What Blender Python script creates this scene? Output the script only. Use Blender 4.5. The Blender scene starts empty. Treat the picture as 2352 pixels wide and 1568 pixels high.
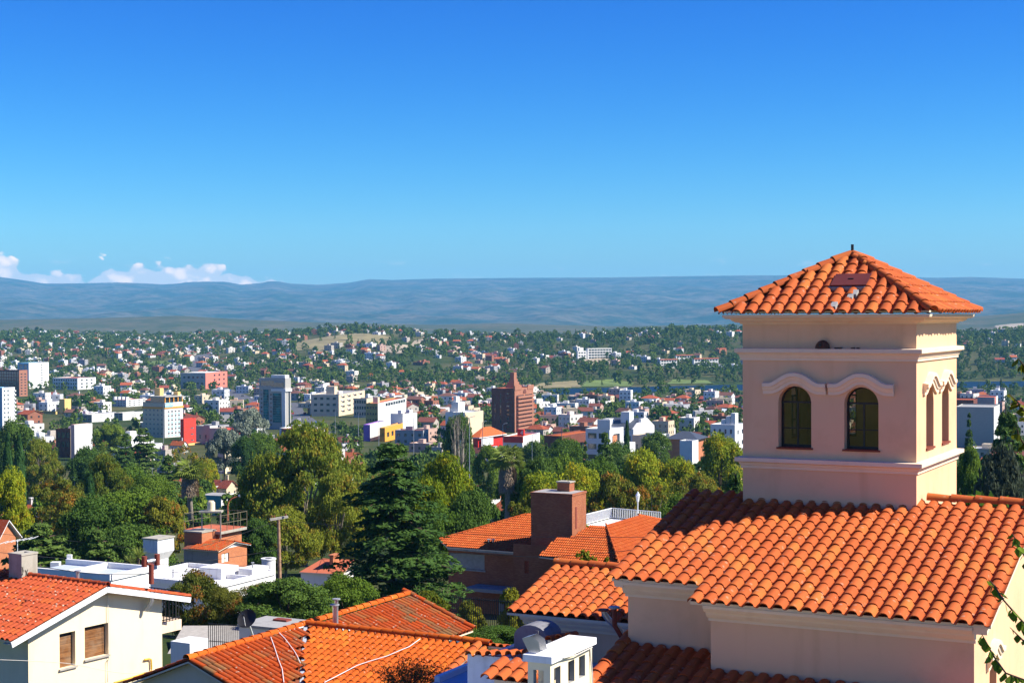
import bpy, math, random, time
import numpy as np
from mathutils import Vector, Matrix
T0 = time.time()
R = math.radians
random.seed(7)
rng = np.random.default_rng(7)
sc = bpy.context.scene
col = sc.collection

# ---------------------------------------------------------------- camera, sky, sun, exposure
F = 3650.0; CX = 1176.0; CY = 784.0            # focal length and centre in units of a 2352 px wide picture
PITCH = math.atan(53.0 / F); ROLL = 0.004
cam_d = bpy.data.cameras.new('camera'); cam = bpy.data.objects.new('camera', cam_d); col.objects.link(cam)
cam_d.sensor_width = 36.0; cam_d.lens = 36.0 * F / 2352.0
cam_d.clip_start = 0.5; cam_d.clip_end = 60000
CAMR = Matrix.Rotation(R(90) - PITCH, 3, 'X') @ Matrix.Rotation(-ROLL, 3, 'Z')
cam.matrix_world = CAMR.to_4x4()
sc.camera = cam

SUN_AZ, SUN_EL = 99.0, 43.0
w = bpy.data.worlds.new('World'); sc.world = w; w.use_nodes = True
nt = w.node_tree; nt.nodes.clear()
N = nt.nodes.new; L = nt.links.new
sky = N('ShaderNodeTexSky'); sky.sky_type = 'NISHITA'; sky.sun_disc = False
sky.sun_elevation = R(SUN_EL); sky.sun_rotation = R(SUN_AZ)
sky.altitude = 700; sky.air_density = 1.0; sky.dust_density = 0.6; sky.ozone_density = 2.0
hsv = N('ShaderNodeHueSaturation'); hsv.inputs['Saturation'].default_value = 1.45; hsv.inputs['Value'].default_value = 1.0
L(sky.outputs[0], hsv.inputs['Color'])
# the deep saturated blue of the picture: one power curve per channel over the whole sky
SKY_STR = 0.075; EXPO = 0.90
sep0 = N('ShaderNodeSeparateColor'); L(hsv.outputs[0], sep0.inputs[0]); cmb0 = N('ShaderNodeCombineColor')
for i, (g_, a_) in enumerate(((1.95, 2.75), (1.68, 2.9), (1.15, 2.45))):
    m1 = N('ShaderNodeMath'); m1.operation = 'MULTIPLY'; L(sep0.outputs[i], m1.inputs[0]); m1.inputs[1].default_value = 0.075
    m2 = N('ShaderNodeMath'); m2.operation = 'POWER'; L(m1.outputs[0], m2.inputs[0]); m2.inputs[1].default_value = g_
    m3 = N('ShaderNodeMath'); m3.operation = 'MULTIPLY'; L(m2.outputs[0], m3.inputs[0]); m3.inputs[1].default_value = a_ / SKY_STR / 2 ** EXPO
    L(m3.outputs[0], cmb0.inputs[i])
hsv = cmb0
# low bank of clouds over the mountains, in sky directions
geo = N('ShaderNodeTexCoord')
sep = N('ShaderNodeSeparateXYZ'); L(geo.outputs['Generated'], sep.inputs[0])
az = N('ShaderNodeMath'); az.operation = 'ARCTAN2'; L(sep.outputs['X'], az.inputs[0]); L(sep.outputs['Y'], az.inputs[1])
el = N('ShaderNodeMath'); el.operation = 'ARCSINE'; L(sep.outputs['Z'], el.inputs[0])
comb = N('ShaderNodeCombineXYZ'); L(az.outputs[0], comb.inputs[0]); L(el.outputs[0], comb.inputs[1])
def skynoise(scale, sx, sy, detail, rough=0.6, off=(0, 0, 0)):
    mp = N('ShaderNodeMapping'); mp.inputs['Scale'].default_value = (sx, sy, 1); mp.inputs['Location'].default_value = off
    L(comb.outputs[0], mp.inputs[0])
    n = N('ShaderNodeTexNoise'); n.inputs['Scale'].default_value = scale; n.inputs['Detail'].default_value = detail
    n.inputs['Roughness'].default_value = rough
    L(mp.outputs[0], n.inputs['Vector']); return n.outputs[0]
def mathn(op, a, b=None, c=None):
    m = N('ShaderNodeMath'); m.operation = op
    for i, v in enumerate((a, b, c)):
        if v is None: continue
        if isinstance(v, (int, float)): m.inputs[i].default_value = v
        else: L(v, m.inputs[i])
    return m.outputs[0]
def maprange(v, a, b, c, d, smooth=True):
    m = N('ShaderNodeMapRange'); m.interpolation_type = 'SMOOTHSTEP' if smooth else 'LINEAR'
    L(v, m.inputs[0]); m.inputs[1].default_value = a; m.inputs[2].default_value = b
    m.inputs[3].default_value = c; m.inputs[4].default_value = d
    return m.outputs[0]
puff = skynoise(1.0, 110, 170, 8, 0.56, (0.35, 0.4, 0))
low = skynoise(1.0, 22, 4, 2, 0.5, (3.3, 0.5, 0))
def billow(sx, sy, off):
    mp = N('ShaderNodeMapping'); mp.inputs['Scale'].default_value = (sx, sy, 1); mp.inputs['Location'].default_value = off
    nz = N('ShaderNodeTexNoise'); nz.inputs['Scale'].default_value = 60; nz.inputs['Detail'].default_value = 3; L(comb.outputs[0], nz.inputs['Vector'])
    ad = N('ShaderNodeVectorMath'); ad.operation = 'MULTIPLY_ADD'; L(nz.outputs['Color'], ad.inputs[0]); ad.inputs[1].default_value = (0.010, 0.006, 0); L(comb.outputs[0], ad.inputs[2]); L(ad.outputs[0], mp.inputs[0])
    v = N('ShaderNodeTexVoronoi'); v.feature = 'SMOOTH_F1'; v.inputs['Scale'].default_value = 1.0; v.inputs['Smoothness'].default_value = 0.25; L(mp.outputs[0], v.inputs['Vector'])
    return mathn('SUBTRACT', 0.75, v.outputs['Distance'])
b1 = billow(48, 75, (2.2, 0.3, 0)); b2 = billow(120, 170, (0.7, 1.3, 0))
top = mathn('ADD', mathn('MULTIPLY', low, 0.030), 0.0195)
top = mathn('ADD', top, mathn('MULTIPLY', maprange(az.outputs[0], -0.335, -0.285, 1, 0), 0.012))
top = mathn('SUBTRACT', top, mathn('MULTIPLY', maprange(az.outputs[0], -0.19, -0.11, 0, 1), 0.012))
dens = mathn('SUBTRACT', top, el.outputs[0])
dens = mathn('ADD', dens, mathn('MULTIPLY', mathn('SUBTRACT', b1, 0.34), 0.018)); dens = mathn('ADD', dens, mathn('MULTIPLY', mathn('SUBTRACT', b2, 0.36), 0.009)); dens = mathn('ADD', dens, mathn('MULTIPLY', mathn('SUBTRACT', puff, 0.5), 0.010))
mask = maprange(dens, 0.0, 0.0030, 0, 1)
side = maprange(az.outputs[0], -0.150, -0.115, 1, 0)
mask = mathn('MULTIPLY', mask, side)
w2 = maprange(skynoise(1.0, 30, 130, 5, 0.55, (1.7, 2.2, 0)), 0.60, 0.78, 0, 0.5)
band = mathn('MULTIPLY', maprange(el.outputs[0], 0.020, 0.026, 0, 1), maprange(el.outputs[0], 0.030, 0.042, 1, 0))
w2 = mathn('MULTIPLY', w2, band)
mask = mathn('MAXIMUM', mask, w2)
mask = mathn('MULTIPLY', mask, 0.96)
lum = mathn('ADD', mathn('MULTIPLY', mathn('SUBTRACT', b1, 0.38), 1.6), mathn('ADD', mathn('MULTIPLY', mathn('SUBTRACT', b2, 0.38), 0.9), mathn('MULTIPLY', mathn('SUBTRACT', el.outputs[0], 0.030), 30)))
lum = mathn('ADD', lum, mathn('MULTIPLY', mathn('SUBTRACT', puff, 0.5), 1.0))
shade = maprange(lum, -0.35, 0.35, 0, 1)
cmx = N('ShaderNodeMix'); cmx.data_type = 'RGBA'; L(shade, cmx.inputs[0])
CL = 9.5
cmx.inputs[6].default_value = (CL * 0.92, CL * 0.84, CL * 0.76, 1); cmx.inputs[7].default_value = (CL * 1.75, CL * 1.30, CL * 0.95, 1)
mx = N('ShaderNodeMix'); mx.data_type = 'RGBA'; L(mask, mx.inputs[0]); L(hsv.outputs[0], mx.inputs[6]); L(cmx.outputs[2], mx.inputs[7])
bg = N('ShaderNodeBackground'); bg.inputs['Strength'].default_value = SKY_STR
L(mx.outputs[2], bg.inputs[0])
out = N('ShaderNodeOutputWorld'); L(bg.outputs[0], out.inputs['Surface'])

sun_d = bpy.data.lights.new('sun', 'SUN'); sun_d.energy = 5.0; sun_d.angle = R(0.53); sun_d.color = (1.0, 0.94, 0.83)
sun = bpy.data.objects.new('sun', sun_d); col.objects.link(sun)
sd = Vector((math.sin(R(SUN_AZ)) * math.cos(R(SUN_EL)), math.cos(R(SUN_AZ)) * math.cos(R(SUN_EL)), math.sin(R(SUN_EL))))
sun.rotation_euler = sd.to_track_quat('Z', 'Y').to_euler(); sun.location = (30, -20, 60)
sc.view_settings.view_transform = 'Standard'; sc.view_settings.look = 'None'
sc.view_settings.exposure = EXPO; sc.view_settings.gamma = 1.0
try: sc.view_settings.use_curve_mapping = False
except Exception: pass
sc.render.engine = 'CYCLES'
sc.cycles.max_bounces = 5; sc.cycles.diffuse_bounces = 2; sc.cycles.glossy_bounces = 2; sc.cycles.transmission_bounces = 2
sc.cycles.volume_bounces = 0; sc.cycles.transparent_max_bounces = 5
sc.cycles.use_adaptive_sampling = True

# ---------------------------------------------------------------- geometry of sight: pixel -> point of the place
def ray(px, py):
    d = CAMR @ Vector(((px - CX) / F, (CY - py) / F, -1.0))
    return d / d.y
def P(px, py, Y):
    return ray(px, py) * Y
def pix(p):
    q = CAMR.transposed() @ Vector(p)
    return CX + F * q.x / -q.z, CY - F * q.y / -q.z
def azv(a): return Vector((math.sin(R(a)), math.cos(R(a)), 0))

class Fr:
    """a house frame: local x runs along azimuth az, local y 90 degrees to the left of it, origin at world (X, Y, gz)"""
    def __init__(s, X, Y, gz, az):
        s.M = Matrix.Translation((X, Y, gz)) @ Matrix.Rotation(R(90 - az), 4, 'Z'); s.I = s.M.inverted()
        s.az = az
    def cam(s, px, py):
        o = s.I @ Vector((0, 0, 0)); d = (s.I.to_3x3() @ ray(px, py)); return o, d
    def plane(s, px, py, p0, n):
        o, d = s.cam(px, py); p0 = Vector(p0); n = Vector(n)
        return o + d * ((p0 - o).dot(n) / d.dot(n))
    def onv(s, px, py, v=0.0): return s.plane(px, py, (0, v, 0), (0, 1, 0))
    def onu(s, px, py, u=0.0): return s.plane(px, py, (u, 0, 0), (1, 0, 0))
    def onz(s, px, py, z=0.0): return s.plane(px, py, (0, 0, z), (0, 0, 1))
    def loc(s, p): return s.I @ Vector(p)

def tag(o, label=None, cat=None, group=None, kind=None):
    if label: o['label'] = label
    if cat: o['category'] = cat
    if group: o['group'] = group
    if kind: o['kind'] = kind
    return o
def link(o, parent=None):
    col.objects.link(o)
    if parent is not None: o.parent = parent
    return o
def empty(name, M, label=None, cat=None, group=None, kind=None):
    o = bpy.data.objects.new(name, None); o.empty_display_size = 0.5
    link(o); o.matrix_world = M
    return tag(o, label, cat, group, kind)
def inst(name, me, parent=None, M=None, color=None):
    o = bpy.data.objects.new(name, me); link(o, parent)
    if M is not None: o.matrix_basis = M
    if color is not None: o.color = (*color, 1)
    return o
def copy_tree(o, parent=None):
    c = o.copy(); link(c, parent)
    for ch in list(o.children): copy_tree(ch, c)
    return c

class MB:
    """collects quads, boxes and tubes; build() makes them ONE mesh object"""
    def __init__(s): s.v = []; s.f = []; s.m = []; s.mats = []; s.sm = []
    def mi(s, m):
        if m not in s.mats: s.mats.append(m)
        return s.mats.index(m)
    def poly(s, pts, m, smooth=False):
        b = len(s.v); s.v += [tuple(p) for p in pts]; s.f.append(tuple(range(b, b + len(pts)))); s.m.append(s.mi(m)); s.sm.append(smooth)
    def faces(s, pts, fs, m, smooth=False):
        b = len(s.v); s.v += [tuple(p) for p in pts]; k = s.mi(m)
        for f in fs: s.f.append(tuple(b + i for i in f)); s.m.append(k); s.sm.append(smooth)
    def box(s, x0, x1, y0, y1, z0, z1, m, M=None):
        p = [(x0, y0, z0), (x1, y0, z0), (x1, y1, z0), (x0, y1, z0), (x0, y0, z1), (x1, y0, z1), (x1, y1, z1), (x0, y1, z1)]
        if M is not None: p = [M @ Vector(q) for q in p]
        s.faces(p, [(0, 3, 2, 1), (4, 5, 6, 7), (0, 1, 5, 4), (1, 2, 6, 5), (2, 3, 7, 6), (3, 0, 4, 7)], m)
    def bar(s, a, b, w, h, m, up=(0, 0, 1)):
        a = Vector(a); b = Vector(b); d = (b - a); l = d.length
        if l < 1e-6: return
        d /= l; x = d.cross(Vector(up))
        if x.length < 1e-4: x = d.cross(Vector((1, 0, 0)))
        x.normalize(); y = x.cross(d); x *= w / 2; y *= h / 2
        p = [a - x - y, a + x - y, a + x + y, a - x + y, b - x - y, b + x - y, b + x + y, b - x + y]
        s.faces(p, [(0, 3, 2, 1), (4, 5, 6, 7), (0, 1, 5, 4), (1, 2, 6, 5), (2, 3, 7, 6), (3, 0, 4, 7)], m)
    def tube(s, pts, r, m, n=8, cap=True, smooth=True):
        pts = [Vector(p) for p in pts]; rs = r if isinstance(r, (list, tuple)) else [r] * len(pts)
        rings = []
        for i, p in enumerate(pts):
            d = (pts[min(i + 1, len(pts) - 1)] - pts[max(i - 1, 0)]).normalized()
            x = d.cross(Vector((0, 0, 1)))
            if x.length < 1e-3: x = d.cross(Vector((0, 1, 0)))
            x.normalize(); y = x.cross(d)
            rings.append([p + (x * math.cos(2 * math.pi * k / n) + y * math.sin(2 * math.pi * k / n)) * rs[i] for k in range(n)])
        v = [q for rg in rings for q in rg]; fs = []
        for i in range(len(pts) - 1):
            for k in range(n):
                fs.append((i * n + k, i * n + (k + 1) % n, (i + 1) * n + (k + 1) % n, (i + 1) * n + k))
        s.faces(v, fs, m, smooth)
        if cap: s.poly(rings[0][::-1], m); s.poly(rings[-1], m)
    def mesh(s, name):
        me = bpy.data.meshes.new(name); me.from_pydata(s.v, [], s.f)
        for m in s.mats: me.materials.append(m)
        nf = len(s.f)
        me.polygons.foreach_set('material_index', s.m); me.polygons.foreach_set('use_smooth', s.sm)
        uv = me.uv_layers.new(name='UVMap'); me.update()
        no = np.empty(nf * 3, 'f'); me.polygons.foreach_get('normal', no); no = no.reshape(-1, 3)
        lt = np.empty(nf, 'i'); me.polygons.foreach_get('loop_total', lt)
        vi = np.empty(len(me.loops), 'i'); me.loops.foreach_get('vertex_index', vi)
        V = np.array(s.v, 'f').reshape(-1, 3)[vi]; n = np.repeat(no, lt, axis=0)
        hz = np.hypot(n[:, 0], n[:, 1]); flat = hz < 0.15
        hs = np.where(hz < 1e-6, 1, hz)
        tx = np.where(flat, 1, -n[:, 1] / hs); ty = np.where(flat, 0, n[:, 0] / hs)
        u = V[:, 0] * tx + V[:, 1] * ty
        vv = np.where(flat, V[:, 1], np.where(np.abs(n[:, 2]) < 0.3, V[:, 2], -(V[:, 0] * n[:, 0] + V[:, 1] * n[:, 1]) / hs))
        uvs = np.stack([u, vv], 1).astype('f').ravel(); uv.data.foreach_set('uv', uvs)
        return me
    def build(s, name, parent=None, M=None, color=None):
        return inst(name, s.mesh(name), parent, M, color)

# a wall with real openings: O = lower left corner seen from outside, U along, Nn outward, openings (x0, x1, z0, z1[, arch rise])
def wall(mb, O, U, Nn, W, H, ops, depth, m, mr=None, top=None):
    O = Vector(O); U = Vector(U); Nn = Vector(Nn); Z = Vector((0, 0, 1)); mr = mr or m
    q = lambda x, z, d=0.0: O + U * x + Z * z - Nn * d
    ops = [(o + (0,))[:5] for o in ops]
    xs = sorted({0, W, *[o[0] for o in ops], *[o[1] for o in ops]}); zs = sorted({0, H, *[o[2] for o in ops], *[o[3] for o in ops]})
    for i in range(len(xs) - 1):
        j = 0
        while j < len(zs) - 1:
            cx = (xs[i] + xs[i + 1]) / 2
            def hole(jj):
                cz = (zs[jj] + zs[jj + 1]) / 2
                return any(o[0] < cx < o[1] and o[2] < cz < o[3] for o in ops)
            if hole(j): j += 1; continue
            k = j
            while k + 1 < len(zs) - 1 and not hole(k + 1): k += 1
            mb.poly([q(xs[i], zs[j]), q(xs[i + 1], zs[j]), q(xs[i + 1], zs[k + 1]), q(xs[i], zs[k + 1])], m)
            j = k + 1
    for x0, x1, z0, z1, ar in ops:
        if ar:
            n = 12; zs_ = z1 - ar; hw = (x1 - x0) / 2; cx = (x0 + x1) / 2
            arc = [(cx - hw * math.cos(math.pi * t / n), zs_ + ar * math.sin(math.pi * t / n)) for t in range(n + 1)]
            lft = [(x0, z1)] + arc[:n // 2 + 1]; rgt = arc[n // 2:] + [(x1, z1)]
            mb.poly([q(*p) for p in lft], m); mb.poly([q(*p) for p in rgt], m)
            path = [(x0, z0)] + arc + [(x1, z0)]
        else:
            path = [(x0, z0), (x0, z1), (x1, z1), (x1, z0)]
        path = path + [path[0]]
        for a, b in zip(path[:-1], path[1:]):
            mb.poly([q(*a), q(*b), q(*b, depth), q(*a, depth)], mr)

def ring(mb, x0, x1, y0, y1, prof, m, smooth=False):
    """mitred moulding round a rectangle; prof = [(out, z), ...] from bottom to top"""
    rr = [[(x0 - o, y0 - o, z), (x1 + o, y0 - o, z), (x1 + o, y1 + o, z), (x0 - o, y1 + o, z)] for o, z in prof]
    for a, b in zip(rr[:-1], rr[1:]):
        for k in range(4): mb.poly([a[k], a[(k + 1) % 4], b[(k + 1) % 4], b[k]], m, smooth)
def sweep(mb, a, b, outd, prof, m, close=True):
    """straight moulding from a to b; prof = [(out, z)]"""
    a = Vector(a); b = Vector(b); o = Vector(outd); Z = Vector((0, 0, 1))
    A = [a + o * p[0] + Z * p[1] for p in prof]; B = [b + o * p[0] + Z * p[1] for p in prof]
    n = len(prof)
    for i in range(n if close else n - 1): mb.poly([A[i], A[(i + 1) % n], B[(i + 1) % n], B[i]], m)
    if close: mb.poly(A[::-1], m); mb.poly(B, m)

# ---------------------------------------------------------------- materials
class NT:
    def __init__(s, name):
        s.m = bpy.data.materials.new(name); s.m.use_nodes = True; s.t = s.m.node_tree
        s.b = s.t.nodes['Principled BSDF']; s.o = s.t.nodes['Material Output']
    def n(s, ty, **kw):
        x = s.t.nodes.new(ty)
        for k, v in kw.items():
            if k in x.inputs.keys(): x.inputs[k].default_value = v
            else: setattr(x, k, v)
        return x
    def l(s, a, b): s.t.links.new(a, b)
    def mix(s, f, a, b, bt='MIX'):
        x = s.n('ShaderNodeMix', data_type='RGBA', blend_type=bt)
        for i, v in ((0, f), (6, a), (7, b)):
            if isinstance(v, (int, float)): x.inputs[i].default_value = v
            elif isinstance(v, tuple): x.inputs[i].default_value = (*v, 1)
            else: s.l(v, x.inputs[i])
        return x.outputs[2]
    def math(s, op, a, b=0.0):
        x = s.n('ShaderNodeMath', operation=op)
        for i, v in enumerate((a, b)):
            if isinstance(v, (int, float)): x.inputs[i].default_value = v
            else: s.l(v, x.inputs[i])
        return x.outputs[0]
    def ramp(s, f, a, b, c=0.0, d=1.0):
        x = s.n('ShaderNodeMapRange'); s.l(f, x.inputs[0])
        for i, v in enumerate((a, b, c, d)): x.inputs[i + 1].default_value = v
        return x.outputs[0]
    def noise(s, scale, detail=4, rough=0.6, coord='Object', stretch=None, out=0):
        tc = s.n('ShaderNodeTexCoord'); v = tc.outputs[coord]
        if coord == 'World':
            pass
        if stretch:
            mp = s.n('ShaderNodeMapping'); mp.inputs['Scale'].default_value = stretch; s.l(v, mp.inputs[0]); v = mp.outputs[0]
        x = s.n('ShaderNodeTexNoise', Scale=scale, Detail=detail, Roughness=rough); s.l(v, x.inputs['Vector']); return x.outputs[out]
    def wpos(s):
        return s.n('ShaderNodeNewGeometry').outputs['Position']
    def wnoise(s, scale, detail=4, rough=0.6):
        x = s.n('ShaderNodeTexNoise', Scale=scale, Detail=detail, Roughness=rough); s.l(s.wpos(), x.inputs['Vector']); return x.outputs[0]
    def color(s, c):
        if isinstance(c, tuple): s.b.inputs['Base Color'].default_value = (*c, 1)
        else: s.l(c, s.b.inputs['Base Color'])
        return s
    def bump(s, h, strength=0.3, dist=0.02):
        x = s.n('ShaderNodeBump', Strength=strength, Distance=dist); s.l(h, x.inputs['Height']); s.l(x.outputs[0], s.b.inputs['Normal']); return s
    def rough(s, r, spec=0.3, metal=0.0):
        s.b.inputs['Roughness'].default_value = r; s.b.inputs['Specular IOR Level'].default_value = spec; s.b.inputs['Metallic'].default_value = metal; return s

def m_plaster(name, c, dirt=(0.6, 0.5, 0.42), amt=0.35, sc=0.7, bump=0.25, fine=60):
    t = NT(name); dc = tuple(a * b for a, b in zip(c, dirt))
    f = t.ramp(t.wnoise(sc, 6, 0.7), 0.52, 0.78, 0, amt)
    st = t.n('ShaderNodeMapping'); st.inputs['Scale'].default_value = (3.0, 3.0, 0.35); t.l(t.wpos(), st.inputs[0])
    nn = t.n('ShaderNodeTexNoise', Scale=1.2, Detail=5); t.l(st.outputs[0], nn.inputs['Vector'])
    g = t.ramp(nn.outputs[0], 0.55, 0.8, 0, amt * 0.8)
    c1 = t.mix(f, c, dc); c1 = t.mix(g, c1, dc)
    t.color(c1); t.bump(t.wnoise(fine, 3), bump, 0.004); t.rough(0.85, 0.15); return t.m
def m_plain(name, c, r=0.7, spec=0.3, metal=0.0, var=0.15, sc=3.0):
    t = NT(name); f = t.ramp(t.wnoise(sc, 5), 0.3, 0.7, 0, 1)
    t.color(t.mix(f, tuple(x * (1 - var) for x in c), tuple(min(1, x * (1 + var)) for x in c))); t.rough(r, spec, metal); return t.m
def rnd_value(t):
    a = t.n('ShaderNodeAttribute', attribute_name='rnd'); o = t.n('ShaderNodeObjectInfo')
    return t.math('FRACT', t.math('ADD', a.outputs['Fac'], o.outputs['Random']))
def m_tile(name, c, dark, warm, lichen=0.0, lich_c=(0.42, 0.40, 0.30), moss=0.0):
    t = NT(name); r = rnd_value(t)
    k = t.mix(t.ramp(r, 0.0, 1.0), c, dark)
    k = t.mix(t.ramp(r, 0.72, 0.9), k, warm)
    k = t.mix(t.ramp(t.wnoise(1.3, 5, 0.65), 0.45, 0.75, 0, 0.45), k, dark)
    k = t.mix(t.ramp(t.wnoise(45, 3, 0.7), 0.58, 0.80, 0, 0.35), k, tuple(min(1, x * 1.5 + 0.05) for x in c))
    if lichen:
        v = t.n('ShaderNodeTexVoronoi', Scale=7.0); t.l(t.wpos(), v.inputs['Vector'])
        n2 = t.wnoise(2.2, 5, 0.7)
        d = t.math('ADD', v.outputs['Distance'], t.math('MULTIPLY', t.wnoise(30, 3), 0.25))
        f = t.math('MULTIPLY', t.ramp(d, 0.36, 0.30), t.ramp(n2, 0.47, 0.55))
        k = t.mix(t.math('MULTIPLY', f, lichen), k, lich_c)
    if moss:
        f = t.math('MULTIPLY', t.ramp(t.wnoise(0.7, 4, 0.7), 0.46, 0.62), t.ramp(r, 0.25, 0.6))
        k = t.mix(t.math('MULTIPLY', f, moss), k, (0.16, 0.115, 0.05))
    t.color(k); t.bump(t.wnoise(90, 3), 0.3, 0.003); t.rough(0.75, 0.12); return t.m
def m_leaf(name, c1, c2, c3=None, transl=0.3, big=0.25, a3=0.8):
    t = NT(name); r = rnd_value(t)
    k = t.mix(r, c1, c2)
    n = t.ramp(t.wnoise(big, 3), 0.35, 0.65, 0, 1); k = t.mix(t.math('MULTIPLY', n, 0.5), k, c2)
    if c3: k = t.mix(t.math('MULTIPLY', t.ramp(t.wnoise(big * 2.1, 3, 0.7), 0.52, 0.62), t.ramp(r, 1 - a3, 1 - a3 + 0.1)), k, c3)
    oi = t.n('ShaderNodeObjectInfo'); hv = t.n('ShaderNodeHueSaturation')
    t.l(t.ramp(oi.outputs['Random'], 0, 1, 0.485, 0.515), hv.inputs['Hue']); t.l(t.ramp(oi.outputs['Random'], 0, 1, 1.2, 0.75), hv.inputs['Value']); t.l(k, hv.inputs['Color'])
    k = hv.outputs[0]
    t.color(k); t.rough(0.75, 0.08)
    tr = t.n('ShaderNodeBsdfTranslucent'); t.l(k, tr.inputs[0]); ms = t.n('ShaderNodeMixShader'); ms.inputs[0].default_value = transl
    t.l(t.b.outputs[0], ms.inputs[1]); t.l(tr.outputs[0], ms.inputs[2]); t.l(ms.outputs[0], t.o.inputs[0]); return t.m
def m_brick(name, c1, c2, mortar, scale=1.0, attr=False, squash=1.0):
    t = NT(name); tc = t.n('ShaderNodeUVMap')
    b = t.n('ShaderNodeTexBrick', Scale=1.0); b.inputs['Color1'].default_value = (*c1, 1); b.inputs['Color2'].default_value = (*c2, 1); b.inputs['Mortar'].default_value = (*mortar, 1)
    b.inputs['Brick Width'].default_value = 0.26 * scale; b.inputs['Row Height'].default_value = 0.075 * scale; b.inputs['Mortar Size'].default_value = 0.009 * scale
    t.l(tc.outputs[0], b.inputs['Vector'])
    k = t.mix(t.ramp(t.wnoise(0.8, 5), 0.4, 0.7, 0, 0.4), b.outputs[0], tuple(x * 0.6 for x in c1))
    t.color(k); t.bump(t.math('SUBTRACT', 1.0, b.outputs['Fac']), 0.6, 0.01); t.rough(0.85, 0.2); return t.m

M = {}
M['stucco'] = m_plaster('pink_beige_stucco', (0.81, 0.49, 0.285), amt=0.36, sc=0.6, fine=110, bump=0.45)
M['cornice'] = m_plaster('cream_moulding', (0.84, 0.64, 0.45), amt=0.25, sc=1.1, fine=90, bump=0.15)
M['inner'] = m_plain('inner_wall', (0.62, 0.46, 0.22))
M['cream'] = m_plaster('cream_wall', (0.82, 0.70, 0.47), amt=0.22, sc=0.5)
M['white'] = m_plaster('white_limewash', (0.76, 0.75, 0.72), dirt=(0.6, 0.6, 0.58), amt=0.3, sc=0.5)
M['whitewash'] = m_plaster('rough_whitewash', (0.76, 0.75, 0.73), dirt=(0.35, 0.33, 0.30), amt=0.45, sc=1.2, bump=0.6, fine=14)
M['concrete'] = m_plaster('grey_concrete', (0.40, 0.37, 0.30), dirt=(0.35, 0.35, 0.33), amt=0.7, sc=0.9, bump=0.4, fine=30)
M['cement'] = m_plaster('weathered_cement', (0.34, 0.33, 0.31), dirt=(0.4, 0.4, 0.4), amt=0.8, sc=0.8)
M['membrane'] = m_plaster('grey_roof_membrane', (0.32, 0.37, 0.42), dirt=(0.45, 0.5, 0.5), amt=0.6, sc=0.3)
M['bluegrey'] = m_plaster('silver_membrane', (0.45, 0.50, 0.56), dirt=(0.5, 0.55, 0.55), amt=0.6, sc=0.5)
M['tile'] = m_tile('clay_tile', (0.48, 0.112, 0.028), (0.37, 0.074, 0.020), (0.50, 0.140, 0.030), lichen=0.3)
M['tile_tower'] = M['tile']
M['tile_new'] = m_tile('orange_clay_tile', (0.50, 0.098, 0.010), (0.42, 0.074, 0.008), (0.54, 0.135, 0.014), lichen=0.3)
M['tile_old'] = m_tile('weathered_clay_tile', (0.40, 0.064, 0.010), (0.31, 0.050, 0.010), (0.38, 0.10, 0.02), lichen=0.6, moss=0.75)
M['tile_left'] = m_tile('lichen_clay_tile', (0.43, 0.080, 0.026), (0.33, 0.055, 0.020), (0.46, 0.095, 0.022), lichen=0.85)
M['deck'] = m_plain('clay_underlay', (0.20, 0.06, 0.03), 0.9)
M['brick'] = m_brick('brown_brick', (0.36, 0.105, 0.045), (0.46, 0.16, 0.07), (0.26, 0.13, 0.08))
M['brick_o'] = m_brick('orange_brick', (0.52, 0.17, 0.07), (0.60, 0.22, 0.09), (0.38, 0.20, 0.12))
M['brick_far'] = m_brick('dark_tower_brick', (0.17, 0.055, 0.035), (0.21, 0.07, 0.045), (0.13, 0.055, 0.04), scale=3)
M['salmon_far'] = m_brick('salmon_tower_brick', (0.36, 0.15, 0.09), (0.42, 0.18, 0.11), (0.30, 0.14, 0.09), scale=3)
M['stained_shaded'] = m_plaster('shade_dark_stained_whitewash', (0.20, 0.20, 0.22), dirt=(.4, .4, .4), amt=.8, sc=2.0)  # base darkened to paint shade onto the white oven; the mottling is real stain
M['sill'] = m_plain('dark_clay_sill', (0.20, 0.045, 0.022), 0.7)
M['wood'] = None
t = NT('shutter_wood'); wv = t.noise(1.0, 6, 0.7, 'Object', (1.0, 1.0, 40)); k = t.mix(t.ramp(wv, 0.35, 0.65), (0.10, 0.035, 0.012), (0.36, 0.16, 0.05))
t.color(t.mix(t.ramp(t.wnoise(2.0, 4), 0.45, 0.7, 0, 0.6), k, (0.30, 0.22, 0.14))); t.rough(0.6, 0.3); M['wood'] = t.m
M['black'] = m_plain('black_iron', (0.02, 0.02, 0.022), 0.5)
M['darkwood'] = m_plain('dark_window_frame', (0.025, 0.022, 0.022), 0.4)
M['metal'] = m_plain('galvanised_metal', (0.55, 0.56, 0.58), 0.35, 0.5, 0.85)
M['greymetal'] = m_plain('painted_grey_metal', (0.35, 0.36, 0.37), 0.5, 0.4, 0.2)
M['rust'] = m_plain('rust_red_pipe', (0.22, 0.05, 0.03), 0.7)
M['hatch'] = m_plain('dark_red_hatch', (0.12, 0.025, 0.02), 0.6)
M['yellow'] = m_plain('yellow_pipe', (0.70, 0.42, 0.05), 0.5)
M['teal'] = m_plaster('teal_wall', (0.10, 0.36, 0.35), amt=0.4)
M['bark'] = m_plain('bark', (0.09, 0.06, 0.04), 0.9, var=0.4, sc=6)
M['palebark'] = m_plain('pale_bark', (0.22, 0.19, 0.15), 0.9, var=0.4, sc=4)
M['wood_pole'] = m_plain('weathered_pole', (0.34, 0.20, 0.12), 0.9, var=0.3)
M['asphalt'] = m_plain('asphalt', (0.10, 0.10, 0.11), 0.9)
M['pavement'] = m_plain('pale_pavement', (0.38, 0.35, 0.30), 0.9)
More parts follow.
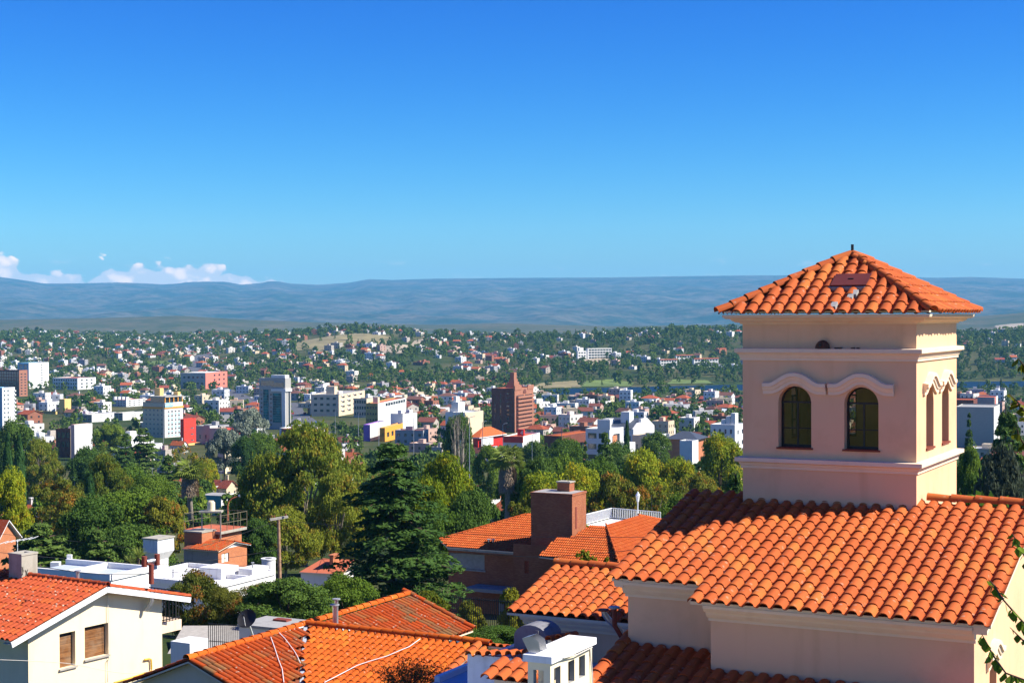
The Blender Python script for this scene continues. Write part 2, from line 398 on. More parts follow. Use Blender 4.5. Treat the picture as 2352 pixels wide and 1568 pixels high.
M['paint'] = m_plain('white_paint', (0.78, 0.78, 0.76), 0.5, var=0.03)
M['terracotta'] = m_plaster('terracotta_flat_roof', (0.50, 0.14, 0.07), amt=0.5)
M['nest'] = m_plain('dried_mud', (0.10, 0.05, 0.035), 1.0, var=0.4, sc=30)
M['wire'] = m_plain('cable', (0.03, 0.03, 0.03), 0.6)
M['palewire'] = m_plain('pale_cable', (0.6, 0.55, 0.48), 0.6)
def m_glass(name, c, rough=0.08):
    t = NT(name); t.color(c); t.rough(rough, 0.9); t.b.inputs['Coat Weight'].default_value = 0.3; return t.m
M['glass'] = m_glass('dark_glass', (0.03, 0.045, 0.055))
t = NT('clear_pane'); t.color((0.9, 0.95, 0.92)); t.b.inputs['Transmission Weight'].default_value = 0.0; t.rough(0.05, 0.6)
tr = t.n('ShaderNodeBsdfTransparent'); tr.inputs[0].default_value = (0.75, 0.74, 0.68, 1); ms = t.n('ShaderNodeMixShader'); ms.inputs[0].default_value = 0.92
gl = t.n('ShaderNodeBsdfGlossy', Roughness=0.03); t.l(gl.outputs[0], ms.inputs[1]); t.l(tr.outputs[0], ms.inputs[2]); t.l(ms.outputs[0], t.o.inputs[0]); M['pane'] = t.m
t = NT('teal_curtain_glass'); v = t.n('ShaderNodeTexVoronoi', Scale=0.35); t.l(t.wpos(), v.inputs['Vector'])
t.color(t.mix(t.ramp(v.outputs['Color'], 0.2, 0.8), (0.0, 0.035, 0.04), (0.01, 0.20, 0.19))); t.rough(0.35, 0.25)
bn = t.n('ShaderNodeBump', Strength=0.6, Distance=0.5); t.l(t.wnoise(0.4, 2), bn.inputs['Height']); t.l(bn.outputs[0], t.b.inputs['Normal']); M['tealglass'] = t.m
# colour-by-object materials for the houses of the town
def m_obj(name, dirt=0.25, rough=0.85, wave=False):
    t = NT(name); oi = t.n('ShaderNodeObjectInfo'); c = oi.outputs['Color']
    f = t.ramp(t.wnoise(0.35, 5, 0.7), 0.45, 0.75, 0, dirt); d = t.mix(1.0, c, (0.5, 0.45, 0.4), 'MULTIPLY')
    k = t.mix(f, c, d); t.color(k); t.rough(rough, 0.2)
    if wave:
        uv = t.n('ShaderNodeUVMap'); wv = t.n('ShaderNodeTexWave', Scale=1.35); t.l(uv.outputs[0], wv.inputs['Vector']); t.bump(wv.outputs[0], 0.7, 0.06)
        k2 = t.mix(t.math('MULTIPLY', t.ramp(wv.outputs[0], 0.0, 0.5, 1, 0), 0.4), k, d); t.color(k2)
    return t.m
M['hwall'] = m_obj('house_wall'); M['hroof'] = m_obj('house_tiled_roof', 0.5, wave=True); M['hflat'] = m_obj('house_flat_roof', 0.5)
t = NT('far_house_colour'); a = t.n('ShaderNodeAttribute', attribute_name='Col'); t.color(a.outputs['Color']); t.rough(0.85, 0.2); M['hfar'] = t.m

# leaves
M['lf_mid'] = m_leaf('leaves_mid_green', (0.096, 0.173, 0.018), (0.166, 0.243, 0.026), transl=0.35)
M['lf_dark'] = m_leaf('leaves_dark_green', (0.051, 0.109, 0.018), (0.096, 0.166, 0.026), transl=0.3)
M['lf_yel'] = m_leaf('leaves_yellow_green', (0.179, 0.256, 0.015), (0.307, 0.346, 0.019), (0.420, 0.333, 0.013), transl=0.4)
M['lf_aut'] = m_leaf('leaves_autumn', (0.128, 0.166, 0.020), (0.230, 0.230, 0.026), (0.410, 0.179, 0.026), transl=0.35)
M['lf_willow'] = m_leaf('leaves_willow', (0.141, 0.198, 0.023), (0.243, 0.282, 0.028), (0.307, 0.230, 0.026), transl=0.35)
M['lf_ced'] = m_leaf('needles_cedar', (0.050, 0.105, 0.022), (0.105, 0.175, 0.032), transl=0.25)
M['lf_cyp'] = m_leaf('needles_cypress', (0.028, 0.074, 0.018), (0.061, 0.122, 0.026), transl=0.15)
M['lf_red'] = m_leaf('leaves_reddish', (0.090, 0.128, 0.018), (0.154, 0.154, 0.023), (0.282, 0.102, 0.023), transl=0.3)
M['lf_twig'] = m_leaf('twig_leaves', (0.154, 0.166, 0.026), (0.333, 0.141, 0.038), (0.420, 0.128, 0.026), transl=0.3)
M['lf_palm'] = m_leaf('palm_fronds', (0.12, 0.19, 0.025), (0.26, 0.30, 0.07), transl=0.3)
M['lf_far'] = m_leaf('leaves_far', (0.065, 0.125, 0.024), (0.130, 0.190, 0.032), big=0.01, transl=0.2)
# ---------------------------------------------------------------- terrain
def vnoise(x, y, seed=0):
    x = np.asarray(x, float); y = np.asarray(y, float)
    xi = np.floor(x).astype(np.int64); yi = np.floor(y).astype(np.int64); fx = x - xi; fy = y - yi
    def h(a, b):
        n = (a * 374761393 + b * 668265263 + seed * 974711) & 0x7fffffff
        n = ((n ^ (n >> 13)) * 1274126177) & 0x7fffffff
        return ((n ^ (n >> 16)) & 0xffff) / 65535.0
    sx = fx * fx * (3 - 2 * fx); sy = fy * fy * (3 - 2 * fy)
    return (h(xi, yi) * (1 - sx) + h(xi + 1, yi) * sx) * (1 - sy) + (h(xi, yi + 1) * (1 - sx) + h(xi + 1, yi + 1) * sx) * sy
def fbm(x, y, o=4, seed=0, ridged=False):
    s = 0; a = 1.0; t = 0
    for i in range(o):
        n = vnoise(x * 2 ** i, y * 2 ** i, seed + i * 17)
        if ridged: n = 1 - np.abs(2 * n - 1)
        s = s + n * a; t += a; a *= 0.5
    return s / t
HZ = lambda px: 731 - ROLL * (px - CX)
def crest(table, Y):       # [(px, py)] -> height over azimuth ratio at distance Y
    xs = [(p - CX) / F for p, _ in table]; zs = [(HZ(p) - q) / F * Y for p, q in table]
    return xs, zs
YT = [(-200, 3000), (150, 3000), (430, 2900), (700, 2500), (900, 2400), (2600, 2400)]
YTx = [(p - CX) / F for p, _ in YT]; YTy = [y for _, y in YT]
TC = [(-200, 768), (0, 766), (150, 768), (430, 774), (560, 772), (700, 768), (780, 760), (840, 757), (920, 762), (1000, 770), (1180, 775), (1280, 770), (1380, 765), (1500, 761), (1700, 757), (2100, 762), (2200, 768), (2400, 764), (2600, 760)]
TCx = [(p - CX) / F for p, _ in TC]; TCs = [(HZ(p) - q) / F for p, q in TC]
MC = crest([(-200, 738), (0, 735), (200, 731), (410, 725), (550, 733), (720, 740), (1000, 746), (1150, 742), (1240, 745), (1400, 749), (1700, 745), (2150, 735), (2250, 726), (2352, 718), (2600, 715)], 5600)
MT = [(-200, 628), (0, 636), (60, 644), (102, 651), (190, 650.5), (273, 648.5), (340, 651), (376, 653), (410, 651), (430, 647.7), (470, 646.5), (520, 647), (553, 653.5), (600, 650), (617, 646), (640, 646), (667, 651), (731, 654), (760, 652), (804, 649), (830, 644), (850, 641), (900, 643), (1000, 640), (1200, 638), (1400, 637), (1550, 634.5), (1700, 632.5), (1850, 632), (2000, 634), (2150, 638), (2230, 636), (2352, 640), (2600, 642)]
KT = crest(MT, 17000)
NEAR = [(-60, -6), (0, -7), (15, -10), (28, -13), (50, -15), (75, -17.5), (95, -19.3), (140, -26.4), (180, -30), (220, -34), (350, -46), (500, -53), (700, -58), (830, -60), (1000, -62), (1300, -64), (1400, -65)]
def riverc(r): return np.interp(r, [-0.05, 0.034, 0.07, 0.13, 0.31, 0.5], [1400, 1420, 1440, 1480, 1530, 1560]), np.interp(r, [-0.01, 0.02, 0.034, 0.31], [0, 40, 62, 78])
def height(x, y):
    x = np.asarray(x, float); y = np.asarray(y, float); r = x / np.maximum(y, 20.0); r = np.clip(r, -0.6, 0.6)
    yt = np.interp(r, YTx, YTy); zt = np.interp(r, TCx, TCs) * yt
    zm = np.interp(r, *MC); zk = np.interp(r, *KT)
    zn = np.interp(y, [a for a, _ in NEAR], [b for _, b in NEAR])
    y0 = np.interp(r, [-0.3, -0.1, 0.02, 0.3], [1750, 1450, 1540, 1600])
    t = np.clip((y - y0) / (yt - y0), 0, 1); s = t * t * (3 - 2 * t) * 0.55 + t * 0.45
    z = np.where(y < y0, zn, -65 + (zt + 65) * s)
    lump = (fbm(x / 260, y / 260, 3, 5) - 0.5) * 26 * np.sin(np.pi * t) + (fbm(x / 110, y / 110, 2, 9) - 0.5) * 8 * np.clip((y - 250) / 400, 0, 1) * np.clip(t * 6, 0.25, 1)
    z = z + lump * (y < yt)
    # beyond the town ridge
    def seg(z, ya, za, yb, zb):
        q = np.clip((y - ya) / (yb - ya), 0, 1); q = q * q * (3 - 2 * q); return np.where(y >= ya, za + (zb - za) * q, z)
    dip = np.minimum(zt, zm) - 45
    z = seg(z, yt, zt, 3900.0, dip); z = seg(z, 3900.0, dip, 5600.0, zm); z = seg(z, 5600.0, zm, 7400.0, zm - 60)
    z = seg(z, 7400.0, zm - 60, 17000.0, zk); 
    q = np.clip((y - 7400.0) / 9600.0, 0, 1)
    z = np.where(y > 7400, (zm - 60) + (zk - zm + 60) * (q ** 1.35), z)
    z = seg(z, 17000.0, zk, 20000.0, zk - 500)
    m = np.clip((y - 3300) / 900, 0, 1) * np.clip(np.abs(y - 5600) / 900, 0, 1)
    z = z + m * (y < 7400) * (fbm(x / 500, y / 500, 4, 21) - 0.5) * 40
    mm = np.clip((y - 7400) / 1500, 0, 1) * np.clip((16800 - y) / 1800, 0, 1)
    z = z + mm * (fbm(x / 900, y / 1500, 6, 33, True) - 0.55) * 140
    # river bed
    rc, rw = riverc(r); d = np.abs(y - rc); z = np.where((d < rw) & (r > -0.01), np.minimum(z, -68.0), z)
    return z
def hgt(x, y): return float(height(x, y))
def G(px, py, y0=20.0, y1=12000.0):
    d = ray(px, py); y = np.concatenate([np.arange(y0, 400, 0.5), np.arange(400, y1, 3.0)])
    below = d.z * y <= height(d.x * y, y)
    i = int(np.argmax(below)); 
    return Vector((d.x * y[i], y[i], hgt(d.x * y[i], y[i])))
azs = np.linspace(-0.62, 0.62, 620); 
ys = np.concatenate([np.linspace(-60, 100, 18)[:-1], np.linspace(100, 600, 40)[:-1], np.linspace(600, 1380, 50)[:-1], np.linspace(1380, 1620, 50)[:-1], np.linspace(1620, 3600, 130)[:-1], np.linspace(3600, 7400, 60)[:-1], np.linspace(7400, 18000, 230)])
rr, yy = np.meshgrid(azs, ys); xx = rr * np.maximum(yy, 150.0)
zz = height(xx, yy)
nv = np.stack([xx, yy, zz], -1).reshape(-1, 3); ny, nx = xx.shape
ii = (np.arange(ny - 1)[:, None] * nx + np.arange(nx - 1)[None]).ravel()
fc = np.stack([ii, ii + 1, ii + nx + 1, ii + nx], 1)
def np_mesh(name, verts, faces, mats, rnd=None, smooth=False, colr=None, mi=None):
    me = bpy.data.meshes.new(name); k = faces.shape[1]; nf = len(faces)
    me.vertices.add(len(verts)); me.vertices.foreach_set('co', verts.astype('f').ravel())
    me.loops.add(nf * k); me.loops.foreach_set('vertex_index', faces.astype('i').ravel())
    me.polygons.add(nf); me.polygons.foreach_set('loop_start', np.arange(nf, dtype='i') * k)
    for m in mats: me.materials.append(m)
    if mi is not None: me.polygons.foreach_set('material_index', mi.astype('i'))
    if smooth: me.polygons.foreach_set('use_smooth', np.ones(nf, bool))
    if rnd is not None:
        a = me.attributes.new('rnd', 'FLOAT', 'FACE'); a.data.foreach_set('value', rnd.astype('f'))
    if colr is not None:
        a = me.attributes.new('Col', 'FLOAT_COLOR', 'FACE'); a.data.foreach_set('color', colr.astype('f').ravel())
    me.update(calc_edges=True); return me
t = NT('land'); 
sp = t.n('ShaderNodeSeparateXYZ'); t.l(t.wpos(), sp.inputs[0])
near = t.mix(t.ramp(t.wnoise(0.012, 6, 0.7), 0.42, 0.62), (0.030, 0.050, 0.014), (0.11, 0.10, 0.045))
near = t.mix(t.ramp(t.wnoise(0.08, 5, 0.7), 0.45, 0.7, 0, 0.6), near, (0.06, 0.075, 0.02))
hill = t.mix(t.ramp(t.wnoise(0.004, 8, 0.72), 0.40, 0.60), (0.050, 0.066, 0.025), (0.115, 0.10, 0.055))
hill = t.mix(t.ramp(t.wnoise(0.02, 5, 0.7), 0.5, 0.62, 0, 0.7), hill, (0.045, 0.06, 0.02))
mnt = t.mix(t.ramp(t.wnoise(0.0022, 10, 0.78), 0.42, 0.58), (0.018, 0.040, 0.022), (0.13, 0.11, 0.08))
mnt = t.mix(t.ramp(t.wnoise(0.009, 6, 0.75), 0.50, 0.60, 0, 0.8), mnt, (0.02, 0.04, 0.02)); mnt = t.mix(t.ramp(t.wnoise(0.006, 7, 0.8), 0.64, 0.70, 0, 0.8), mnt, (0.22, 0.20, 0.17))
k = t.mix(t.ramp(sp.outputs['Y'], 2700, 3500), near, hill); k = t.mix(t.ramp(sp.outputs['Y'], 6800, 9000), k, mnt)
t.color(k); t.rough(0.95, 0.05); M['land'] = t.m
terrain = inst('ground', np_mesh('ground', nv, fc, [M['land']], smooth=True)); tag(terrain, kind='structure')
# river
t = NT('river_water'); t.color((0.008, 0.028, 0.060)); t.rough(0.6, 0.04)
bn = t.n('ShaderNodeBump', Strength=0.6, Distance=0.4); t.l(t.wnoise(0.25, 4), bn.inputs['Height']); t.l(bn.outputs[0], t.b.inputs['Normal']); M['water'] = t.m
mb = MB(); rs_ = np.linspace(-0.005, 0.5, 50); pa = []; pb = []
for r in rs_:
    c_, w_ = riverc(r); c_ = float(c_); w_ = float(w_) + 6
    pa.append((r * (c_ - w_), c_ - w_, -65.6)); pb.append((r * (c_ + w_), c_ + w_, -65.6))
for i in range(len(pa) - 1): mb.poly([pa[i], pa[i + 1], pb[i + 1], pb[i]], M['water'])
tag(mb.build('river'), kind='structure')

EXCL = []   # polygons (world xy) where no tree or house grows
def inpoly(x, y, poly):
    c = False; n = len(poly); j = n - 1
    for i in range(n):
        xi, yi = poly[i][0], poly[i][1]; xj, yj = poly[j][0], poly[j][1]
        if (yi > y) != (yj > y) and x < (xj - xi) * (y - yi) / (yj - yi) + xi: c = not c
        j = i
    return c
def patch(name, pxs, mat, lift=0.35, step=None):
    """a sheet lying on the land, outlined by what the photograph shows"""
    pts = [G(*p) for p in pxs]; xs = [p.x for p in pts]; ysx = [p.y for p in pts]; EXCL.append([(p.x, p.y) for p in pts])
    n = 26; mb = MB(); gx = np.linspace(min(xs), max(xs), n); gy = np.linspace(min(ysx), max(ysx), n)
    for i in range(n - 1):
        for j in range(n - 1):
            cx, cy = (gx[i] + gx[i + 1]) / 2, (gy[j] + gy[j + 1]) / 2
            if inpoly(cx, cy, EXCL[-1]):
                mb.poly([(a, b, hgt(a, b) + lift) for a, b in ((gx[i], gy[j]), (gx[i + 1], gy[j]), (gx[i + 1], gy[j + 1]), (gx[i], gy[j + 1]))], mat, True)
    if mb.f: tag(mb.build(name), kind='structure')
M['lawn'] = m_plain('bright_lawn', (0.12, 0.17, 0.035), 0.9, var=0.3, sc=0.05)
M['dry'] = m_plain('dry_grass', (0.24, 0.20, 0.09), 0.9, var=0.3, sc=0.05)
M['earth'] = m_plain('pale_rocky_earth', (0.36, 0.29, 0.20), 0.95, var=0.3, sc=0.06)
patch('lawn', [(1335, 888), (1345, 875), (1420, 871), (1455, 880), (1450, 889)], M['lawn'])
patch('lawn', [(1530, 882), (1545, 872), (1625, 874), (1640, 882)], M['lawn'])
patch('lawn', [(1215, 893), (1240, 880), (1330, 874), (1335, 889)], M['dry'])
patch('dry_hillside', [(655, 800), (690, 784), (760, 772), (850, 768), (900, 774), (890, 792), (800, 796), (740, 812)], M['dry'], 0.5)
patch('dry_hillside', [(330, 838), (350, 830), (390, 830), (400, 839)], M['lawn'], 0.5)
patch('dry_hillside', [(870, 800), (910, 790), (960, 795), (930, 812), (880, 812)], M['earth'], 0.5)
patch('rocky_cliff', [(1330, 826), (1360, 822), (1405, 826), (1395, 842), (1345, 838)], M['earth'], 0.5)
patch('dry_hillside', [(2285, 748), (2352, 742), (2352, 752), (2290, 757)], M['earth'], 0.5)

def strip(name, pxs, width, mat, lift=0.12):
    pts = [G(*p) for p in pxs]; fine = []
    for a, b in zip(pts[:-1], pts[1:]):
        n = max(2, int((b - a).length / 12)); fine += [a.lerp(b, i / n) for i in range(n)]
    fine.append(pts[-1]); mb = MB(); prev = None
    for i, p in enumerate(fine):
        d = (fine[min(i + 1, len(fine) - 1)] - fine[max(i - 1, 0)]); d.z = 0; d.normalize(); s = Vector((d.y, -d.x, 0)) * width / 2
        a = p - s; b = p + s; a.z = b.z = max(hgt(a.x, a.y), hgt(b.x, b.y), hgt(p.x, p.y)) + lift
        if prev: mb.poly([prev[0], a, b, prev[1]], mat, True); EXCL.append([(q.x, q.y) for q in (prev[0], a, b, prev[1])])
        prev = (a, b)
    tag(mb.build(name), kind='structure'); return fine
avenue = strip('avenue', [(740, 1000), (700, 970), (672, 945), (668, 925)], 15, M['asphalt'])
avenue2 = strip('avenue', [(600, 945), (560, 915), (525, 900), (480, 880), (445, 850), (462, 820), (500, 806)], 17, M['asphalt'])
strip('road', [(500, 806), (540, 797), (600, 800)], 9, M['earth'])
strip('road', [(930, 812), (935, 800), (960, 785), (980, 779)], 10, M['earth'])

# ---------------------------------------------------------------- roof tiles
def tile_mesh(name, mat, pitch, expo, h=0.07, n=7, rim=0.016, lift=0.022, bw=0.70):
    prof = []
    for i in range(n + 1):
        a = math.pi * i / n; prof.append((pitch * bw * (0.5 - 0.5 * math.cos(a)), h * math.sin(a) ** 0.8 if 0 < i < n else 0.0))
    prof += [(pitch * (bw + 0.12), -0.010), (pitch * (bw + 0.24), -0.008), (pitch * 1.02, 0.002)]
    lo = [(x, -0.02, z + lift) for x, z in prof]; hi = [(x * 0.96 + 0.004, expo + 0.045, z * 0.92) for x, z in prof]
    k = len(prof); mb = MB(); mb.faces(lo + hi, [(i, i + 1, k + i + 1, k + i) for i in range(k - 1)], mat, True)
    lob = [(x, -0.02, z + lift - rim) for x, z in prof]
    mb.faces(lo + lob, [(i, k + i, k + i + 1, i + 1) for i in range(k - 1)], mat)
    mb.faces([lo[0], lob[0], (hi[0][0], hi[0][1], hi[0][2] - rim), hi[0]], [(0, 3, 2, 1)], mat)
    return mb.mesh(name)
def cap_mesh(name, mat, r=0.10, ln=0.40):
    mb = MB(); n = 8; a = [math.pi * (-0.08 + 1.16 * i / n) for i in range(n + 1)]
    lo = [(r * math.cos(t), -0.02, r * math.sin(t) * 0.9 + 0.02) for t in a]; hi = [(r * 0.86 * math.cos(t), ln, r * 0.86 * math.sin(t) * 0.9) for t in a]
    k = n + 1; mb.faces(lo + hi, [(i, k + i, k + i + 1, i + 1) for i in range(n)], mat, True)
    lob = [(x * 0.86, y, (z - 0.02) * 0.86 + 0.02) for x, y, z in lo]; mb.faces(lo + lob, [(i, i + 1, k + i + 1, k + i) for i in range(n)], mat)
    return mb.mesh(name)
def inpoly2(a, b, poly): return inpoly(a, b, poly)
def tiles(roof, P0, e1, e2, poly, pitch, expo, mat, n_ind, tname='tile', step=.022, camM=None, h=0.07, skew_ok=True, lift=0.03, seed=1, stuffname='tiles', bw=0.70):
    """covers a roof plane with clay tiles: P0 on the plane, e1 along the eave, e2 down the slope, poly in (a, b)"""
    rd = random.Random(seed); P0 = Vector(P0); e1 = Vector(e1).normalized(); e2 = Vector(e2).normalized(); nn = e1.cross(-e2).normalized()
    if nn.z < 0: nn = -nn
    me = tile_mesh('clay_tile', mat, pitch, expo, h, bw=bw, lift=step)
    y = -e2; x = y.cross(nn).normalized()
    sgn = 1 if x.dot(e1) > 0 else -1
    a0 = min(p[0] for p in poly); a1 = max(p[0] for p in poly); b1 = max(p[1] for p in poly); b0 = min(p[1] for p in poly)
    spots = []
    i = 0
    while a0 + i * pitch < a1:
        a = a0 + i * pitch; j = 0
        while b1 - (j + 1) * expo > b0 - expo * 0.6:
            b = b1 - j * expo
            if inpoly2(a + pitch * 0.5, b - expo * 0.5, poly): spots.append((a, b))
            j += 1
        i += 1
    mats = []
    for a, b in spots:
        aa = a if sgn > 0 else a + pitch
        o = P0 + e1 * (aa + rd.uniform(-.003, .003)) + e2 * (b + rd.uniform(-.008, .008)) + nn * (lift + rd.uniform(0, .004))
        m = Matrix((x, y, nn)).transposed().to_4x4(); m = Matrix.Translation(o) @ m @ Matrix.Rotation(R(rd.uniform(-.9, .9)), 4, 'Z') @ Matrix.Rotation(R(rd.uniform(-.5, .5)), 4, 'X')
        mats.append(m)
    W = camM or Matrix()
    mats.sort(key=lambda m: (W @ m).translation.length)
    for m in mats[:n_ind]: inst(tname, me, roof, m)
    rest = mats[n_ind:]
    if rest:
        vs = np.empty(len(me.vertices) * 3, 'f'); me.vertices.foreach_get('co', vs); vs = vs.reshape(-1, 3)
        vh = np.concatenate([vs, np.ones((len(vs), 1))], 1); A = np.array([[list(r_) for r_ in m] for m in rest])
        allv = np.einsum('kij,nj->kni', A, vh)[:, :, :3].reshape(-1, 3)
        nf = len(me.polygons); li = np.empty(len(me.loops), 'i'); me.loops.foreach_get('vertex_index', li); f = li.reshape(nf, 4)
        allf = (f[None] + (np.arange(len(rest)) * len(vs))[:, None, None]).reshape(-1, 4)
        r_ = np.repeat(rng.random(len(rest)), nf)
        sm = inst(stuffname, np_mesh(stuffname, allv, allf, [mat], r_, smooth=True), roof)
        flat = np.ones(nf, bool); me.polygons.foreach_get('use_smooth', flat); sm.data.polygons.foreach_set('use_smooth', np.tile(flat, len(rest)))
        tag(sm, kind='stuff')
    return len(spots)
def caps(roof, p0, p1, mat, r=0.10, step=0.34, name='ridge_tile', start=0.0):
    p0 = Vector(p0); p1 = Vector(p1); d = p1 - p0; Ln = d.length; d.normalize(); me = cap_mesh('ridge_cap', mat, r, step + 0.07)
    x = d.cross(Vector((0, 0, 1))).normalized(); z = x.cross(d); s = start
    rd = random.Random(int(Ln * 1000))
    while s < Ln - step * 0.35:
        o = p0 + d * s; m = Matrix((x, d, z)).transposed().to_4x4(); m = Matrix.Translation(o) @ m @ Matrix.Rotation(R(rd.uniform(-1.2, 1.2)), 4, 'Z')
        inst(name, me, roof, m); s += step
def slab(mb, pts, m, th=0.06, me=None):
    """a roof deck: polygon pts with thickness th downwards"""
    pts = [Vector(p) for p in pts]; lo = [p - Vector((0, 0, th)) for p in pts]; n = len(pts)
    nrm = (pts[1] - pts[0]).cross(pts[2] - pts[1])
    if nrm.z < 0: pts = pts[::-1]; lo = lo[::-1]
    me = me or M['cornice']
    mb.poly(pts, m); mb.poly(lo[::-1], me)
    for i in range(n): mb.poly([lo[i], lo[(i + 1) % n], pts[(i + 1) % n], pts[i]], me)

# ---------------------------------------------------------------- the house with the square tower
GZ = -13.0
mh = Fr(7.127, 28.0, GZ, 117.0)
H0 = lambda z: z - GZ                        # camera height -> local height
house = empty('tiled_house', mh.M, 'large pink-beige house with clay tiled roofs and a square lookout tower, nearest on the right', 'house')
W, D = 3.2, 3.45
Z_EAVE, Z_APEX = 0.06, 1.16
def lp(u, v, z): return (u, v, H0(z))
# tower walls with arched openings
mb = MB(); zb = H0(-4.2); zt_ = H0(-0.05)
opF = [(u - 0.31 + W, u + 0.31 + W, H0(-2.38) - zb, H0(-1.256) - zb, 0.30) for u in (-2.21, -0.983)]
wall(mb, (-W, 0, zb), (1, 0, 0), (0, -1, 0), W, zt_ - zb, opF, 0.27, M['stucco'])
opR = [(v - 0.31, v + 0.31, H0(-2.38) - zb, H0(-1.256) - zb, 0.30) for v in (1.08, 2.42)]
wall(mb, (0, 0, zb), (0, 1, 0), (1, 0, 0), D, zt_ - zb, opR, 0.27, M['stucco'])
wall(mb, (0, D, zb), (-1, 0, 0), (0, 1, 0), W, zt_ - zb, opF, 0.27, M['stucco'])
wall(mb, (-W, D, zb), (0, -1, 0), (-1, 0, 0), D, zt_ - zb, [(D - o[1], D - o[0], *o[2:]) for o in opR], 0.27, M['stucco'])
tw = mb.build('tower_wall', house)
mb = MB(); q = 0.28                                   # inner faces and floor
def inner(O, U, Nn, Wd, ops):
    wall(mb, O, U, Nn, Wd, zt_ - zb, ops, -0.001, M['inner'])
inner((-q, D - q, zb), (0, -1, 0), (-1, 0, 0), D - 2 * q, [(D - q - o[1], D - q - o[0], *o[2:]) for o in opR])
inner((-W + q, q, zb), (0, 1, 0), (1, 0, 0), D - 2 * q, [(o[0] - q, o[1] - q, *o[2:]) for o in opR])
inner((-W + q, D - q, zb), (1, 0, 0), (0, -1, 0), W - 2 * q, [(o[0] - q, o[1] - q, *o[2:]) for o in opF])
inner((-q, q, zb), (-1, 0, 0), (0, 1, 0), W - 2 * q, [(W - q - o[1], W - q - o[0], *o[2:]) for o in opF])
mb.box(-W + q, -q, q, D - q, H0(-3.0), H0(-2.9), M['inner']); mb.box(-W + q, -q, q, D - q, H0(-0.12), H0(-0.06), M['inner'])
mb.build('inner_wall', tw)
# mouldings
mb = MB()
ring(mb, -W, 0, 0, D, [(0.0, H0(-0.125)), (0.03, H0(-0.125)), (0.045, H0(-0.10)), (0.10, H0(-0.095)), (0.17, H0(-0.055)), (0.18, H0(-0.03)), (0.24, H0(-0.03)), (0.29, H0(0.0)), (0.30, H0(0.045)), (0.0, H0(0.045))], M['cornice'], True)
mb.build('eaves_moulding', house)
for a, b in ((-0.575, -0.79), (-2.585, -2.78)):
    mb = MB(); h = a - b
    ring(mb, -W, 0, 0, D, [(0.0, H0(b)), (0.03, H0(b)), (0.032, H0(b + 0.045)), (0.045, H0(b + 0.055)), (0.06, H0(b + 0.10)), (0.095, H0(b + h - 0.075)), (0.123, H0(b + h - 0.07)), (0.123, H0(a)), (0.0, H0(a) + 0.012)], M['cornice'])
    mb.build('string_moulding', house)
# curved hoods over the windows
def hood(O, U, Nn, parent):
    O = Vector(O); U = Vector(U); Nn = Vector(Nn); Z = Vector((0, 0, 1)); mb = MB()
    def zc(s):     # centre line of the wave, s in -0.61..0.61
        a = abs(s)
        return 0.19 * (0.5 + 0.5 * math.cos(math.pi * min(1, max(0, (a - 0.03)) / 0.45)))
    prof = [(0.0, -0.115), (0.04, -0.115), (0.043, -0.055), (0.062, -0.045), (0.08, 0.01), (0.105, 0.018), (0.105, 0.085), (0.0, 0.10)]
    n = 30; rows = []
    for i in range(n + 1):
        s = -0.59 + 1.18 * i / n; z = zc(s); dz = (zc(s + .01) - zc(s - .01)) / .02; nr = Vector((-dz, 1)).normalized()
        rows.append([O + U * (s + nr.x * p[1]) + Z * (z + nr.y * p[1]) + Nn * p[0] for p in prof])
    for a, b in zip(rows[:-1], rows[1:]):
        for k in range(len(prof) - 1): mb.poly([a[k], b[k], b[k + 1], a[k + 1]], M['cornice'])
    mb.poly(rows[0], M['cornice']); mb.poly(rows[-1][::-1], M['cornice'])
    return mb.build('window_hood', parent)
def arched_window(x0, O, U, Nn, bars=True):
    """frame, bars, panes and sill in one tower opening; O at the opening's bottom centre in the wall plane"""
    O = Vector(O); U = Vector(U); Nn = Vector(Nn); Z = Vector((0, 0, 1)); h = H0(-1.256) - H0(-2.38); hw = 0.31; sp = h - 0.30; d = -0.21
    mb = MB(); q = lambda x, z, e=0: O + U * x + Z * z + Nn * (d + e)
    mb.bar(q(-hw + .02, 0), q(-hw + .02, sp), .035, .04, M['darkwood'], U); mb.bar(q(hw - .02, 0), q(hw - .02, sp), .035, .04, M['darkwood'], U)
    mb.bar(q(-hw, .025), q(hw, .025), .045, .05, M['darkwood'], Nn); mb.bar(q(-hw, sp), q(hw, sp), .035, .045, M['darkwood'], Nn)
    arc = [q((hw - .015) * math.cos(math.pi * k / 14), sp + .285 * math.sin(math.pi * k / 14)) for k in range(15)]
    for a, b in zip(arc[:-1], arc[1:]): mb.bar(a, b, .035, .035, M['darkwood'], Nn)
    mb.bar(q(0, 0), q(0, sp), .025, .03, M['darkwood'], U); mb.bar(q(-hw, sp * .42), q(hw, sp * .42), .02, .03, M['darkwood'], Nn)
    win = mb.build('window', house)
    for a, b, c, e in ((-hw + .03, -.012, .05, sp * .42 - .012), (.012, hw - .03, .05, sp * .42 - .012), (-hw + .03, -.012, sp * .42 + .012, sp - .02), (.012, hw - .03, sp * .42 + .012, sp - .02)):
        pb = MB(); pb.poly([q(a, c), q(b, c), q(b, e), q(a, e)], M['pane']); pb.poly([q(b, c, -.006), q(a, c, -.006), q(a, e, -.006), q(b, e, -.006)], M['pane']); pb.build('pane', win)
    pb = MB(); pb.poly([q((hw - .03) * math.cos(math.pi * k / 14), sp + .02 + .255 * math.sin(math.pi * k / 14)) for k in range(15)], M['pane']); pb.build('pane', win)
    sb = MB(); T = Matrix((U, -Nn, Z)).transposed().to_4x4(); T.translation = O
    sb.box(-hw - .03, hw + .03, -.03, .24, -.03, .004, M['sill'], T); sb.build('sill', win)
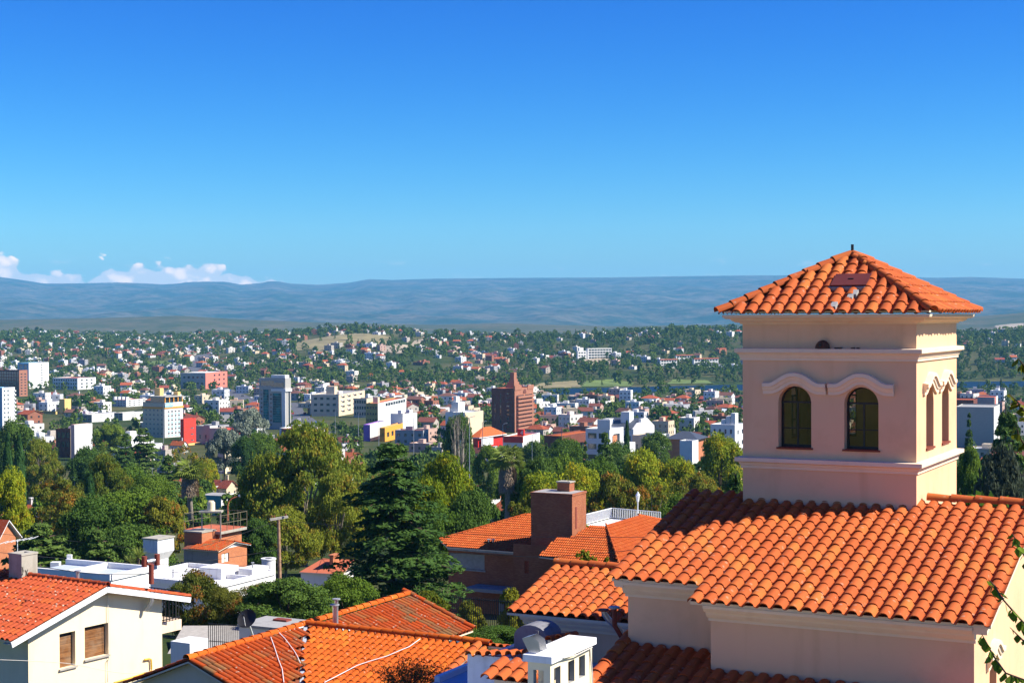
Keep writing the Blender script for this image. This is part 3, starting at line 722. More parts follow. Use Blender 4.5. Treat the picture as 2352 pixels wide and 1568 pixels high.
for k, u in enumerate((-2.21, -0.983)):
    arched_window(k, (u, 0, H0(-2.38)), (1, 0, 0), (0, -1, 0)); hood((u, 0, H0(-1.29)), (1, 0, 0), (0, -1, 0), house)
    arched_window(k, (u, D, H0(-2.38)), (-1, 0, 0), (0, 1, 0))
for v in (1.08, 2.42):
    arched_window(0, (0, v, H0(-2.38)), (0, 1, 0), (1, 0, 0)); hood((0, v, H0(-1.29)), (0, 1, 0), (1, 0, 0), house)
    arched_window(0, (-W, v, H0(-2.38)), (0, -1, 0), (-1, 0, 0))
# tower roof
OV = 0.36; ax = (-W / 2, D / 2, H0(Z_APEX)); c4 = [(-W - OV, -OV), (OV, -OV), (OV, D + OV), (-W - OV, D + OV)]
mb = MB()
OW = OV - .09; zo = H0(Z_EAVE) + .09 * (Z_APEX - Z_EAVE) / 2.0; c5 = [(-W - OW, -OW), (OW, -OW), (OW, D + OW), (-W - OW, D + OW)]
for i in range(4):
    a = c5[i]; b = c5[(i + 1) % 4]; slab(mb, [(*a, zo), (*b, zo), ax], M['deck'], 0.03)
troof = mb.build('tower_roof', house)
for i, nind in ((0, 110), (1, 60), (3, 0), (2, 0)):
    a = Vector((*c4[i], H0(Z_EAVE))); b = Vector((*c4[(i + 1) % 4], H0(Z_EAVE))); e1 = (b - a).normalized(); mid = (a + b) / 2; e2 = (mid - Vector(ax)).normalized(); Ls = (mid - Vector(ax)).length; hw = (b - a).length / 2
    tiles(troof, mid, e1, e2, [(-hw + .05, .03), (hw - .05, .03), (0.0, -Ls + 0.0)], 0.2452, 0.31, M['tile'], nind, camM=mh.M, seed=i + 3)
for i in range(4): caps(troof, Vector((*c4[i], H0(Z_EAVE) + .045)), Vector(ax) + Vector((0, 0, .05)), M['tile'], 0.095, 0.33)
mb = MB(); mb.tube([(ax[0], ax[1], ax[2] + .05), (ax[0], ax[1], ax[2] + .22)], 0.028, M['black']); mb.build('finial', troof)
# hatch on the front slope
a = Vector((-W / 2, -OV, H0(Z_EAVE))); e2 = (a - Vector(ax)).normalized(); nn = Vector((1, 0, 0)).cross(-e2); nn = nn if nn.z > 0 else -nn
hp = mh.plane(1957, 655, a, nn); T = Matrix((Vector((1, 0, 0)), -e2, nn)).transposed().to_4x4(); T.translation = hp + nn * .10
mb = MB(); mb.box(-.36, .36, -.28, .24, -.07, 0.0, M['cement'], T); hb = mb.build('hatch_curb', troof)
mb = MB(); mb.box(-.33, .33, -.25, .21, 0.003, .035, M['hatch'], T); mb.box(-.05, .05, -.02, .0, .035, .05, M['black'], T); mb.build('roof_hatch', troof)
mb = MB()
for (px, py) in ((1955, 690), (1917, 710), (1965, 682)):
    p = mh.plane(px, py, a, nn) + nn * .07
    T2 = T.copy(); T2.translation = p; mb.box(-.05, .05, -.10, .08, -.05, .04, M['cement'], T2)
mb.build('mortar_patch', troof)
# bird nest on the moulding
mb = MB(); nb = Vector(mh.onv(1890, 800, -.05)); nb.z = H0(-.565)
rgs = []
for i in range(8):
    a_ = i / 7 * math.pi / 2; rgs.append([nb + Vector((math.cos(2 * math.pi * k / 12) * .13 * math.cos(a_) * (1 + .1 * math.sin(k * 2.3)), math.sin(2 * math.pi * k / 12) * .08 * math.cos(a_), .15 * math.sin(a_))) for k in range(12)])
mb.faces([p for r_ in rgs for p in r_], [(i * 12 + k, i * 12 + (k + 1) % 12, (i + 1) * 12 + (k + 1) % 12, (i + 1) * 12 + k) for i in range(7) for k in range(12)], M['nest'], True)
mb.tube([nb + Vector((-.03, -.075, .06)), nb + Vector((-.03, -.088, .06))], .032, M['black'], 10)
for dx, s in ((.22, .05), (.30, .03), (.52, .04), (.62, .03)): mb.box(nb.x + dx, nb.x + dx + s * 1.6, nb.y - .03, nb.y + .02, nb.z, nb.z + .02, M['nest'])
nest = mb.mesh('mud_nest'); o = inst('mud_nest', nest); o.matrix_world = mh.M; tag(o, 'round brown mud bird nest on the upper moulding of the tower', 'nest')

# main roof below the tower
SL = 0.2655; e2m = Vector((0, -1, -SL)).normalized(); cs = math.sqrt(1 + SL * SL)
zA = lambda v: H0(-3.45 + SL * v)
U0, U1, V1 = -4.37, 2.03, 0.45
VL, VR, US = -3.64, -4.26, -2.68
mb = MB(); slab(mb, [(U0 + .05, VL + .1, zA(VL + .1)), (US, VL + .1, zA(VL + .1)), (US, V1, zA(V1)), (U0 + .05, V1, zA(V1))], M['deck'], .05)
slab(mb, [(US, VR + .1, zA(VR + .1)), (U1, VR + .1, zA(VR + .1)), (U1, V1, zA(V1)), (US, V1, zA(V1))], M['deck'], .05)
slab(mb, [(U0 + .05, V1, zA(V1)), (U1, V1, zA(V1)), (U1, V1 + 5, zA(V1) - 5 * SL), (U0 + .05, V1 + 5, zA(V1) - 5 * SL)], M['deck'], .05)
mroof = mb.build('main_roof', house)
P0 = Vector((0, 0, zA(0)))
npit = (U1 - U0) / 27
tl = [(U0, -VL * cs), (US + .02, -VL * cs), (US + .02, -V1 * cs), (U0, -V1 * cs)]
tr = [(US, -VR * cs), (U1 + .02, -VR * cs), (U1 + .02, -V1 * cs), (US, -V1 * cs)]
def cut_tower(poly): return poly
tiles(mroof, P0, (1, 0, 0), e2m, tl, (US - U0) / 7, 0.318, M['tile'], 40, camM=mh.M, seed=11)
tiles(mroof, P0, (1, 0, 0), e2m, tr, (U1 - US) / 20, 0.318, M['tile'], 70, camM=mh.M, seed=12)
caps(mroof, (0.12, V1, zA(V1) + .07), (U1 + .1, V1, zA(V1) + .07), M['tile'], .11, .42)
# walls and eaves mouldings of the main house
mb = MB(); ZG = 0.3
zl, zr = zA(VL) - .015, zA(VR) - .015
wall(mb, (-4.15, -3.24, ZG), (1, 0, 0), (0, -1, 0), 1.71, zA(-3.24) - .07 - ZG, [], .2, M['stucco'])
wall(mb, (-2.44, -3.86, ZG), (1, 0, 0), (0, -1, 0), 4.17, zA(-3.86) - .07 - ZG, [], .2, M['stucco'])
mb.poly([(-2.44, -3.24, ZG), (-2.44, -3.86, ZG), (-2.44, -3.86, zA(-3.86) - .07), (-2.44, -3.24, zA(-3.24) - .07)], M['stucco'])
# left gable
mb.poly([(-4.15, 5, ZG), (-4.15, -3.24, ZG), (-4.15, -3.24, zA(-3.24) - .06), (-4.15, V1, zA(V1) - .06), (-4.15, 5, zA(V1) - 4.6 * SL)], M['stucco'])
mb.build('wall', house)
# sunlit gable wall on the right with one tall arched opening
mb = MB(); gx = 1.73; base = ZG
aw = (-2.62, -2.02)        # opening in v
wz0, wz1 = H0(-7.9), H0(-5.38)
Hh = zA(-3.86) - .06 - base
wall(mb, (gx, -3.86, base), (0, 1, 0), (1, 0, 0), 6.5, Hh, [(aw[0] + 3.86, aw[1] + 3.86, wz0 - base, wz1 - base, .30)], .20, M['stucco'])
mb.poly([(gx, -3.86, base + Hh), (gx, 2.64, base + Hh), (gx, V1, zA(V1) - .06)], M['stucco'])
mb.build('gable_wall', house)
hood((gx, sum(aw) / 2, wz1 - .02), (0, 1, 0), (1, 0, 0), house)
mb = MB(); mb.poly([(gx - .19, aw[0], wz0), (gx - .19, aw[1], wz0), (gx - .19, aw[1], wz1), (gx - .19, aw[0], wz1)], M['wood']); mb.build('shutter', house)
prof = [(0.0, -.30), (.03, -.30), (.035, -.25), (.10, -.235), (.16, -.17), (.17, -.13), (.24, -.12), (.30, -.06), (.31, -.01), (0, -.01)]
for nm, a, b in (('l', (-4.19, -3.24, zl), (-2.44, -3.24, zl)), ('r', (-2.47, -3.86, zr), (1.76, -3.86, zr))):
    mb = MB(); sweep(mb, a, b, (0, -1, 0), prof, M['cornice']); mb.build('eaves_moulding', house)
mb = MB(); mb.bar((-4.2, VL + .1, zA(VL) - .06), (-4.2, V1, zA(V1) - .06), .16, .12, M['cornice']); mb.build('verge_board', house)
mb = MB(); mb.bar((gx + .13, VR + .12, zA(VR) - .07), (gx + .13, V1, zA(V1) - .07), .22, .12, M['cornice']); mb.build('verge_board', house)
# lower roof in the shade
zC = lambda v: H0(-5.57 + SL * (v + 3.24)); VC0 = -5.15
mb = MB(); slab(mb, [(-4.3, VC0, zC(VC0)), (3.0, VC0, zC(VC0)), (3.0, -3.8, zC(-3.8)), (-2.44, -3.8, zC(-3.8)), (-2.44, -3.2, zC(-3.2)), (-4.3, -3.2, zC(-3.2))], M['deck'], .06)
lroof = mb.build('lower_roof', house); P0c = Vector((0, -3.24, zC(-3.24))); vb = (-VC0 - 3.24) * cs
tiles(lroof, P0c, (1, 0, 0), e2m, [(-4.10, vb), (3.0, vb), (3.0, .62 * cs), (-2.44, .62 * cs), (-2.44, -.02), (-4.10, -.02)], .248, .318, M['tile'], 60, camM=mh.M, seed=15)
caps(lroof, (-4.20, VC0, zC(VC0) + .05), (-4.20, -2.6, zC(-2.6) + .05), M['tile'], .12, .36, 'verge_tile')
mb = MB(); mb.poly([(-4.22, -2.5, ZG), (-4.22, VC0, ZG), (-4.22, VC0, zC(VC0) - .03), (-4.22, -2.5, zC(-2.5) - .03)], M['stucco']); mb.poly([(-4.22, VC0 + .1, ZG), (3, VC0 + .1, ZG), (3, VC0 + .1, zC(VC0) - .03), (-4.22, VC0 + .1, zC(VC0) - .03)], M['stucco']); mb.build('wall', house)
# wing with its own small roof
wg = [mh.loc((-.134, 34.0, -6.30)), None]; w0 = wg[0]; wl = 2.455
mb = MB(); A0 = Vector(w0); B0 = A0 + Vector((4.6, 0, 0)); up = Vector((0, wl, wl * SL))
slab(mb, [A0, B0, B0 + up, A0 + up], M['deck'], .05); slab(mb, [A0 + up, B0 + up, B0 + up + Vector((0, 2.4, -.64)), A0 + up + Vector((0, 2.4, -.64))], M['deck'], .05)
wroof = mb.build('wing_roof', house)
tiles(wroof, A0, (1, 0, 0), e2m, [(0, 0), (4.6, 0), (4.6, -wl * cs), (0, -wl * cs)], .2421, .31, M['tile'], 20, camM=mh.M, seed=17)
caps(wroof, A0 + up + Vector((0, 0, .07)), B0 + up + Vector((0, 0, .07)), M['tile'], .115, .44)
mb = MB(); sweep(mb, A0 + Vector((.28, .38, -.015)), B0 + Vector((0, .38, -.015)), (0, -1, 0), [(p[0] * 1.15, p[1] * 1.1) for p in prof], M['cornice']); mb.build('eaves_moulding', house)
mb = MB(); a = A0 + Vector((.34, .40, 0)); wall(mb, (a.x, a.y, ZG), (1, 0, 0), (0, -1, 0), 4.2, a.z - ZG, [], .2, M['stucco'])
mb.poly([(a.x, a.y + 4.0, ZG), (a.x, a.y, ZG), (a.x, a.y, a.z), (a.x, a.y + 2.05, a.z + .53), (a.x, a.y + 4.0, a.z)], M['stucco']); mb.build('wall', house)
# bent metal flues in front of the wing
mb = MB(); Yf = 28.5
mb.tube([P(1441, 1472, Yf + .3), P(1420, 1442, Yf), P(1398, 1422, Yf), P(1388, 1409, Yf), P(1387, 1401, Yf)], .055, M['metal']); mb.tube([P(1386, 1402, Yf), P(1386, 1398, Yf)], .10, M['rust'], 12)
o = mb.build('flue_pipe'); tag(o, 'slanting grey metal flue with a flat cap, left one in front of the tiled wing', 'flue pipe')
mb = MB(); mb.tube([P(1436, 1476, Yf - .2), P(1418, 1446, Yf - .3), P(1412, 1436, Yf - .3), P(1411, 1393, Yf - .3)], .045, M['rust']); mb.tube([P(1411, 1396, Yf - .3), P(1411, 1392, Yf - .3)], .10, M['greymetal'], 12)
o = mb.build('flue_pipe'); tag(o, 'upright rusty flue with a round cap, right one in front of the tiled wing', 'flue pipe')

# rendered chimney with slots and cowl, lower right of the middle
ch = Fr(P(1264, 1509, 22.6).x, 22.6, -13.0, 117.0)
ztop = ch.loc(P(1264, 1509, 22.6)).z; wd = .36; dp = 1.45
chim = empty('chimney', ch.M, 'cream rendered chimney with square smoke slots and a flat whitewashed top', 'chimney')
mb = MB(); zz0 = .3; Hc = ztop - .08 - zz0
opc = [(v, v + .22, Hc - .42, Hc - .10) for v in (.12, .60, .98)]
wall(mb, (0, 0, zz0), (0, 1, 0), (1, 0, 0), dp, Hc, opc, .08, M['cream'], M['cement'])
wall(mb, (-wd, 0, zz0), (1, 0, 0), (0, -1, 0), wd, Hc, [(.09, .25, Hc - .34, Hc - .12)], .08, M['cream'], M['cement'])
wall(mb, (0, dp, zz0), (-1, 0, 0), (0, 1, 0), wd, Hc, [], .08, M['cream'])
wall(mb, (-wd, dp, zz0), (0, -1, 0), (-1, 0, 0), dp, Hc, [(dp - v - .22, dp - v, Hc - .42, Hc - .10) for v in (.12, .60, .98)], .08, M['cream'])
mb.box(-wd + .08, -.08, .08, dp - .08, Hc - .5, Hc - .46, M['black']); mb.build('wall', chim)
mb = MB(); mb.box(-wd - .05, .05, -.06, dp + .06, ztop - .08, ztop + .02, M['whitewash']); mb.build('cap', chim)
mb = MB(); T = Matrix.Translation((-wd + .10, .16, ztop + .02)) @ Matrix.Rotation(R(-24), 4, 'Y') @ Matrix.Scale(.72, 4)
for s in (-1, 1):
    mb.faces([T @ Vector(p) * 1 for p in ((-.13, s * .15, 0), (.12, s * .15, 0), (.16, s * .15, .20), (.04, s * .15, .36), (-.16, s * .15, .38))], [(0, 1, 2, 3, 4)], M['metal'])
mb.faces([T @ Vector(p) for p in ((-.13, -.15, 0), (-.13, .15, 0), (-.16, .15, .38), (-.16, -.15, .38), (.04, -.15, .36), (.04, .15, .36))], [(0, 1, 2, 3), (3, 2, 5, 4)], M['metal'])
cw = mb.build('chimney_cowl', chim)
mb = MB(); mb.tube([(.01, dp - .1, ztop - .1), (.03, dp - .06, ztop - .5), (.03, dp - .04, ztop - 1.3)], .012, M['palewire'], 5); mb.tube([(.06, .3, ztop - .06), (.065, .8, ztop - .1), (.05, dp - .1, ztop - .1)], .010, M['palewire'], 5); mb.build('cable', chim)

# small courtyard pieces between the chimney and the wing
fr2 = Fr(P(1190, 1500, 28.5).x, 28.5, -13.0, 117.0)
oven = empty('outdoor_oven', fr2.M, 'weathered white outdoor oven with a rounded hood and a raised cross in the shade', 'oven')
def fz(px, py, Y): return fr2.loc(P(px, py, Y))
z1 = fz(1215, 1432, 28.5).z; z0 = fz(1215, 1496, 28.5).z
mb = MB(); hw = .33; n = 10; pr = [(-hw, z0), *[(hw * -math.cos(math.pi * i / n), z1 - .22 + .22 * math.sin(math.pi * i / n)) for i in range(n + 1)], (hw, z0)]
pr = [(p[0] + .25, p[1]) for p in pr]; A = [(x, 0, z) for x, z in pr]; B = [(x, .6, z) for x, z in pr]; k = len(pr)
mb.poly(A, M['stained_shaded']); mb.poly(B[::-1], M['stained_shaded'])
for i in range(k - 1): mb.poly([A[i], B[i], B[i + 1], A[i + 1]], M['stained_shaded'])
mb.box(-.12, .62, -.06, .66, .3, z0, M['stained_shaded'])
mb.build('hood', oven); mb = MB(); mb.box(.36, .42, -.03, 0, z0 + .12, z0 + .42, M['stained_shaded']); mb.box(.30, .48, -.034, 0, z0 + .26, z0 + .32, M['stained_shaded']); mb.build('cross', oven)
# terrace floor, parapet, tile-capped garden wall
te = fr2.loc(P(1131, 1510, 34.0)); mb = MB()
mb.box(te.x, te.x + 7, -9, 6.2, 0, te.z, M['bluegrey']); mb.box(te.x, te.x + .12, te.y - 2.5, te.y + 1.5, te.z + .003, te.z + .12, M['white']); o = mb.build('terrace'); o.matrix_world = fr2.M; tag(o, kind='structure')
gw = empty('garden_wall', fr2.M, 'low rendered garden wall capped with dark clay tiles, left of the slotted chimney', 'wall')
p0 = fz(1130, 1534, 25.0); p1 = fz(1222, 1546, 25.0)
mb = MB(); pe = Vector((p1.x, p0.y, 0)); mb.box(p0.x + .05, p1.x + .4, p0.y - .02, p0.y + .5, .3, p0.z - .16, M['cornice']); mb.build('wall', gw)
mb = MB(); tiles_root = mb.poly([(p0.x, p0.y - .2, p0.z - .12), (p1.x + .4, p0.y - .2, p0.z - .12), (p1.x + .4, p0.y + .42, p0.z + .04), (p0.x, p0.y + .42, p0.z + .04)], M['deck']); cp = mb.build('coping', gw)
tiles(cp, (p0.x, p0.y - .25, p0.z - .13), (1, 0, 0), e2m, [(-.05, 0), (p1.x - p0.x + .4, 0), (p1.x - p0.x + .4, -.62), (-.05, -.62)], .23, .31, M['tile'], 40)
gw2 = empty('garden_wall', fr2.M, 'short tile-topped wall piece rising behind the slotted chimney', 'wall')
p0 = fz(1258, 1461, 27.6); mb = MB(); mb.box(p0.x, p0.x + .55, p0.y, p0.y + .12, .3, p0.z - .06, M['cream']); mb.box(p0.x - 1.6, p0.x, p0.y + .01, p0.y + .12, .3, p0.z - .45, M['whitewash']); mb.build('wall', gw2)
mb = MB(); me = tile_mesh('coping_tile', M['tile'], .19, .25, .075)
for i in range(3): inst('tile', me, gw2, Matrix.Translation((p0.x - .02 + i * .19, p0.y - .06, p0.z - .06 + i * .045)))
for i in range(8): inst('tile', me, gw2, Matrix.Translation((p0.x - 1.6 + i * .2, p0.y - .06, p0.z - .47 + i * .02)))
# ---------------------------------------------------------------- cream gabled house, lower left
A_ = P(247, 1347, 50.0); fl = Fr(A_.x, A_.y, -17.0, 33.0); zA_ = fl.loc(A_).z
lh = empty('gabled_house', fl.M, 'cream gabled house with lichen-spotted red tile roof and two closed wooden shutters', 'house')
eL = fl.onv(27.4, 1474); eR = fl.onv(438.5, 1371); sL = (zA_ - eL.z) / -eL.x; sR = (zA_ - eR.z) / eR.x
LY = 13.0
wy = .42; wl_ = fl.onv(64.4, 1440, wy).x; wr_ = fl.onv(371.9, 1400, wy).x
mb = MB(); ops = []
for (xa, xb, ya, yb) in ((136.8, 173, 1451.5, 1531.6), (194.5, 248.3, 1434.5, 1508)):
    p = fl.onv(xa, (ya + yb) / 2, wy); q_ = fl.onv(xb, (ya + yb) / 2, wy); xm = (xa + xb) / 2
    zt1 = fl.onv(xm, ya, wy).z; zb1 = fl.onv(xm, yb, wy).z; ops.append((p.x - wl_, q_.x - wl_, zb1, zt1))
Hl = zA_ - sL * (-wl_) - .10; Wl = wr_ - wl_
wall(mb, (wl_, wy, 0), (1, 0, 0), (0, -1, 0), Wl, Hl, ops, .22, M['cream'])
mb.poly([(wl_, wy, Hl), (wr_, wy, Hl), (wr_, wy, zA_ - sR * wr_ - .10), (0, wy, zA_ - .10)], M['cream'])
mb.poly([(wl_, LY, 0), (wl_, wy, 0), (wl_, wy, Hl), (wl_, LY, Hl)], M['cream']); mb.poly([(wr_, wy, 0), (wr_, LY, 0), (wr_, LY, Hl), (wr_, wy, Hl)], M['cream'])
mb.build('wall', lh)
for i, o in enumerate(ops):
    x0, x1, z0, z1 = o[0] + wl_, o[1] + wl_, o[2], o[3]
    wb = MB(); wb.box(x0 + .02, x1 - .02, wy + .17, wy + .2, z0, z1, M['black']); wn = wb.build('window', lh)
    sb = MB(); ns = int((z1 - z0 - .1) / .045)
    for k in range(ns): sb.box(x0 + .02, x1 - .02, wy + .135 + .006 * (k % 2), wy + .165, z0 + .01 + k * .045, z0 + .01 + (k + 1) * .045 - .004, M['wood'])
    s_ = sb.build('roller_shutter', wn); s_['kind'] = 'stuff'
    sb = MB(); sb.box(x0 - .04, x1 + .04, wy - .07, wy + .16, z0 - .05, z0 - .002, M['pavement']); sb.build('sill', wn)
zr_ = lambda x: zA_ - (sL * -x if x < 0 else sR * x)
mb = MB(); slab(mb, [(eL.x + .06, .04, zr_(eL.x + .06)), (0, .04, zA_), (0, LY, zA_), (eL.x + .06, LY, zr_(eL.x + .06))], M['deck'], .06); slab(mb, [(0, .04, zA_), (eR.x, .04, zr_(eR.x)), (eR.x, LY, zr_(eR.x)), (0, LY, zA_)], M['deck'], .06)
rf = mb.build('roof', lh)
P0 = Vector((0, 0, zA_ + .0)); cl = math.hypot(1, sL)
tiles(rf, P0, (0, 1, 0), (-1, 0, -sL), [(.0, -eL.x * cl), (LY, -eL.x * cl), (LY, 0.02), (.0, 0.02)], .236, .33, M['tile_left'], 240, camM=fl.M, seed=21, h=.065)
tiles(rf, P0, (0, 1, 0), (1, 0, -sR), [(.0, eR.x * math.hypot(1, sR)), (LY, eR.x * math.hypot(1, sR)), (LY, 0.02), (.0, 0.02)], .236, .33, M['tile_left'], 40, camM=fl.M, seed=22, h=.065)
caps(rf, (0, .0, zA_ + .06), (0, LY, zA_ + .06), M['tile_left'], .10, .40)
for s_, xx_ in ((sL, eL.x), (sR, eR.x)):
    mb = MB(); a = Vector((0, .02, zA_ - .09)); b = Vector((xx_, .02, zr_(xx_) - .09)); mb.bar(a, b, .04, .17, M['paint']); mb.build('verge_board', rf)
    mb = MB(); mb.poly([(0, .04, zA_ - .085), (xx_, .04, zr_(xx_) - .085), (xx_, wy, zr_(xx_) - .085), (0, wy, zA_ - .085)], M['cream']); mb.build('soffit', rf)
    # tiles laid along the verge
nL = Vector((sL, 0, 1)).normalized()
def on_left_roof(px, py): return fl.plane(px, py, (0, 0, zA_), Vector((-sL, 0, 1)))
# concrete chimney
cb = on_left_roof(50, 1334); zt1 = fl.plane(50, 1274, cb, (0, 1, 0)).z
xr1 = fl.onv(86, 1270, cb.y).x; yl1 = fl.onu(20, 1270, cb.x).y
cc = empty('chimney', fl.M @ Matrix.Translation((cb.x, cb.y, cb.z - .3)), 'square raw concrete chimney with loose cables, on the red roof at lower left', 'chimney')
mb = MB(); h_ = zt1 - cb.z + .3; wx = xr1 - cb.x; dy_ = yl1 - cb.y
mb.box(0, wx, 0, dy_, -.6, h_ - .02, M['concrete']); mb.build('shaft', cc)
mb = MB(); mb.box(-.02, wx + .02, -.02, dy_ * .3, h_ - .03, h_ + .03, M['concrete']); mb.box(-.02, wx + .02, dy_ * .7, dy_ + .02, h_ - .03, h_ + .03, M['concrete']); mb.box(-.02, wx * .25, dy_ * .3, dy_ * .7, h_ - .03, h_ + .03, M['concrete']); mb.box(wx * .75, wx + .02, dy_ * .3, dy_ * .7, h_ - .03, h_ + .03, M['concrete']); mb.box(wx * .25, wx * .75, dy_ * .3, dy_ * .7, h_ - .3, h_ - .018, M['black']); mb.build('cap', cc)
mb = MB()
for k in range(4):
    pts = [(wx * (.05 + .22 * k + .12 * math.sin(3 * q_ + k)), -.02, h_ * (.55 - .1 * k) + .16 * math.sin(q_ * 2.1 + k * 2)) for q_ in range(5)]; mb.tube(pts, .008, M['wire'], 4)
mb.build('cable', cc)
def vent(px, y0, y1, r, label, tilt=None, mat='metal', cap=True, base=None, nm='vent_pipe'):
    p = base if base is not None else fl.M @ on_left_roof(px, y1); zt2 = P(px, y0, p.y).z
    e = empty(nm, Matrix.Translation(p), label, 'vent pipe'); mb = MB(); mb.tube([(0, 0, -.1), (0, 0, zt2 - p.z)], r, M[mat], 10); mb.build('pipe', e)
    if cap: mb = MB(); mb.tube([(0, 0, zt2 - p.z + .0), (0, 0, zt2 - p.z + .03)], r * 2.1, M['greymetal'], 12); mb.build('cap', e)
    return e
vent(179, 1311, 1331, .055, 'short metal vent pipe with flat cap near the ridge of the lichen-spotted roof')
vent(60, 1376, 1388, .05, 'stubby dark vent pipe low on the lichen-spotted roof', cap=False, mat='rust')
# T-shaped flue through the right eave
Yt = (fl.M @ fl.onv(347, 1340, -.12)).y
e = empty('flue_pipe', Matrix.Translation(P(347, 1340, Yt)), 'T-shaped flue of rust red pipes rising through the right eave of the cream house', 'flue pipe'); B_ = P(347, 1340, Yt)
rp = lambda px, py, dy=0.0: P(px, py, Yt + dy) - B_
mb = MB(); mb.tube([rp(347.5, 1340), rp(347.5, 1295)], .085, M['rust'], 12); mb.build('pipe', e)
mb = MB(); mb.tube([rp(336, 1290), rp(356, 1286, .25)], .085, M['metal'], 12); mb.build('cross_pipe', e)
for a, d_ in ((331.5, 0), (361, .25)): mb = MB(); mb.tube([rp(a, 1301 - (4 if d_ else 0), d_), rp(a, 1277 - (5 if d_ else 0), d_)], .09, M['rust'], 12); mb.build('end_pipe', e)
Y2 = (fl.M @ fl.onv(340, 1380, .2)).y
mb = MB(); mb.tube([P(348.5, 1352, Y2) - B_, P(348.5, 1378, Y2) - B_, P(346, 1386, Y2) - B_, P(335, 1401, Y2) - B_], .075, M['metal'], 10); mb.build('lower_pipe', e)
# gas pipe and cable on the facade
mb = MB(); f_ = lambda px, py: fl.M @ fl.onv(px, py, wy - .06)
mb.tube([f_(332, 1514), f_(343, 1512), f_(347, 1513.5), f_(348, 1535), f_(348, 1540), f_(300, 1556), f_(262, 1567)], .03, M['yellow'], 8)
o = mb.build('gas_pipe'); tag(o, 'bent yellow gas pipe on the cream wall above the old tiles', 'pipe')
mb = MB(); mb.tube([f_(247, 1352), f_(248.5, 1400), f_(249.5, 1470), f_(250, 1512), f_(246, 1518), f_(247, 1566)], .012, M['palewire'], 5); o = mb.build('cable'); tag(o, 'thin pale cable running down the cream gable wall', 'cable')
# balcony with black railing on the right side
bz = fl.onv(375, 1431, wy + .3).z
bal = MB(); bx0, bx1 = wr_, wr_ + 1.25; bal.box(bx0, bx1, wy + .35, wy + 1.9, bz - .35, bz, M['cornice']); bo = bal.build('balcony', lh)
rt = fl.onv(376, 1392, wy + .3).z - .0; hr = .95
mb = MB(); mb.bar((bx0, wy + .4, bz + hr), (bx1 - .03, wy + .4, bz + hr), .04, .03, M['black']); mb.bar((bx0, wy + .4, bz + .08), (bx1 - .03, wy + .4, bz + .08), .03, .03, M['black']); mb.bar((bx1 - .03, wy + .4, bz + hr), (bx1 - .03, wy + 1.85, bz + hr), .03, .03, M['black']); mb.build('rail', bo)
bm_ = MB(); bm_.box(-.011, .011, -.011, .011, 0, hr, M['black']); bme = bm_.mesh('baluster')
for k in range(9): inst('baluster', bme, bo, Matrix.Translation((bx0 + .05 + k * .14, wy + .4, bz)))
for k in range(1, 9): inst('baluster', bme, bo, Matrix.Translation((bx1 - .03, wy + .4 + k * .17, bz)))
mb = MB(); mb.tube([fl.onu(17, 1464, wl_ - .02), fl.onu(17, 1464, wl_ - .08)], .11, M['black'], 12); mb.build('wall_vent', lh)

# ---------------------------------------------------------------- neighbour's crossing roofs, lower middle
J = P(702, 1438, 49.0); fc_ = Fr(J.x, J.y, -17.5, 118.0); zJ = fc_.loc(J).z
nh = empty('low_house', fc_.M, 'low house with crossing clay roofs, orange tiles in front and mossy old tiles behind', 'house')
s1, s2 = .39, .26; yT = 6.1; yB = -5.6; xR = 6.15; xE = 2.5
mb = MB()
slab(mb, [(0, yB, zJ), (xE * 3, yB, zJ - xE * 3 * s1), (0.0, 0, zJ)], M['deck'], .05)
slab(mb, [(0, -.3, zJ), (xE, -.3, zJ - xE * s1), (xE, yT, zJ - xE * s1), (0, yT, zJ)], M['deck'], .05)
slab(mb, [(0, 0, zJ), (5.6, -8.4, zJ - 8.4 * s2), (xR, -8.4, zJ - 8.4 * s2), (xR, 0, zJ)], M['deck'], .05)
slab(mb, [(.4, 0, zJ), (xR + 1.6, 0, zJ), (xR + 1.6, 1.9, zJ - 1.9 * s2), (2.2, 1.9, zJ - 1.9 * s2)], M['deck'], .05)
slab(mb, [(0, yB, zJ), (0, yT, zJ), (-2.4, yT, zJ - 2.4 * s1), (-2.4, yB, zJ - 2.4 * s1)], M['deck'], .05)
nroof = mb.build('roof', nh); c1 = math.hypot(1, s1); c2 = math.hypot(1, s2); O_ = Vector((0, 0, zJ))
tiles(nroof, O_, (1, 0, 0), (0, -1, -s2), [(.08, -.02), (xR, -.02), (xR, 8.4 * c2), (5.65, 8.4 * c2)], .236, .33, M['tile_new'], 190, camM=fc_.M, seed=31, h=.075)
tiles(nroof, O_, (0, 1, 0), (1, 0, -s1), [(0.15, 0), (yT, 0), (yT, xE * c1), (0.15, xE * c1)], .225, .42, M['tile_old'], 50, camM=fc_.M, seed=32, h=.085, bw=.78)
tiles(nroof, O_, (0, 1, 0), (1, 0, -s1), [(-.12, 0), (yB, 0), (yB, 3.6 * c1)], .225, .42, M['tile_old'], 50, camM=fc_.M, seed=33, h=.085, bw=.78)
tiles(nroof, O_, (0, 1, 0), (-1, 0, -s1), [(yB, 0), (yB + 4.5, 0), (yB + 4.5, 2.4 * c1), (yB, 2.4 * c1)], .225, .42, M['tile_old'], 6, camM=fc_.M, seed=34, h=.08)
tiles(nroof, O_, (1, 0, 0), (0, 1, -s2), [(xR - .6, 0), (xR + 1.6, 0), (xR + 1.6, 1.9 * c2), (xR - .6, 1.9 * c2)], .236, .33, M['tile_old'], 8, camM=fc_.M, seed=35, h=.07)
caps(nroof, (-.05, yB, zJ + .07), (-.05, yT + .05, zJ + .07), M['tile_new'], .12, .42)
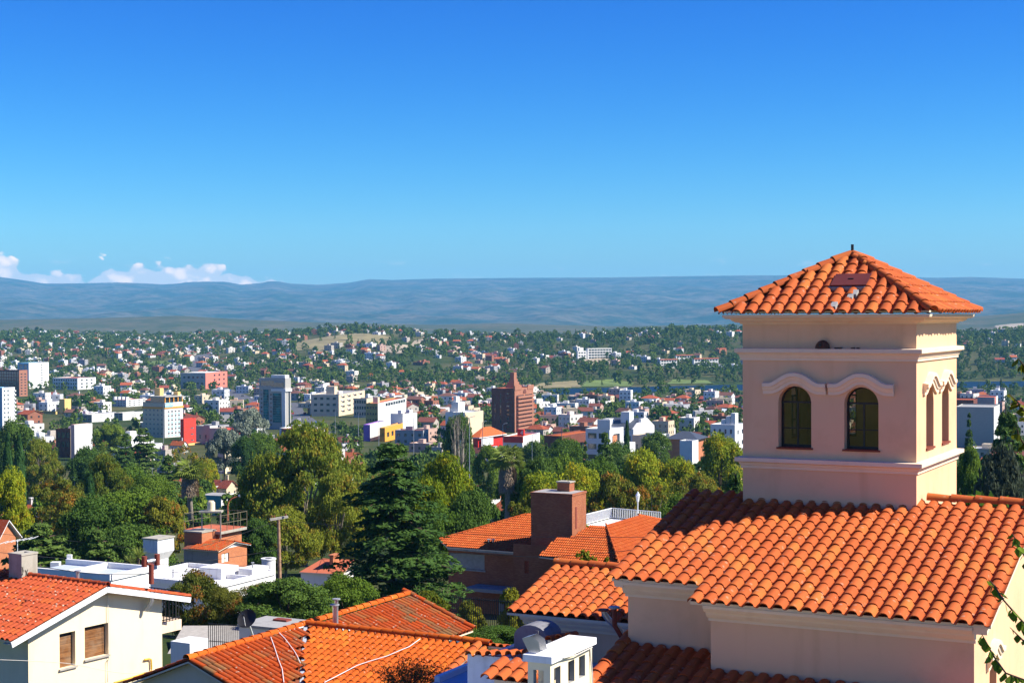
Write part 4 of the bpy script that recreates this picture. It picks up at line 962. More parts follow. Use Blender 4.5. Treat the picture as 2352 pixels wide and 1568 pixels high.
caps(nroof, (.05, 0.02, zJ + .09), (xR + .05, 0.02, zJ + .09), M['tile_new'], .12, .40)
caps(nroof, (xR + .04, -8.4, zJ - 8.4 * s2 + .05), (xR + .04, -.1, zJ + .04), M['tile'], .125, .36, 'verge_tile')
caps(nroof, (xR + .22, -8.4, zJ - 8.4 * s2 - .06), (xR + .22, -.1, zJ - .07), M['tile'], .09, .36, 'verge_tile')
caps(nroof, (xE + .0, yT + .06, zJ - xE * s1 + .06), (0, yT + .06, zJ + .05), M['tile_old'], .11, .42, 'verge_tile')
mb = MB(); k_ = 8.0   # metal valley gutter
for i in range(16):
    a = i / 16 * k_; b = (i + 1) / 16 * k_; r_ = lambda t, o: (.667 * t + o, -t, zJ - .26 * t + .045)
    mb.poly([r_(a, -.07), r_(a, .07), r_(b, .07), r_(b, -.07)], M['bluegrey'])
mb.build('valley_gutter', nroof)
mb = MB(); mb.poly([(xE - .35, -.2, 0), (xE - .35, yT - .3, 0), (xE - .35, yT - .3, zJ - xE * s1), (xE - .35, -.2, zJ - xE * s1)], M['white']); mb.poly([(-2, yT - .3, 0), (xE - .35, yT - .3, 0), (xE - .35, yT - .3, zJ - xE * s1), (0, yT - .3, zJ - .1), (-2, yT - .3, zJ - .9)], M['white'])
mb.poly([(xR - .1, -8, 0), (xR - .1, 1.5, 0), (xR - .1, 1.5, zJ - .5), (xR - .1, 0, zJ - .1), (xR - .1, -8, zJ - 8 * s2 - .1)], M['cement']); mb.poly([(-2.1, yB + .3, 0), (-2.1, yT, 0), (-2.1, yT, zJ - .95), (-2.1, yB + .3, zJ - .95)], M['white']); mb.poly([(-2.1, yB + .3, 0), (0, yB + .3, 0), (0, yB + .3, zJ - .06), (-2.1, yB + .3, zJ - .9)], M['cornice']); mb.poly([(0, yB + .3, 0), (6, yB + .3, 0), (3, yB + .3, zJ - 1.2), (0, yB + .3, zJ - .06)], M['cornice'])
mb.build('wall', nh)
on2 = lambda px, py: fc_.M @ (fc_.plane(px, py, (0, 0, zJ + .155), (0, -s2, 1)))
on1 = lambda px, py: fc_.M @ (fc_.plane(px, py, (0, 0, zJ + .165), (s1, 0, 1)))
for pts, f2, lb in (([(965, 1466), (940, 1484), (920, 1492), (890, 1505), (850, 1517), (820, 1527), (790, 1543), (745, 1566)], on2, 'long white cable lying across the orange tiles from ridge to lower edge'),
                    ([(641, 1452), (655, 1466), (664, 1478), (676, 1494), (683, 1506), (690, 1522)], on1, 'white cable on the mossy tiles, beside the metal valley'),
                    ([(622, 1462), (632, 1490), (640, 1515), (648, 1535), (652, 1566)], on1, 'white cable on the mossy tiles, leftmost of the two')):
    mb = MB(); mb.tube([f2(*p) for p in pts], .012, M['paint'], 6); o = mb.build('cable'); tag(o, lb, 'cable')
for k, (px, yt2, lb) in enumerate(((773, 1376, 'taller of two shiny flue pipes standing on the mossy roof'), (769, 1389, 'shorter of two shiny flue pipes on the mossy roof'))):
    bp = on1(px, 1440 - 2 * k); vent(px, yt2, 1440, .07 if k else .06, lb, base=bp)
mb = MB(); bp = on1(776, 1438)
for k in range(9): mb.box(-.3 + k * .07, -.3 + k * .07 + .09, -.12 - .05 * math.sin(k * 2.1), .12 + .04 * math.sin(k * 3.3), -.12, .02 + .02 * math.sin(k * 1.7), M['whitewash'])
o = mb.build('mortar_patch'); o.matrix_world = Matrix.Translation(bp) @ Matrix.Rotation(R(-28), 4, 'Z'); tag(o, 'white mortar smeared round the foot of the two shiny flues', 'mortar')

# ---------------------------------------------------------------- generic box placed by what one sees of it
def corner(Y, xl, xc, xr, yt, az=117.0, gz=None, yb=None, yc=None):
    """frame at the near vertical edge; width A to the left face end, depth B to the right face end"""
    C = P(xc, yt, Y)
    if gz is None: gz = hgt(C.x, C.y) if yb is None else P(xc, yb, Y).z
    f = Fr(C.x, C.y, gz, az); A = -f.onv(xl, yt).x; B = f.onu(xr, yt).y
    return f, A, B, f.loc(C).z
def simple_box(mb, A, B, z0, z1, m, top=None, par=0.0, pt=0.15):
    wall(mb, (-A, 0, z0), (1, 0, 0), (0, -1, 0), A, z1 - z0, [], .1, m); wall(mb, (0, 0, z0), (0, 1, 0), (1, 0, 0), B, z1 - z0, [], .1, m)
    wall(mb, (0, B, z0), (-1, 0, 0), (0, 1, 0), A, z1 - z0, [], .1, m); wall(mb, (-A, B, z0), (0, -1, 0), (-1, 0, 0), B, z1 - z0, [], .1, m)

# white flat-roofed building behind the cream house
f, A, B, H = corner(128, 296, 500, 630, 1340, 117, gz=-27.5)
wb_ = empty('flat_roofed_house', f.M, 'low bright white flat-roofed building behind the round green trees', 'house')
mb = MB(); simple_box(mb, A, B, 0, H - .35, M['white']); mb.build('wall', wb_)
mb = MB(); mb.poly([(-A, 0, H - .35), (0, 0, H - .35), (0, B, H - .35), (-A, B, H - .35)], M['whitewash']); mb.build('roof', wb_)
mb = MB()
for a, b in (((-A, 0), (0, 0)), ((0, 0), (0, B)), ((0, B), (-A, B)), ((-A, B), (-A, 0)), ((-A * .55, 0), (-A * .55, B)), ((-A * .55, B * .55), (0, B * .55))): mb.bar((*a, H - .18), (*b, H - .18), .22, .40, M['whitewash'])
mb.build('parapet', wb_)
mb = MB(); mb.box(-A * .5, -A * .25, B * .45, B * .75, H - .35, H + .55, M['whitewash']); mb.box(-A * .22, -.6, B * .7, B, H - .35, H + .35, M['whitewash']); mb.build('roof_block', wb_)
fm = f.M
for u_, v_, h_, lb in ((-A * .3, B * .15, .9, 'thin metal vent pipe on the bright white roof, front one'), (-A * .7, B * .3, .7, 'short metal vent pipe on the bright white roof, left one'), (-A * .12, B * .8, 1.1, 'metal vent pipe at the back of the bright white roof')):
    p = fm @ Vector((u_, v_, H - .35)); e = empty('vent_pipe', Matrix.Translation(p), lb, 'vent pipe'); mb = MB(); mb.tube([(0, 0, 0), (0, 0, h_)], .06, M['greymetal'], 8); mb.build('pipe', e); mb = MB(); mb.tube([(0, 0, h_), (0, 0, h_ + .06)], .14, M['greymetal'], 8); mb.build('cap', e)
f, A, B, H = corner(118, 60, 255, 345, 1322, 117, gz=-26)
wb2 = empty('flat_roofed_house', f.M, 'low building with pale grey membrane roof and parapets behind the red tiled ridge', 'house')
mb = MB(); simple_box(mb, A, B, 0, H - .3, M['white']); mb.build('wall', wb2)
mb = MB(); mb.poly([(-A, 0, H - .3), (0, 0, H - .3), (0, B, H - .3), (-A, B, H - .3)], M['bluegrey']); mb.build('roof', wb2)
mb = MB()
for a, b in (((-A, 0), (0, 0)), ((0, 0), (0, B)), ((0, B), (-A, B)), ((-A * .5, 0), (-A * .5, B))): mb.bar((*a, H - .1), (*b, H - .1), .25, .45, M['white'])
mb.build('parapet', wb2)
mb = MB(); mb.box(-.25, .25, -.2, .2, 0, 1.3, M['whitewash']); mb.box(-.18, .18, -.15, .15, 1.3, 1.7, M['whitewash']); o = mb.build('chimney'); o.matrix_world = Matrix.Translation(P(160, 1322, 126)) @ Matrix.Scale(1, 4); tag(o, 'small white tapered chimney on the grey membrane roof', 'chimney')
mb = MB(); mb.box(-.35, .35, -.3, .3, 0, 1.0, M['white']); o = mb.build('chimney'); o.matrix_world = Matrix.Translation(P(128, 1318, 128)); tag(o, 'small square white chimney, left of the tapered one on the grey roof', 'chimney')
# white water tank on a tapered neck
f, A, B, H = corner(148, 328, 362, 400, 1243, 117, gz=hgt(*(P(362, 1300, 148).xy)))
wt = empty('water_tank', f.M, 'white rendered water tank on a tapered neck, rising behind the red T-shaped flue', 'water tank')
pr = lambda z, i: [(-A + i, i, z), (-i, i, z), (-i, B - i, z), (-A + i, B - i, z)]
zs = [f.loc(P(362, y_, 148)).z for y_ in (1240, 1270, 1288, 1310)]
mb = MB(); L_ = [pr(0, A * .22), pr(zs[2], A * .22), pr(zs[1], 0), pr(zs[0], 0.02)]
for a, b in zip(L_[:-1], L_[1:]):
    for k in range(4): mb.poly([a[k], a[(k + 1) % 4], b[(k + 1) % 4], b[k]], M['whitewash'])
mb.build('tank', wt); mb = MB(); mb.box(-A - .08, .08, -.08, B + .08, zs[0], zs[0] + .12, M['concrete']); mb.build('lid', wt)
# orange brick house with a tiled roof
f, A, B, H = corner(166, 422, 501, 567, 1263, 117, gz=-30.5)
ob = empty('brick_house', f.M, 'small orange brick house with a railed red slab roof behind the white flat roof', 'house')
mb = MB(); ap = f.onu(536, 1243); zap, yap = ap.z, ap.y; er = f.onu(571, 1250)
w0_, w1_, wz0_, wz1_ = f.onu(509, 1280).y, f.onu(526, 1280).y, f.onu(517, 1290).z, f.onu(517, 1270).z
wall(mb, (0, 0, 0), (0, 1, 0), (1, 0, 0), B, H, [(w0_, w1_, wz0_, wz1_)], .15, M['brick_o']); mb.poly([(0, 0, H), (0, B, H), (0, B, er.z - .1), (0, yap, zap - .05)], M['white'])
wall(mb, (-A, 0, 0), (1, 0, 0), (0, -1, 0), A, H, [], .1, M['cement']); mb.build('wall', ob)
mb = MB(); mb.box(-.12, -.10, w0_, w1_, wz0_, wz1_, M['glass']); wn = mb.build('window', ob); mb = MB(); mb.box(-.10, -.04, w0_, w0_ + .07, wz0_, wz1_, M['yellow']); mb.box(-.09, -.03, (w0_ + w1_) / 2 - .04, (w0_ + w1_) / 2 + .04, wz0_ + .01, wz1_ - .01, M['yellow']); wf = mb.build('frame', wn); wf['kind'] = 'stuff'
mb = MB(); mb.box(-.10, -.07, w0_ + .1, w1_ - .1, wz0_, wz1_, M['paint']); mb.build('curtain', wn)
s3 = (zap - H) / max(yap, .5); s4 = (zap - er.z) / max(er.y - yap, .5)
mb = MB(); slab(mb, [(-A, -.3, H - .3 * s3), (.3, -.3, H - .3 * s3), (.3, yap, zap), (-A, yap, zap)], M['deck'], .08); slab(mb, [(-A, yap, zap), (.3, yap, zap), (.3, er.y, er.z), (-A, er.y, er.z)], M['deck'], .08, M['paint']); rf = mb.build('roof', ob)
tiles(rf, (0, yap, zap), (1, 0, 0), (0, -1, -s3), [(-A * .8, 0), (.3, 0), (.3, (yap + .3) * math.hypot(1, s3)), (-A * .8, (yap + .3) * math.hypot(1, s3))], .24, .35, M['tile_old'], 30, camM=f.M)
tiles(rf, (0, yap, zap), (1, 0, 0), (0, 1, -s4), [(-A * .5, 0), (.3, 0), (.3, (er.y - yap)), (-A * .5, (er.y - yap))], .24, .35, M['tile_old'], 10, camM=f.M)
c = f.onv(463.6, 1224, 1.2); xl_ = f.onv(423, 1222, 1.2).x; yr_ = f.onu(496, 1222, c.x).y
mb = MB(); mb.box(xl_, c.x, 1.2, yr_, H - 1.2, c.z, M['brick_o']); mb.box(xl_ - .06, c.x + .06, 1.14, yr_ + .06, c.z, c.z + .14, M['concrete']); mb.build('chimney', ob)
c = f.onv(506, 1226, 3.4); x0 = f.onv(423, 1222, 3.4).x; y1 = f.onu(567, 1213, c.x).y; x1, y0 = c.x, 3.4; zt2 = c.z + .25
mb = MB(); mb.box(x0 + .25, x1 - .5, y0 + .5, y1 - .3, H - 1, c.z - .06, M['brick_o']); mb.build('upper_room', ob)
mb = MB(); mb.box(x0, x1, y0, y1, c.z - .05, zt2, M['concrete']); mb.poly([(x0, y0, zt2 + .004), (x1, y0, zt2 + .004), (x1, y1, zt2 + .004), (x0, y1, zt2 + .004)], M['terracotta']); mb.build('slab_roof', ob)
M['railp'] = m_plain('faded_yellow_rail', (0.17, 0.15, 0.09), .7)
for zz_ in (.85, 1.7):
    for a, b in (((x0, y0), (x1, y0)), ((x1, y0), (x1, y1)), ((x0, y1), (x1, y1)), ((x0, y0), (x0, y1))): rl = MB(); rl.bar((*a, zt2 + zz_), (*b, zt2 + zz_), .045, .045, M['railp']); rl.build('rail', ob)
pm = MB(); pm.box(-.025, .025, -.025, .025, 0, 1.75, M['railp']); pme = pm.mesh('post')
for k in range(5):
    for yy_ in (y0, y1): inst('rail_post', pme, ob, Matrix.Translation((x0 + (x1 - x0) * k / 4, yy_, zt2)))
for k in range(1, 4): inst('rail_post', pme, ob, Matrix.Translation((x1, y0 + (y1 - y0) * k / 4, zt2)))
# round whitewashed chimney, low red roof with brick chimney
C = P(617, 1320, 150); mb = MB(); zt2 = P(617, 1284, 150).z - C.z
mb.tube([(0, 0, -6), (0, 0, zt2)], .66, M['whitewash'], 20); mb.tube([(0, 0, zt2), (0, 0, zt2 + .12)], .72, M['white'], 20); mb.tube([(0, 0, zt2 + .12), (0, 0, zt2 + .13)], .35, M['black'], 16)
o = mb.build('chimney'); o.matrix_world = Matrix.Translation(C); tag(o, 'fat round whitewashed chimney, streaked, left of the wooden pole', 'chimney')
f, A, B, H = corner(142, 691, 785, 812, 1317, 110, gz=-28)
lr = empty('small_house', f.M, 'small grey-white house with low red roof, tucked left of the big cedar', 'house')
mb = MB(); simple_box(mb, A, B, 0, H, M['white']); mb.build('wall', lr)
mb = MB(); slab(mb, [(-A, -.3, H), (.2, -.3, H), (.2, B, H + .9), (-A * .75, B, H + .9)], M['terracotta'], .1); mb.build('roof', lr)
f2_, A2, B2, H2 = corner(143, 757, 765, 779, 1277, 110, gz=-24)
mb = MB(); mb.box(-A2, 0, 0, B2, 0, H2, M['brick_o']); mb.box(-A2 - .1, .1, -.1, B2 + .1, H2, H2 + .12, M['brick_o']); o = mb.build('chimney'); o.matrix_world = f2_.M; tag(o, 'slim orange brick chimney beside the low red roof left of the cedar', 'chimney')
# wooden pole with crossarm
C = P(644, 1352, 158); tp = P(639.5, 1190, 158); po = empty('utility_pole', Matrix.Translation((C.x, C.y, C.z - 3)), 'wooden utility pole with a short pale crossarm right of the white building', 'utility pole')
loc = lambda p: Vector(p) - Vector((C.x, C.y, C.z - 3))
mb = MB(); mb.tube([loc(C) - Vector((0, 0, 3)), loc(tp)], [.22, .15], M['wood_pole'], 10); mb.build('shaft', po)
mb = MB(); mb.bar(loc(P(620, 1193, 157.6)), loc(P(661, 1186, 158.4)), .28, .22, M['pavement']); mb.build('crossarm', po)
for px in (624, 630, 656):
    mb = MB(); q_ = loc(P(px, 1188 if px < 650 else 1184, 158)); mb.tube([q_, q_ + Vector((0, 0, .22))], .07, M['rust'], 8); mb.build('insulator', po)
# teal building with white wall
YT_ = G(508, 1185).y; f, A, B, H = corner(YT_, 447, 508, 548, 1138, 110, yb=1195)
tb = empty('teal_building', f.M, 'flat-roofed building with teal shaded wall and white sunlit wall behind the shaggy palm', 'building')
mb = MB(); wall(mb, (-A, 0, 0), (1, 0, 0), (0, -1, 0), A, H, [], .1, M['teal']); wall(mb, (0, 0, 0), (0, 1, 0), (1, 0, 0), B, H, [], .1, M['white']); mb.poly([(-A, 0, H - .3), (0, 0, H - .3), (0, B, H - .3), (-A, B, H - .3)], M['cement']); mb.build('wall', tb)
mb = MB(); mb.tube([P(523, 1195, 200), P(523, 1160, 200), P(526, 1150, 200), P(534, 1144, 200), P(548, 1139, 200)], .09, M['terracotta'], 6); mb.tube([P(548, 1139, 200), P(551, 1138.5, 200)], .2, M['metal'], 8); o = mb.build('street_lamp'); tag(o, 'curved orange street lamp in front of the white wall of the teal building', 'street lamp')
C = P(485, 1172, 170); mb = MB(); mb.tube([(0, 0, 0), (0, 0, .9)], .42, M['cream'], 14); mb.tube([(0, 0, .9), (0, 0, 1.05)], .3, M['cream'], 14); mb.box(-1.2, 1.2, -.6, .6, -.18, 0, M['concrete'])
for a in (-1, 1): mb.box(a - .06, a + .06, -.06, .06, -6, -.18, M['concrete'])
o = mb.build('water_tank'); o.matrix_world = Matrix.Translation(C); tag(o, 'small beige ribbed water drum on a slab above the rusty railing', 'water tank')

# ---------------------------------------------------------------- grey rooftop box with the satellite dish
f, A, B, H = corner(60, 549, 638, 700, 1447, 117, gz=-16.5)
gb = empty('roof_hut', f.M, 'low white hut with flat grey cement roof behind the old tiled ridge', 'hut')
mb = MB(); simple_box(mb, A, B, 0, H, M['white']); mb.build('wall', gb)
mb = MB(); mb.box(-A - .05, .05, -.05, B + .05, H, H + .10, M['cement']); mb.box(-A * .55, -A * .2, B * .6, B * .8, H + .10, H + .17, M['rust']); mb.build('roof', gb)
Yd = 57.0; C = P(569, 1422, Yd); nrm = (Vector((-.25, -.78, .55))).normalized()
ds = empty('satellite_dish', Matrix.Translation(C), 'dark round satellite dish on a white arm at the corner of the grey roof hut', 'satellite dish')
x_ = nrm.cross(Vector((0, 0, 1))).normalized(); y_ = nrm.cross(x_); mb = MB(); rgs = []
for i in range(7):
    r_ = .36 * i / 6; rgs.append([(x_ * math.cos(t) + y_ * math.sin(t)) * r_ + nrm * (.10 * (i / 6) ** 2) for t in np.linspace(0, 2 * math.pi, 25)[:-1]])
for a, b in zip(rgs[:-1], rgs[1:]):
    for k in range(24): mb.poly([a[k], a[(k + 1) % 24], b[(k + 1) % 24], b[k]], M['black'], True)
mb.build('reflector', ds); mb = MB(); mb.tube([-nrm * .02, Vector((.05, .1, -.25)), P(583, 1465, Yd + 1.5) - C], .035, M['paint'], 6); mb.tube([y_ * .3, nrm * .4], .012, M['paint'], 5); mb.box(nrm.x * .4 - .04, nrm.x * .4 + .04, nrm.y * .4 - .04, nrm.y * .4 + .04, nrm.z * .4 - .04, nrm.z * .4 + .04, M['black']); mb.build('arm', ds)
# dappled white garden wall, pavement, iron fences
f, A, B, H = corner(76, 392, 436, 480, 1477, 120, gz=-21)
o = MB(); simple_box(o, A, B, 0, H, M['white']); o.poly([(-A, 0, H), (0, 0, H), (0, B, H), (-A, B, H)], M['white']); o = o.build('garden_wall'); o.matrix_world = f.M; tag(o, 'thick white garden wall dappled by tree shade, right of the black balcony', 'wall')
def fence(a, b, h, n, mat, label, r=.015, zoff=0.0):
    a = Vector(a); b = Vector(b); e = empty('iron_fence', Matrix.Translation(a), label, 'fence'); d = b - a
    mb = MB(); mb.bar((0, 0, h * .95), d + Vector((0, 0, h * .95)), .03, .03, mat); mb.bar((0, 0, .15), d + Vector((0, 0, .15)), .03, .03, mat); mb.build('rail', e)
    pm = MB(); pm.box(-r, r, -r, r, -.3, h, mat); me = pm.mesh('picket')
    for k in range(n + 1): inst('picket', me, e, Matrix.Translation(d * (k / n)))
fence(P(479, 1478, 74), P(560, 1484, 74), 1.0, 18, M['black'], 'black iron fence between the dappled white wall and the grey hut')
fence(P(1040, 1462, 72), P(1205, 1478, 70), 1.9, 34, M['black'], 'tall thin grey iron fence in the shade under the brick house')
# pavement behind the cream house
mb = MB(); q4 = [P(380, 1500, 84), P(640, 1500, 84), P(640, 1446, 92), P(380, 1450, 92)]; zq = -18.9
mb.poly([(q4[0].x, 78, zq), (q4[1].x, 78, zq), (q4[2].x, 97, zq + .2), (q4[3].x, 97, zq + .2)], M['pavement']); tag(mb.build('pavement'), kind='structure')

# ---------------------------------------------------------------- brown brick house with french tile roof
YB = 140.0; E0 = P(1205.6, 1268, YB); fb = Fr(E0.x, E0.y, -27.8, 117.0); zE = fb.loc(E0).z
bh = empty('brick_villa', fb.M, 'large dark brick house with orange ribbed tile roofs, brick tower chimney and roof terrace', 'house')
sB = .46
def on(fr, z0, s, ax_):     # plane through z0 at local origin line, sloping down along -y ('y') or +x ('x')
    n = Vector((0, -s, 1)) if ax_ == 'y' else Vector((s, 0, 1))
    return lambda px, py, p0=(0, 0, z0): fr.plane(px, py, p0, n)
onA = on(fb, zE, sB, 'y')
pts = [onA(*p) for p in ((1027, 1255), (1206, 1268), (1243, 1243), (1243, 1180), (1208, 1182), (1010, 1239))]
cB = math.hypot(1, sB)
def roofpoly(root, pts, axis, s, z0, mat, pitch, expo, name='roof', h=.035, seed=1, P0=(0, 0, 0)):
    mb = MB(); slab(mb, [p - Vector((0, 0, .02)) for p in pts], M['deck'], .10); r = mb.build(name, root)
    if axis == 'y': e1, e2, ab = (1, 0, 0), (0, -1, -s), lambda p: (p.x - P0[0], -(p.y - P0[1]) * math.hypot(1, s))
    else: e1, e2, ab = (0, 1, 0), (1, 0, -s), lambda p: (p.y - P0[1], (p.x - P0[0]) * math.hypot(1, s))
    tiles(r, Vector((P0[0], P0[1], z0)), e1, e2, [ab(p) for p in pts], pitch, expo, mat, 0, h=h, lift=.03, seed=seed, step=.055); return r
M['tile_fr'] = m_tile('french_clay_tile', (0.50, 0.105, 0.020), (0.42, 0.080, 0.018), (0.52, 0.13, 0.03))
rA = roofpoly(bh, pts, 'y', sB, zE, M['tile_fr'], .20, .37, h=.05)
caps(rA, pts[5] + Vector((0, 0, .06)), pts[4] + Vector((0, 0, .06)), M['tile_fr'], .13, .55)
# right roof
E1 = fb.loc(P(1237.8, 1277, 134)); onB = lambda px, py: fb.plane(px, py, E1, Vector((0, -sB, 1)))
ptsB = [onB(*p) for p in ((1237.8, 1277), (1425, 1302), (1393, 1207), (1352, 1209), (1315, 1234), (1277, 1237))]
rB = roofpoly(bh, ptsB, 'y', sB, E1.z, M['tile_fr'], .20, .37, h=.05, seed=5, P0=(E1.x, E1.y))
hipT = ptsB[2]; onC = lambda px, py: fb.plane(px, py, hipT, Vector((.60, 0, 1)))
ptsC = [onC(*p) for p in ((1393, 1207), (1425, 1302), (1500, 1322), (1560, 1210), (1535, 1198), (1466, 1183))]
rC = roofpoly(bh, ptsC, 'x', .60, hipT.z, M['tile_fr'], .20, .37, h=.05, seed=6, P0=(hipT.x, hipT.y))
caps(rC, ptsC[1] + Vector((0, 0, .05)), ptsC[0] + Vector((0, 0, .08)), M['tile_fr'], .09, .45)
caps(rC, ptsC[5] + Vector((0, 0, .05)), ptsC[4] + Vector((0, 0, .08)), M['tile_fr'], .12, .5)
# tower chimney
f, A, B, H = corner(137.5, 1219.4, 1314, 1346, 1139, 117, gz=-27.8)
mb = MB(); off = fb.I @ f.M; c0 = off.translation
simple_box(mb, A, B, 0, H, M['brick']); mb.box(-A - .05, .05, -.05, B + .05, H, H + .18, M['brick']); mb.poly([(-A + .1, .1, H + .185), (-.1, .1, H + .185), (-.1, B - .1, H + .185), (-A + .1, B - .1, H + .185)], M['cement'])
o = mb.build('chimney_tower', bh); o.matrix_basis = off
mb = MB(); mb.box(-A * .55, -A * .25, B * .55, B * .9, H + .18, H + .95, M['brick']); mb.box(-A * .57, -A * .23, B * .53, B * .92, H + .95, H + 1.05, M['concrete']); mb.tube([(-A * .3, B * .6, H + 1), (-A * .3, B * .6, H + 1.6)], .03, M['black']); o = mb.build('small_chimney', bh); o.matrix_basis = off
mb = MB(); mb.box(.005, .03, B * .22, B * .32, H - 2.9, H - 1.0, M['rust']); o = mb.build('slit_window', bh); o.matrix_basis = off
# walls
xw0 = fb.onv(1030, 1270, .9).x; xw1 = fb.onv(1206, 1275, .9).x
rw = [fb.onv(1031, 1268, .9), fb.onv(1113, 1309, .9)]
mb = MB(); Wb = xw1 - xw0; opn = [(.05 + .0, rw[1].x - xw0, rw[1].z, rw[0].z)]
wall(mb, (xw0, .9, 0), (1, 0, 0), (0, -1, 0), Wb, zE + .25, opn, .12, M['brick']); wall(mb, (xw1, .9, 0), (0, 1, 0), (1, 0, 0), 9, zE + .2, [], .1, M['brick'])
wall(mb, (xw0, 12, 0), (0, -1, 0), (-1, 0, 0), 11, zE, [], .1, M['brick'])
xb = E1.x + .7; wall(mb, (xw1, E1.y + 3.4, 0), (1, 0, 0), (0, -1, 0), 14, E1.z + .4, [(1.1, 1.5, zE - 1.6, zE - .5)], .12, M['brick']); wall(mb, (xb + .2, E1.y + .8, 0), (1, 0, 0), (0, -1, 0), 12, E1.z - .05, [], .12, M['brick']); mb.poly([(xb + .2, E1.y + 3.4, 0), (xb + .2, E1.y + .8, 0), (xb + .2, E1.y + .8, E1.z - .05), (xb + .2, E1.y + 3.4, E1.z + .4)], M['brick']); mb.build('wall', bh)
mb = MB(); mb.box(xw0 + .05, rw[1].x, .98, 1.0, rw[1].z, rw[0].z, M['pavement']); wn = mb.build('window', bh)
mb = MB(); mb.box(xw0 - .0, rw[1].x + .1, .78, 1.0, rw[1].z - .14, rw[1].z - .01, M['concrete']); mb.build('sill', wn)
mb = MB(); zc_ = fb.onv(1150, 1352, -.4).z; mb.box(fb.onv(1085, 1352, 0).x, xw1 - .05, -1.3, .9, zc_ - .25, zc_ + .05, M['cement']); mb.build('canopy', bh)
zd = .0
for a, b, m_, nm in ((1146, 1157, 'paint', 'ground_window'), (1160, 1174, 'terracotta', 'front_door'), (1184, 1200, 'white', 'garage_door')):
    mb = MB(); p = fb.onv(a, 1410, .88).x; q_ = fb.onv(b, 1410, .88).x; mb.box(p, q_, .86, .895, .4, 2.5, M[m_]); 
    for k in range(5 if nm != 'garage_door' else 1): mb.box(p + (q_ - p) * k / 5, p + (q_ - p) * k / 5 + .03, .84, .86, .4, 2.5, M['black'])
    mb.build(nm, bh)
mb = MB(); a = pts[0]; b = pts[1]; mb.bar(a + Vector((0, .1, -.18)), b + Vector((0, .1, -.18)), .10, .22, M['concrete']); mb.bar(b + Vector((.02, 0, -.12)), pts[2] + Vector((.02, 0, -.12)), .06, .26, M['paint']); mb.build('fascia', bh)
# terrace with white railing
tA = fb.loc(P(1349, 1206, 147)); 
tp_ = [fb.onz(px, py, tA.z) for px, py in ((1347, 1205), (1405, 1190), (1517, 1200), (1440, 1230), (1380, 1214))]
mb = MB(); mb.poly([(p.x, p.y, tA.z) for p in (tp_[0], tp_[3], tp_[2], tp_[1])], M['white']); mb.build('terrace_floor', bh)
rl = MB(); hr = 1.0; seg_ = [(tp_[0], tp_[1]), (tp_[1], tp_[2])]
for a, b in seg_:
    rl.bar(a + Vector((0, 0, hr)), b + Vector((0, 0, hr)), .08, .05, M['paint']); rl.bar(a + Vector((0, 0, .12)), b + Vector((0, 0, .12)), .05, .05, M['paint'])
rl = rl.build('terrace_railing', bh); pm = MB(); pm.box(-.028, .028, -.028, .028, .1, hr, M['paint']); me = pm.mesh('baluster')
for a, b in seg_:
    n = int((b - a).length / .2)
    for k in range(n + 1): inst('baluster', me, rl, Matrix.Translation(a.lerp(b, k / n)))
c3 = fb.loc(P(1517, 1197, 135)); 
lpb = P(1465, 1182, 150); e = empty('lamp_post', Matrix.Translation(lpb), 'white lantern lamp post on the roof terrace of the brick house', 'lamp post')
ht = P(1465, 1128, 150).z - lpb.z
mb = MB(); mb.tube([(0, 0, -.5), (0, 0, ht * .55)], .05, M['paint'], 8); mb.build('pole', e)
mb = MB(); mb.tube([(0, 0, ht * .55), (0, 0, ht * .82)], [.10, .19], M['paint'], 6); mb.tube([(0, 0, ht * .82), (0, 0, ht)], [.24, .02], M['paint'], 6); mb.build('lantern', e)
for px, py in ((1153, 1183), (1158, 1183)): pass
for px, lb in ((1123, 'thin metal vent pipe, left of a pair on the shaded ribbed roof'), (1138, 'metal vent pipe, right of a pair on the shaded ribbed roof')):
    p = fb.M @ onA(px * 1.0 - (0 if px < 1130 else 5), 1246); vent(px - (0 if px < 1130 else 5), 1238, 1246, .09, lb, base=p)
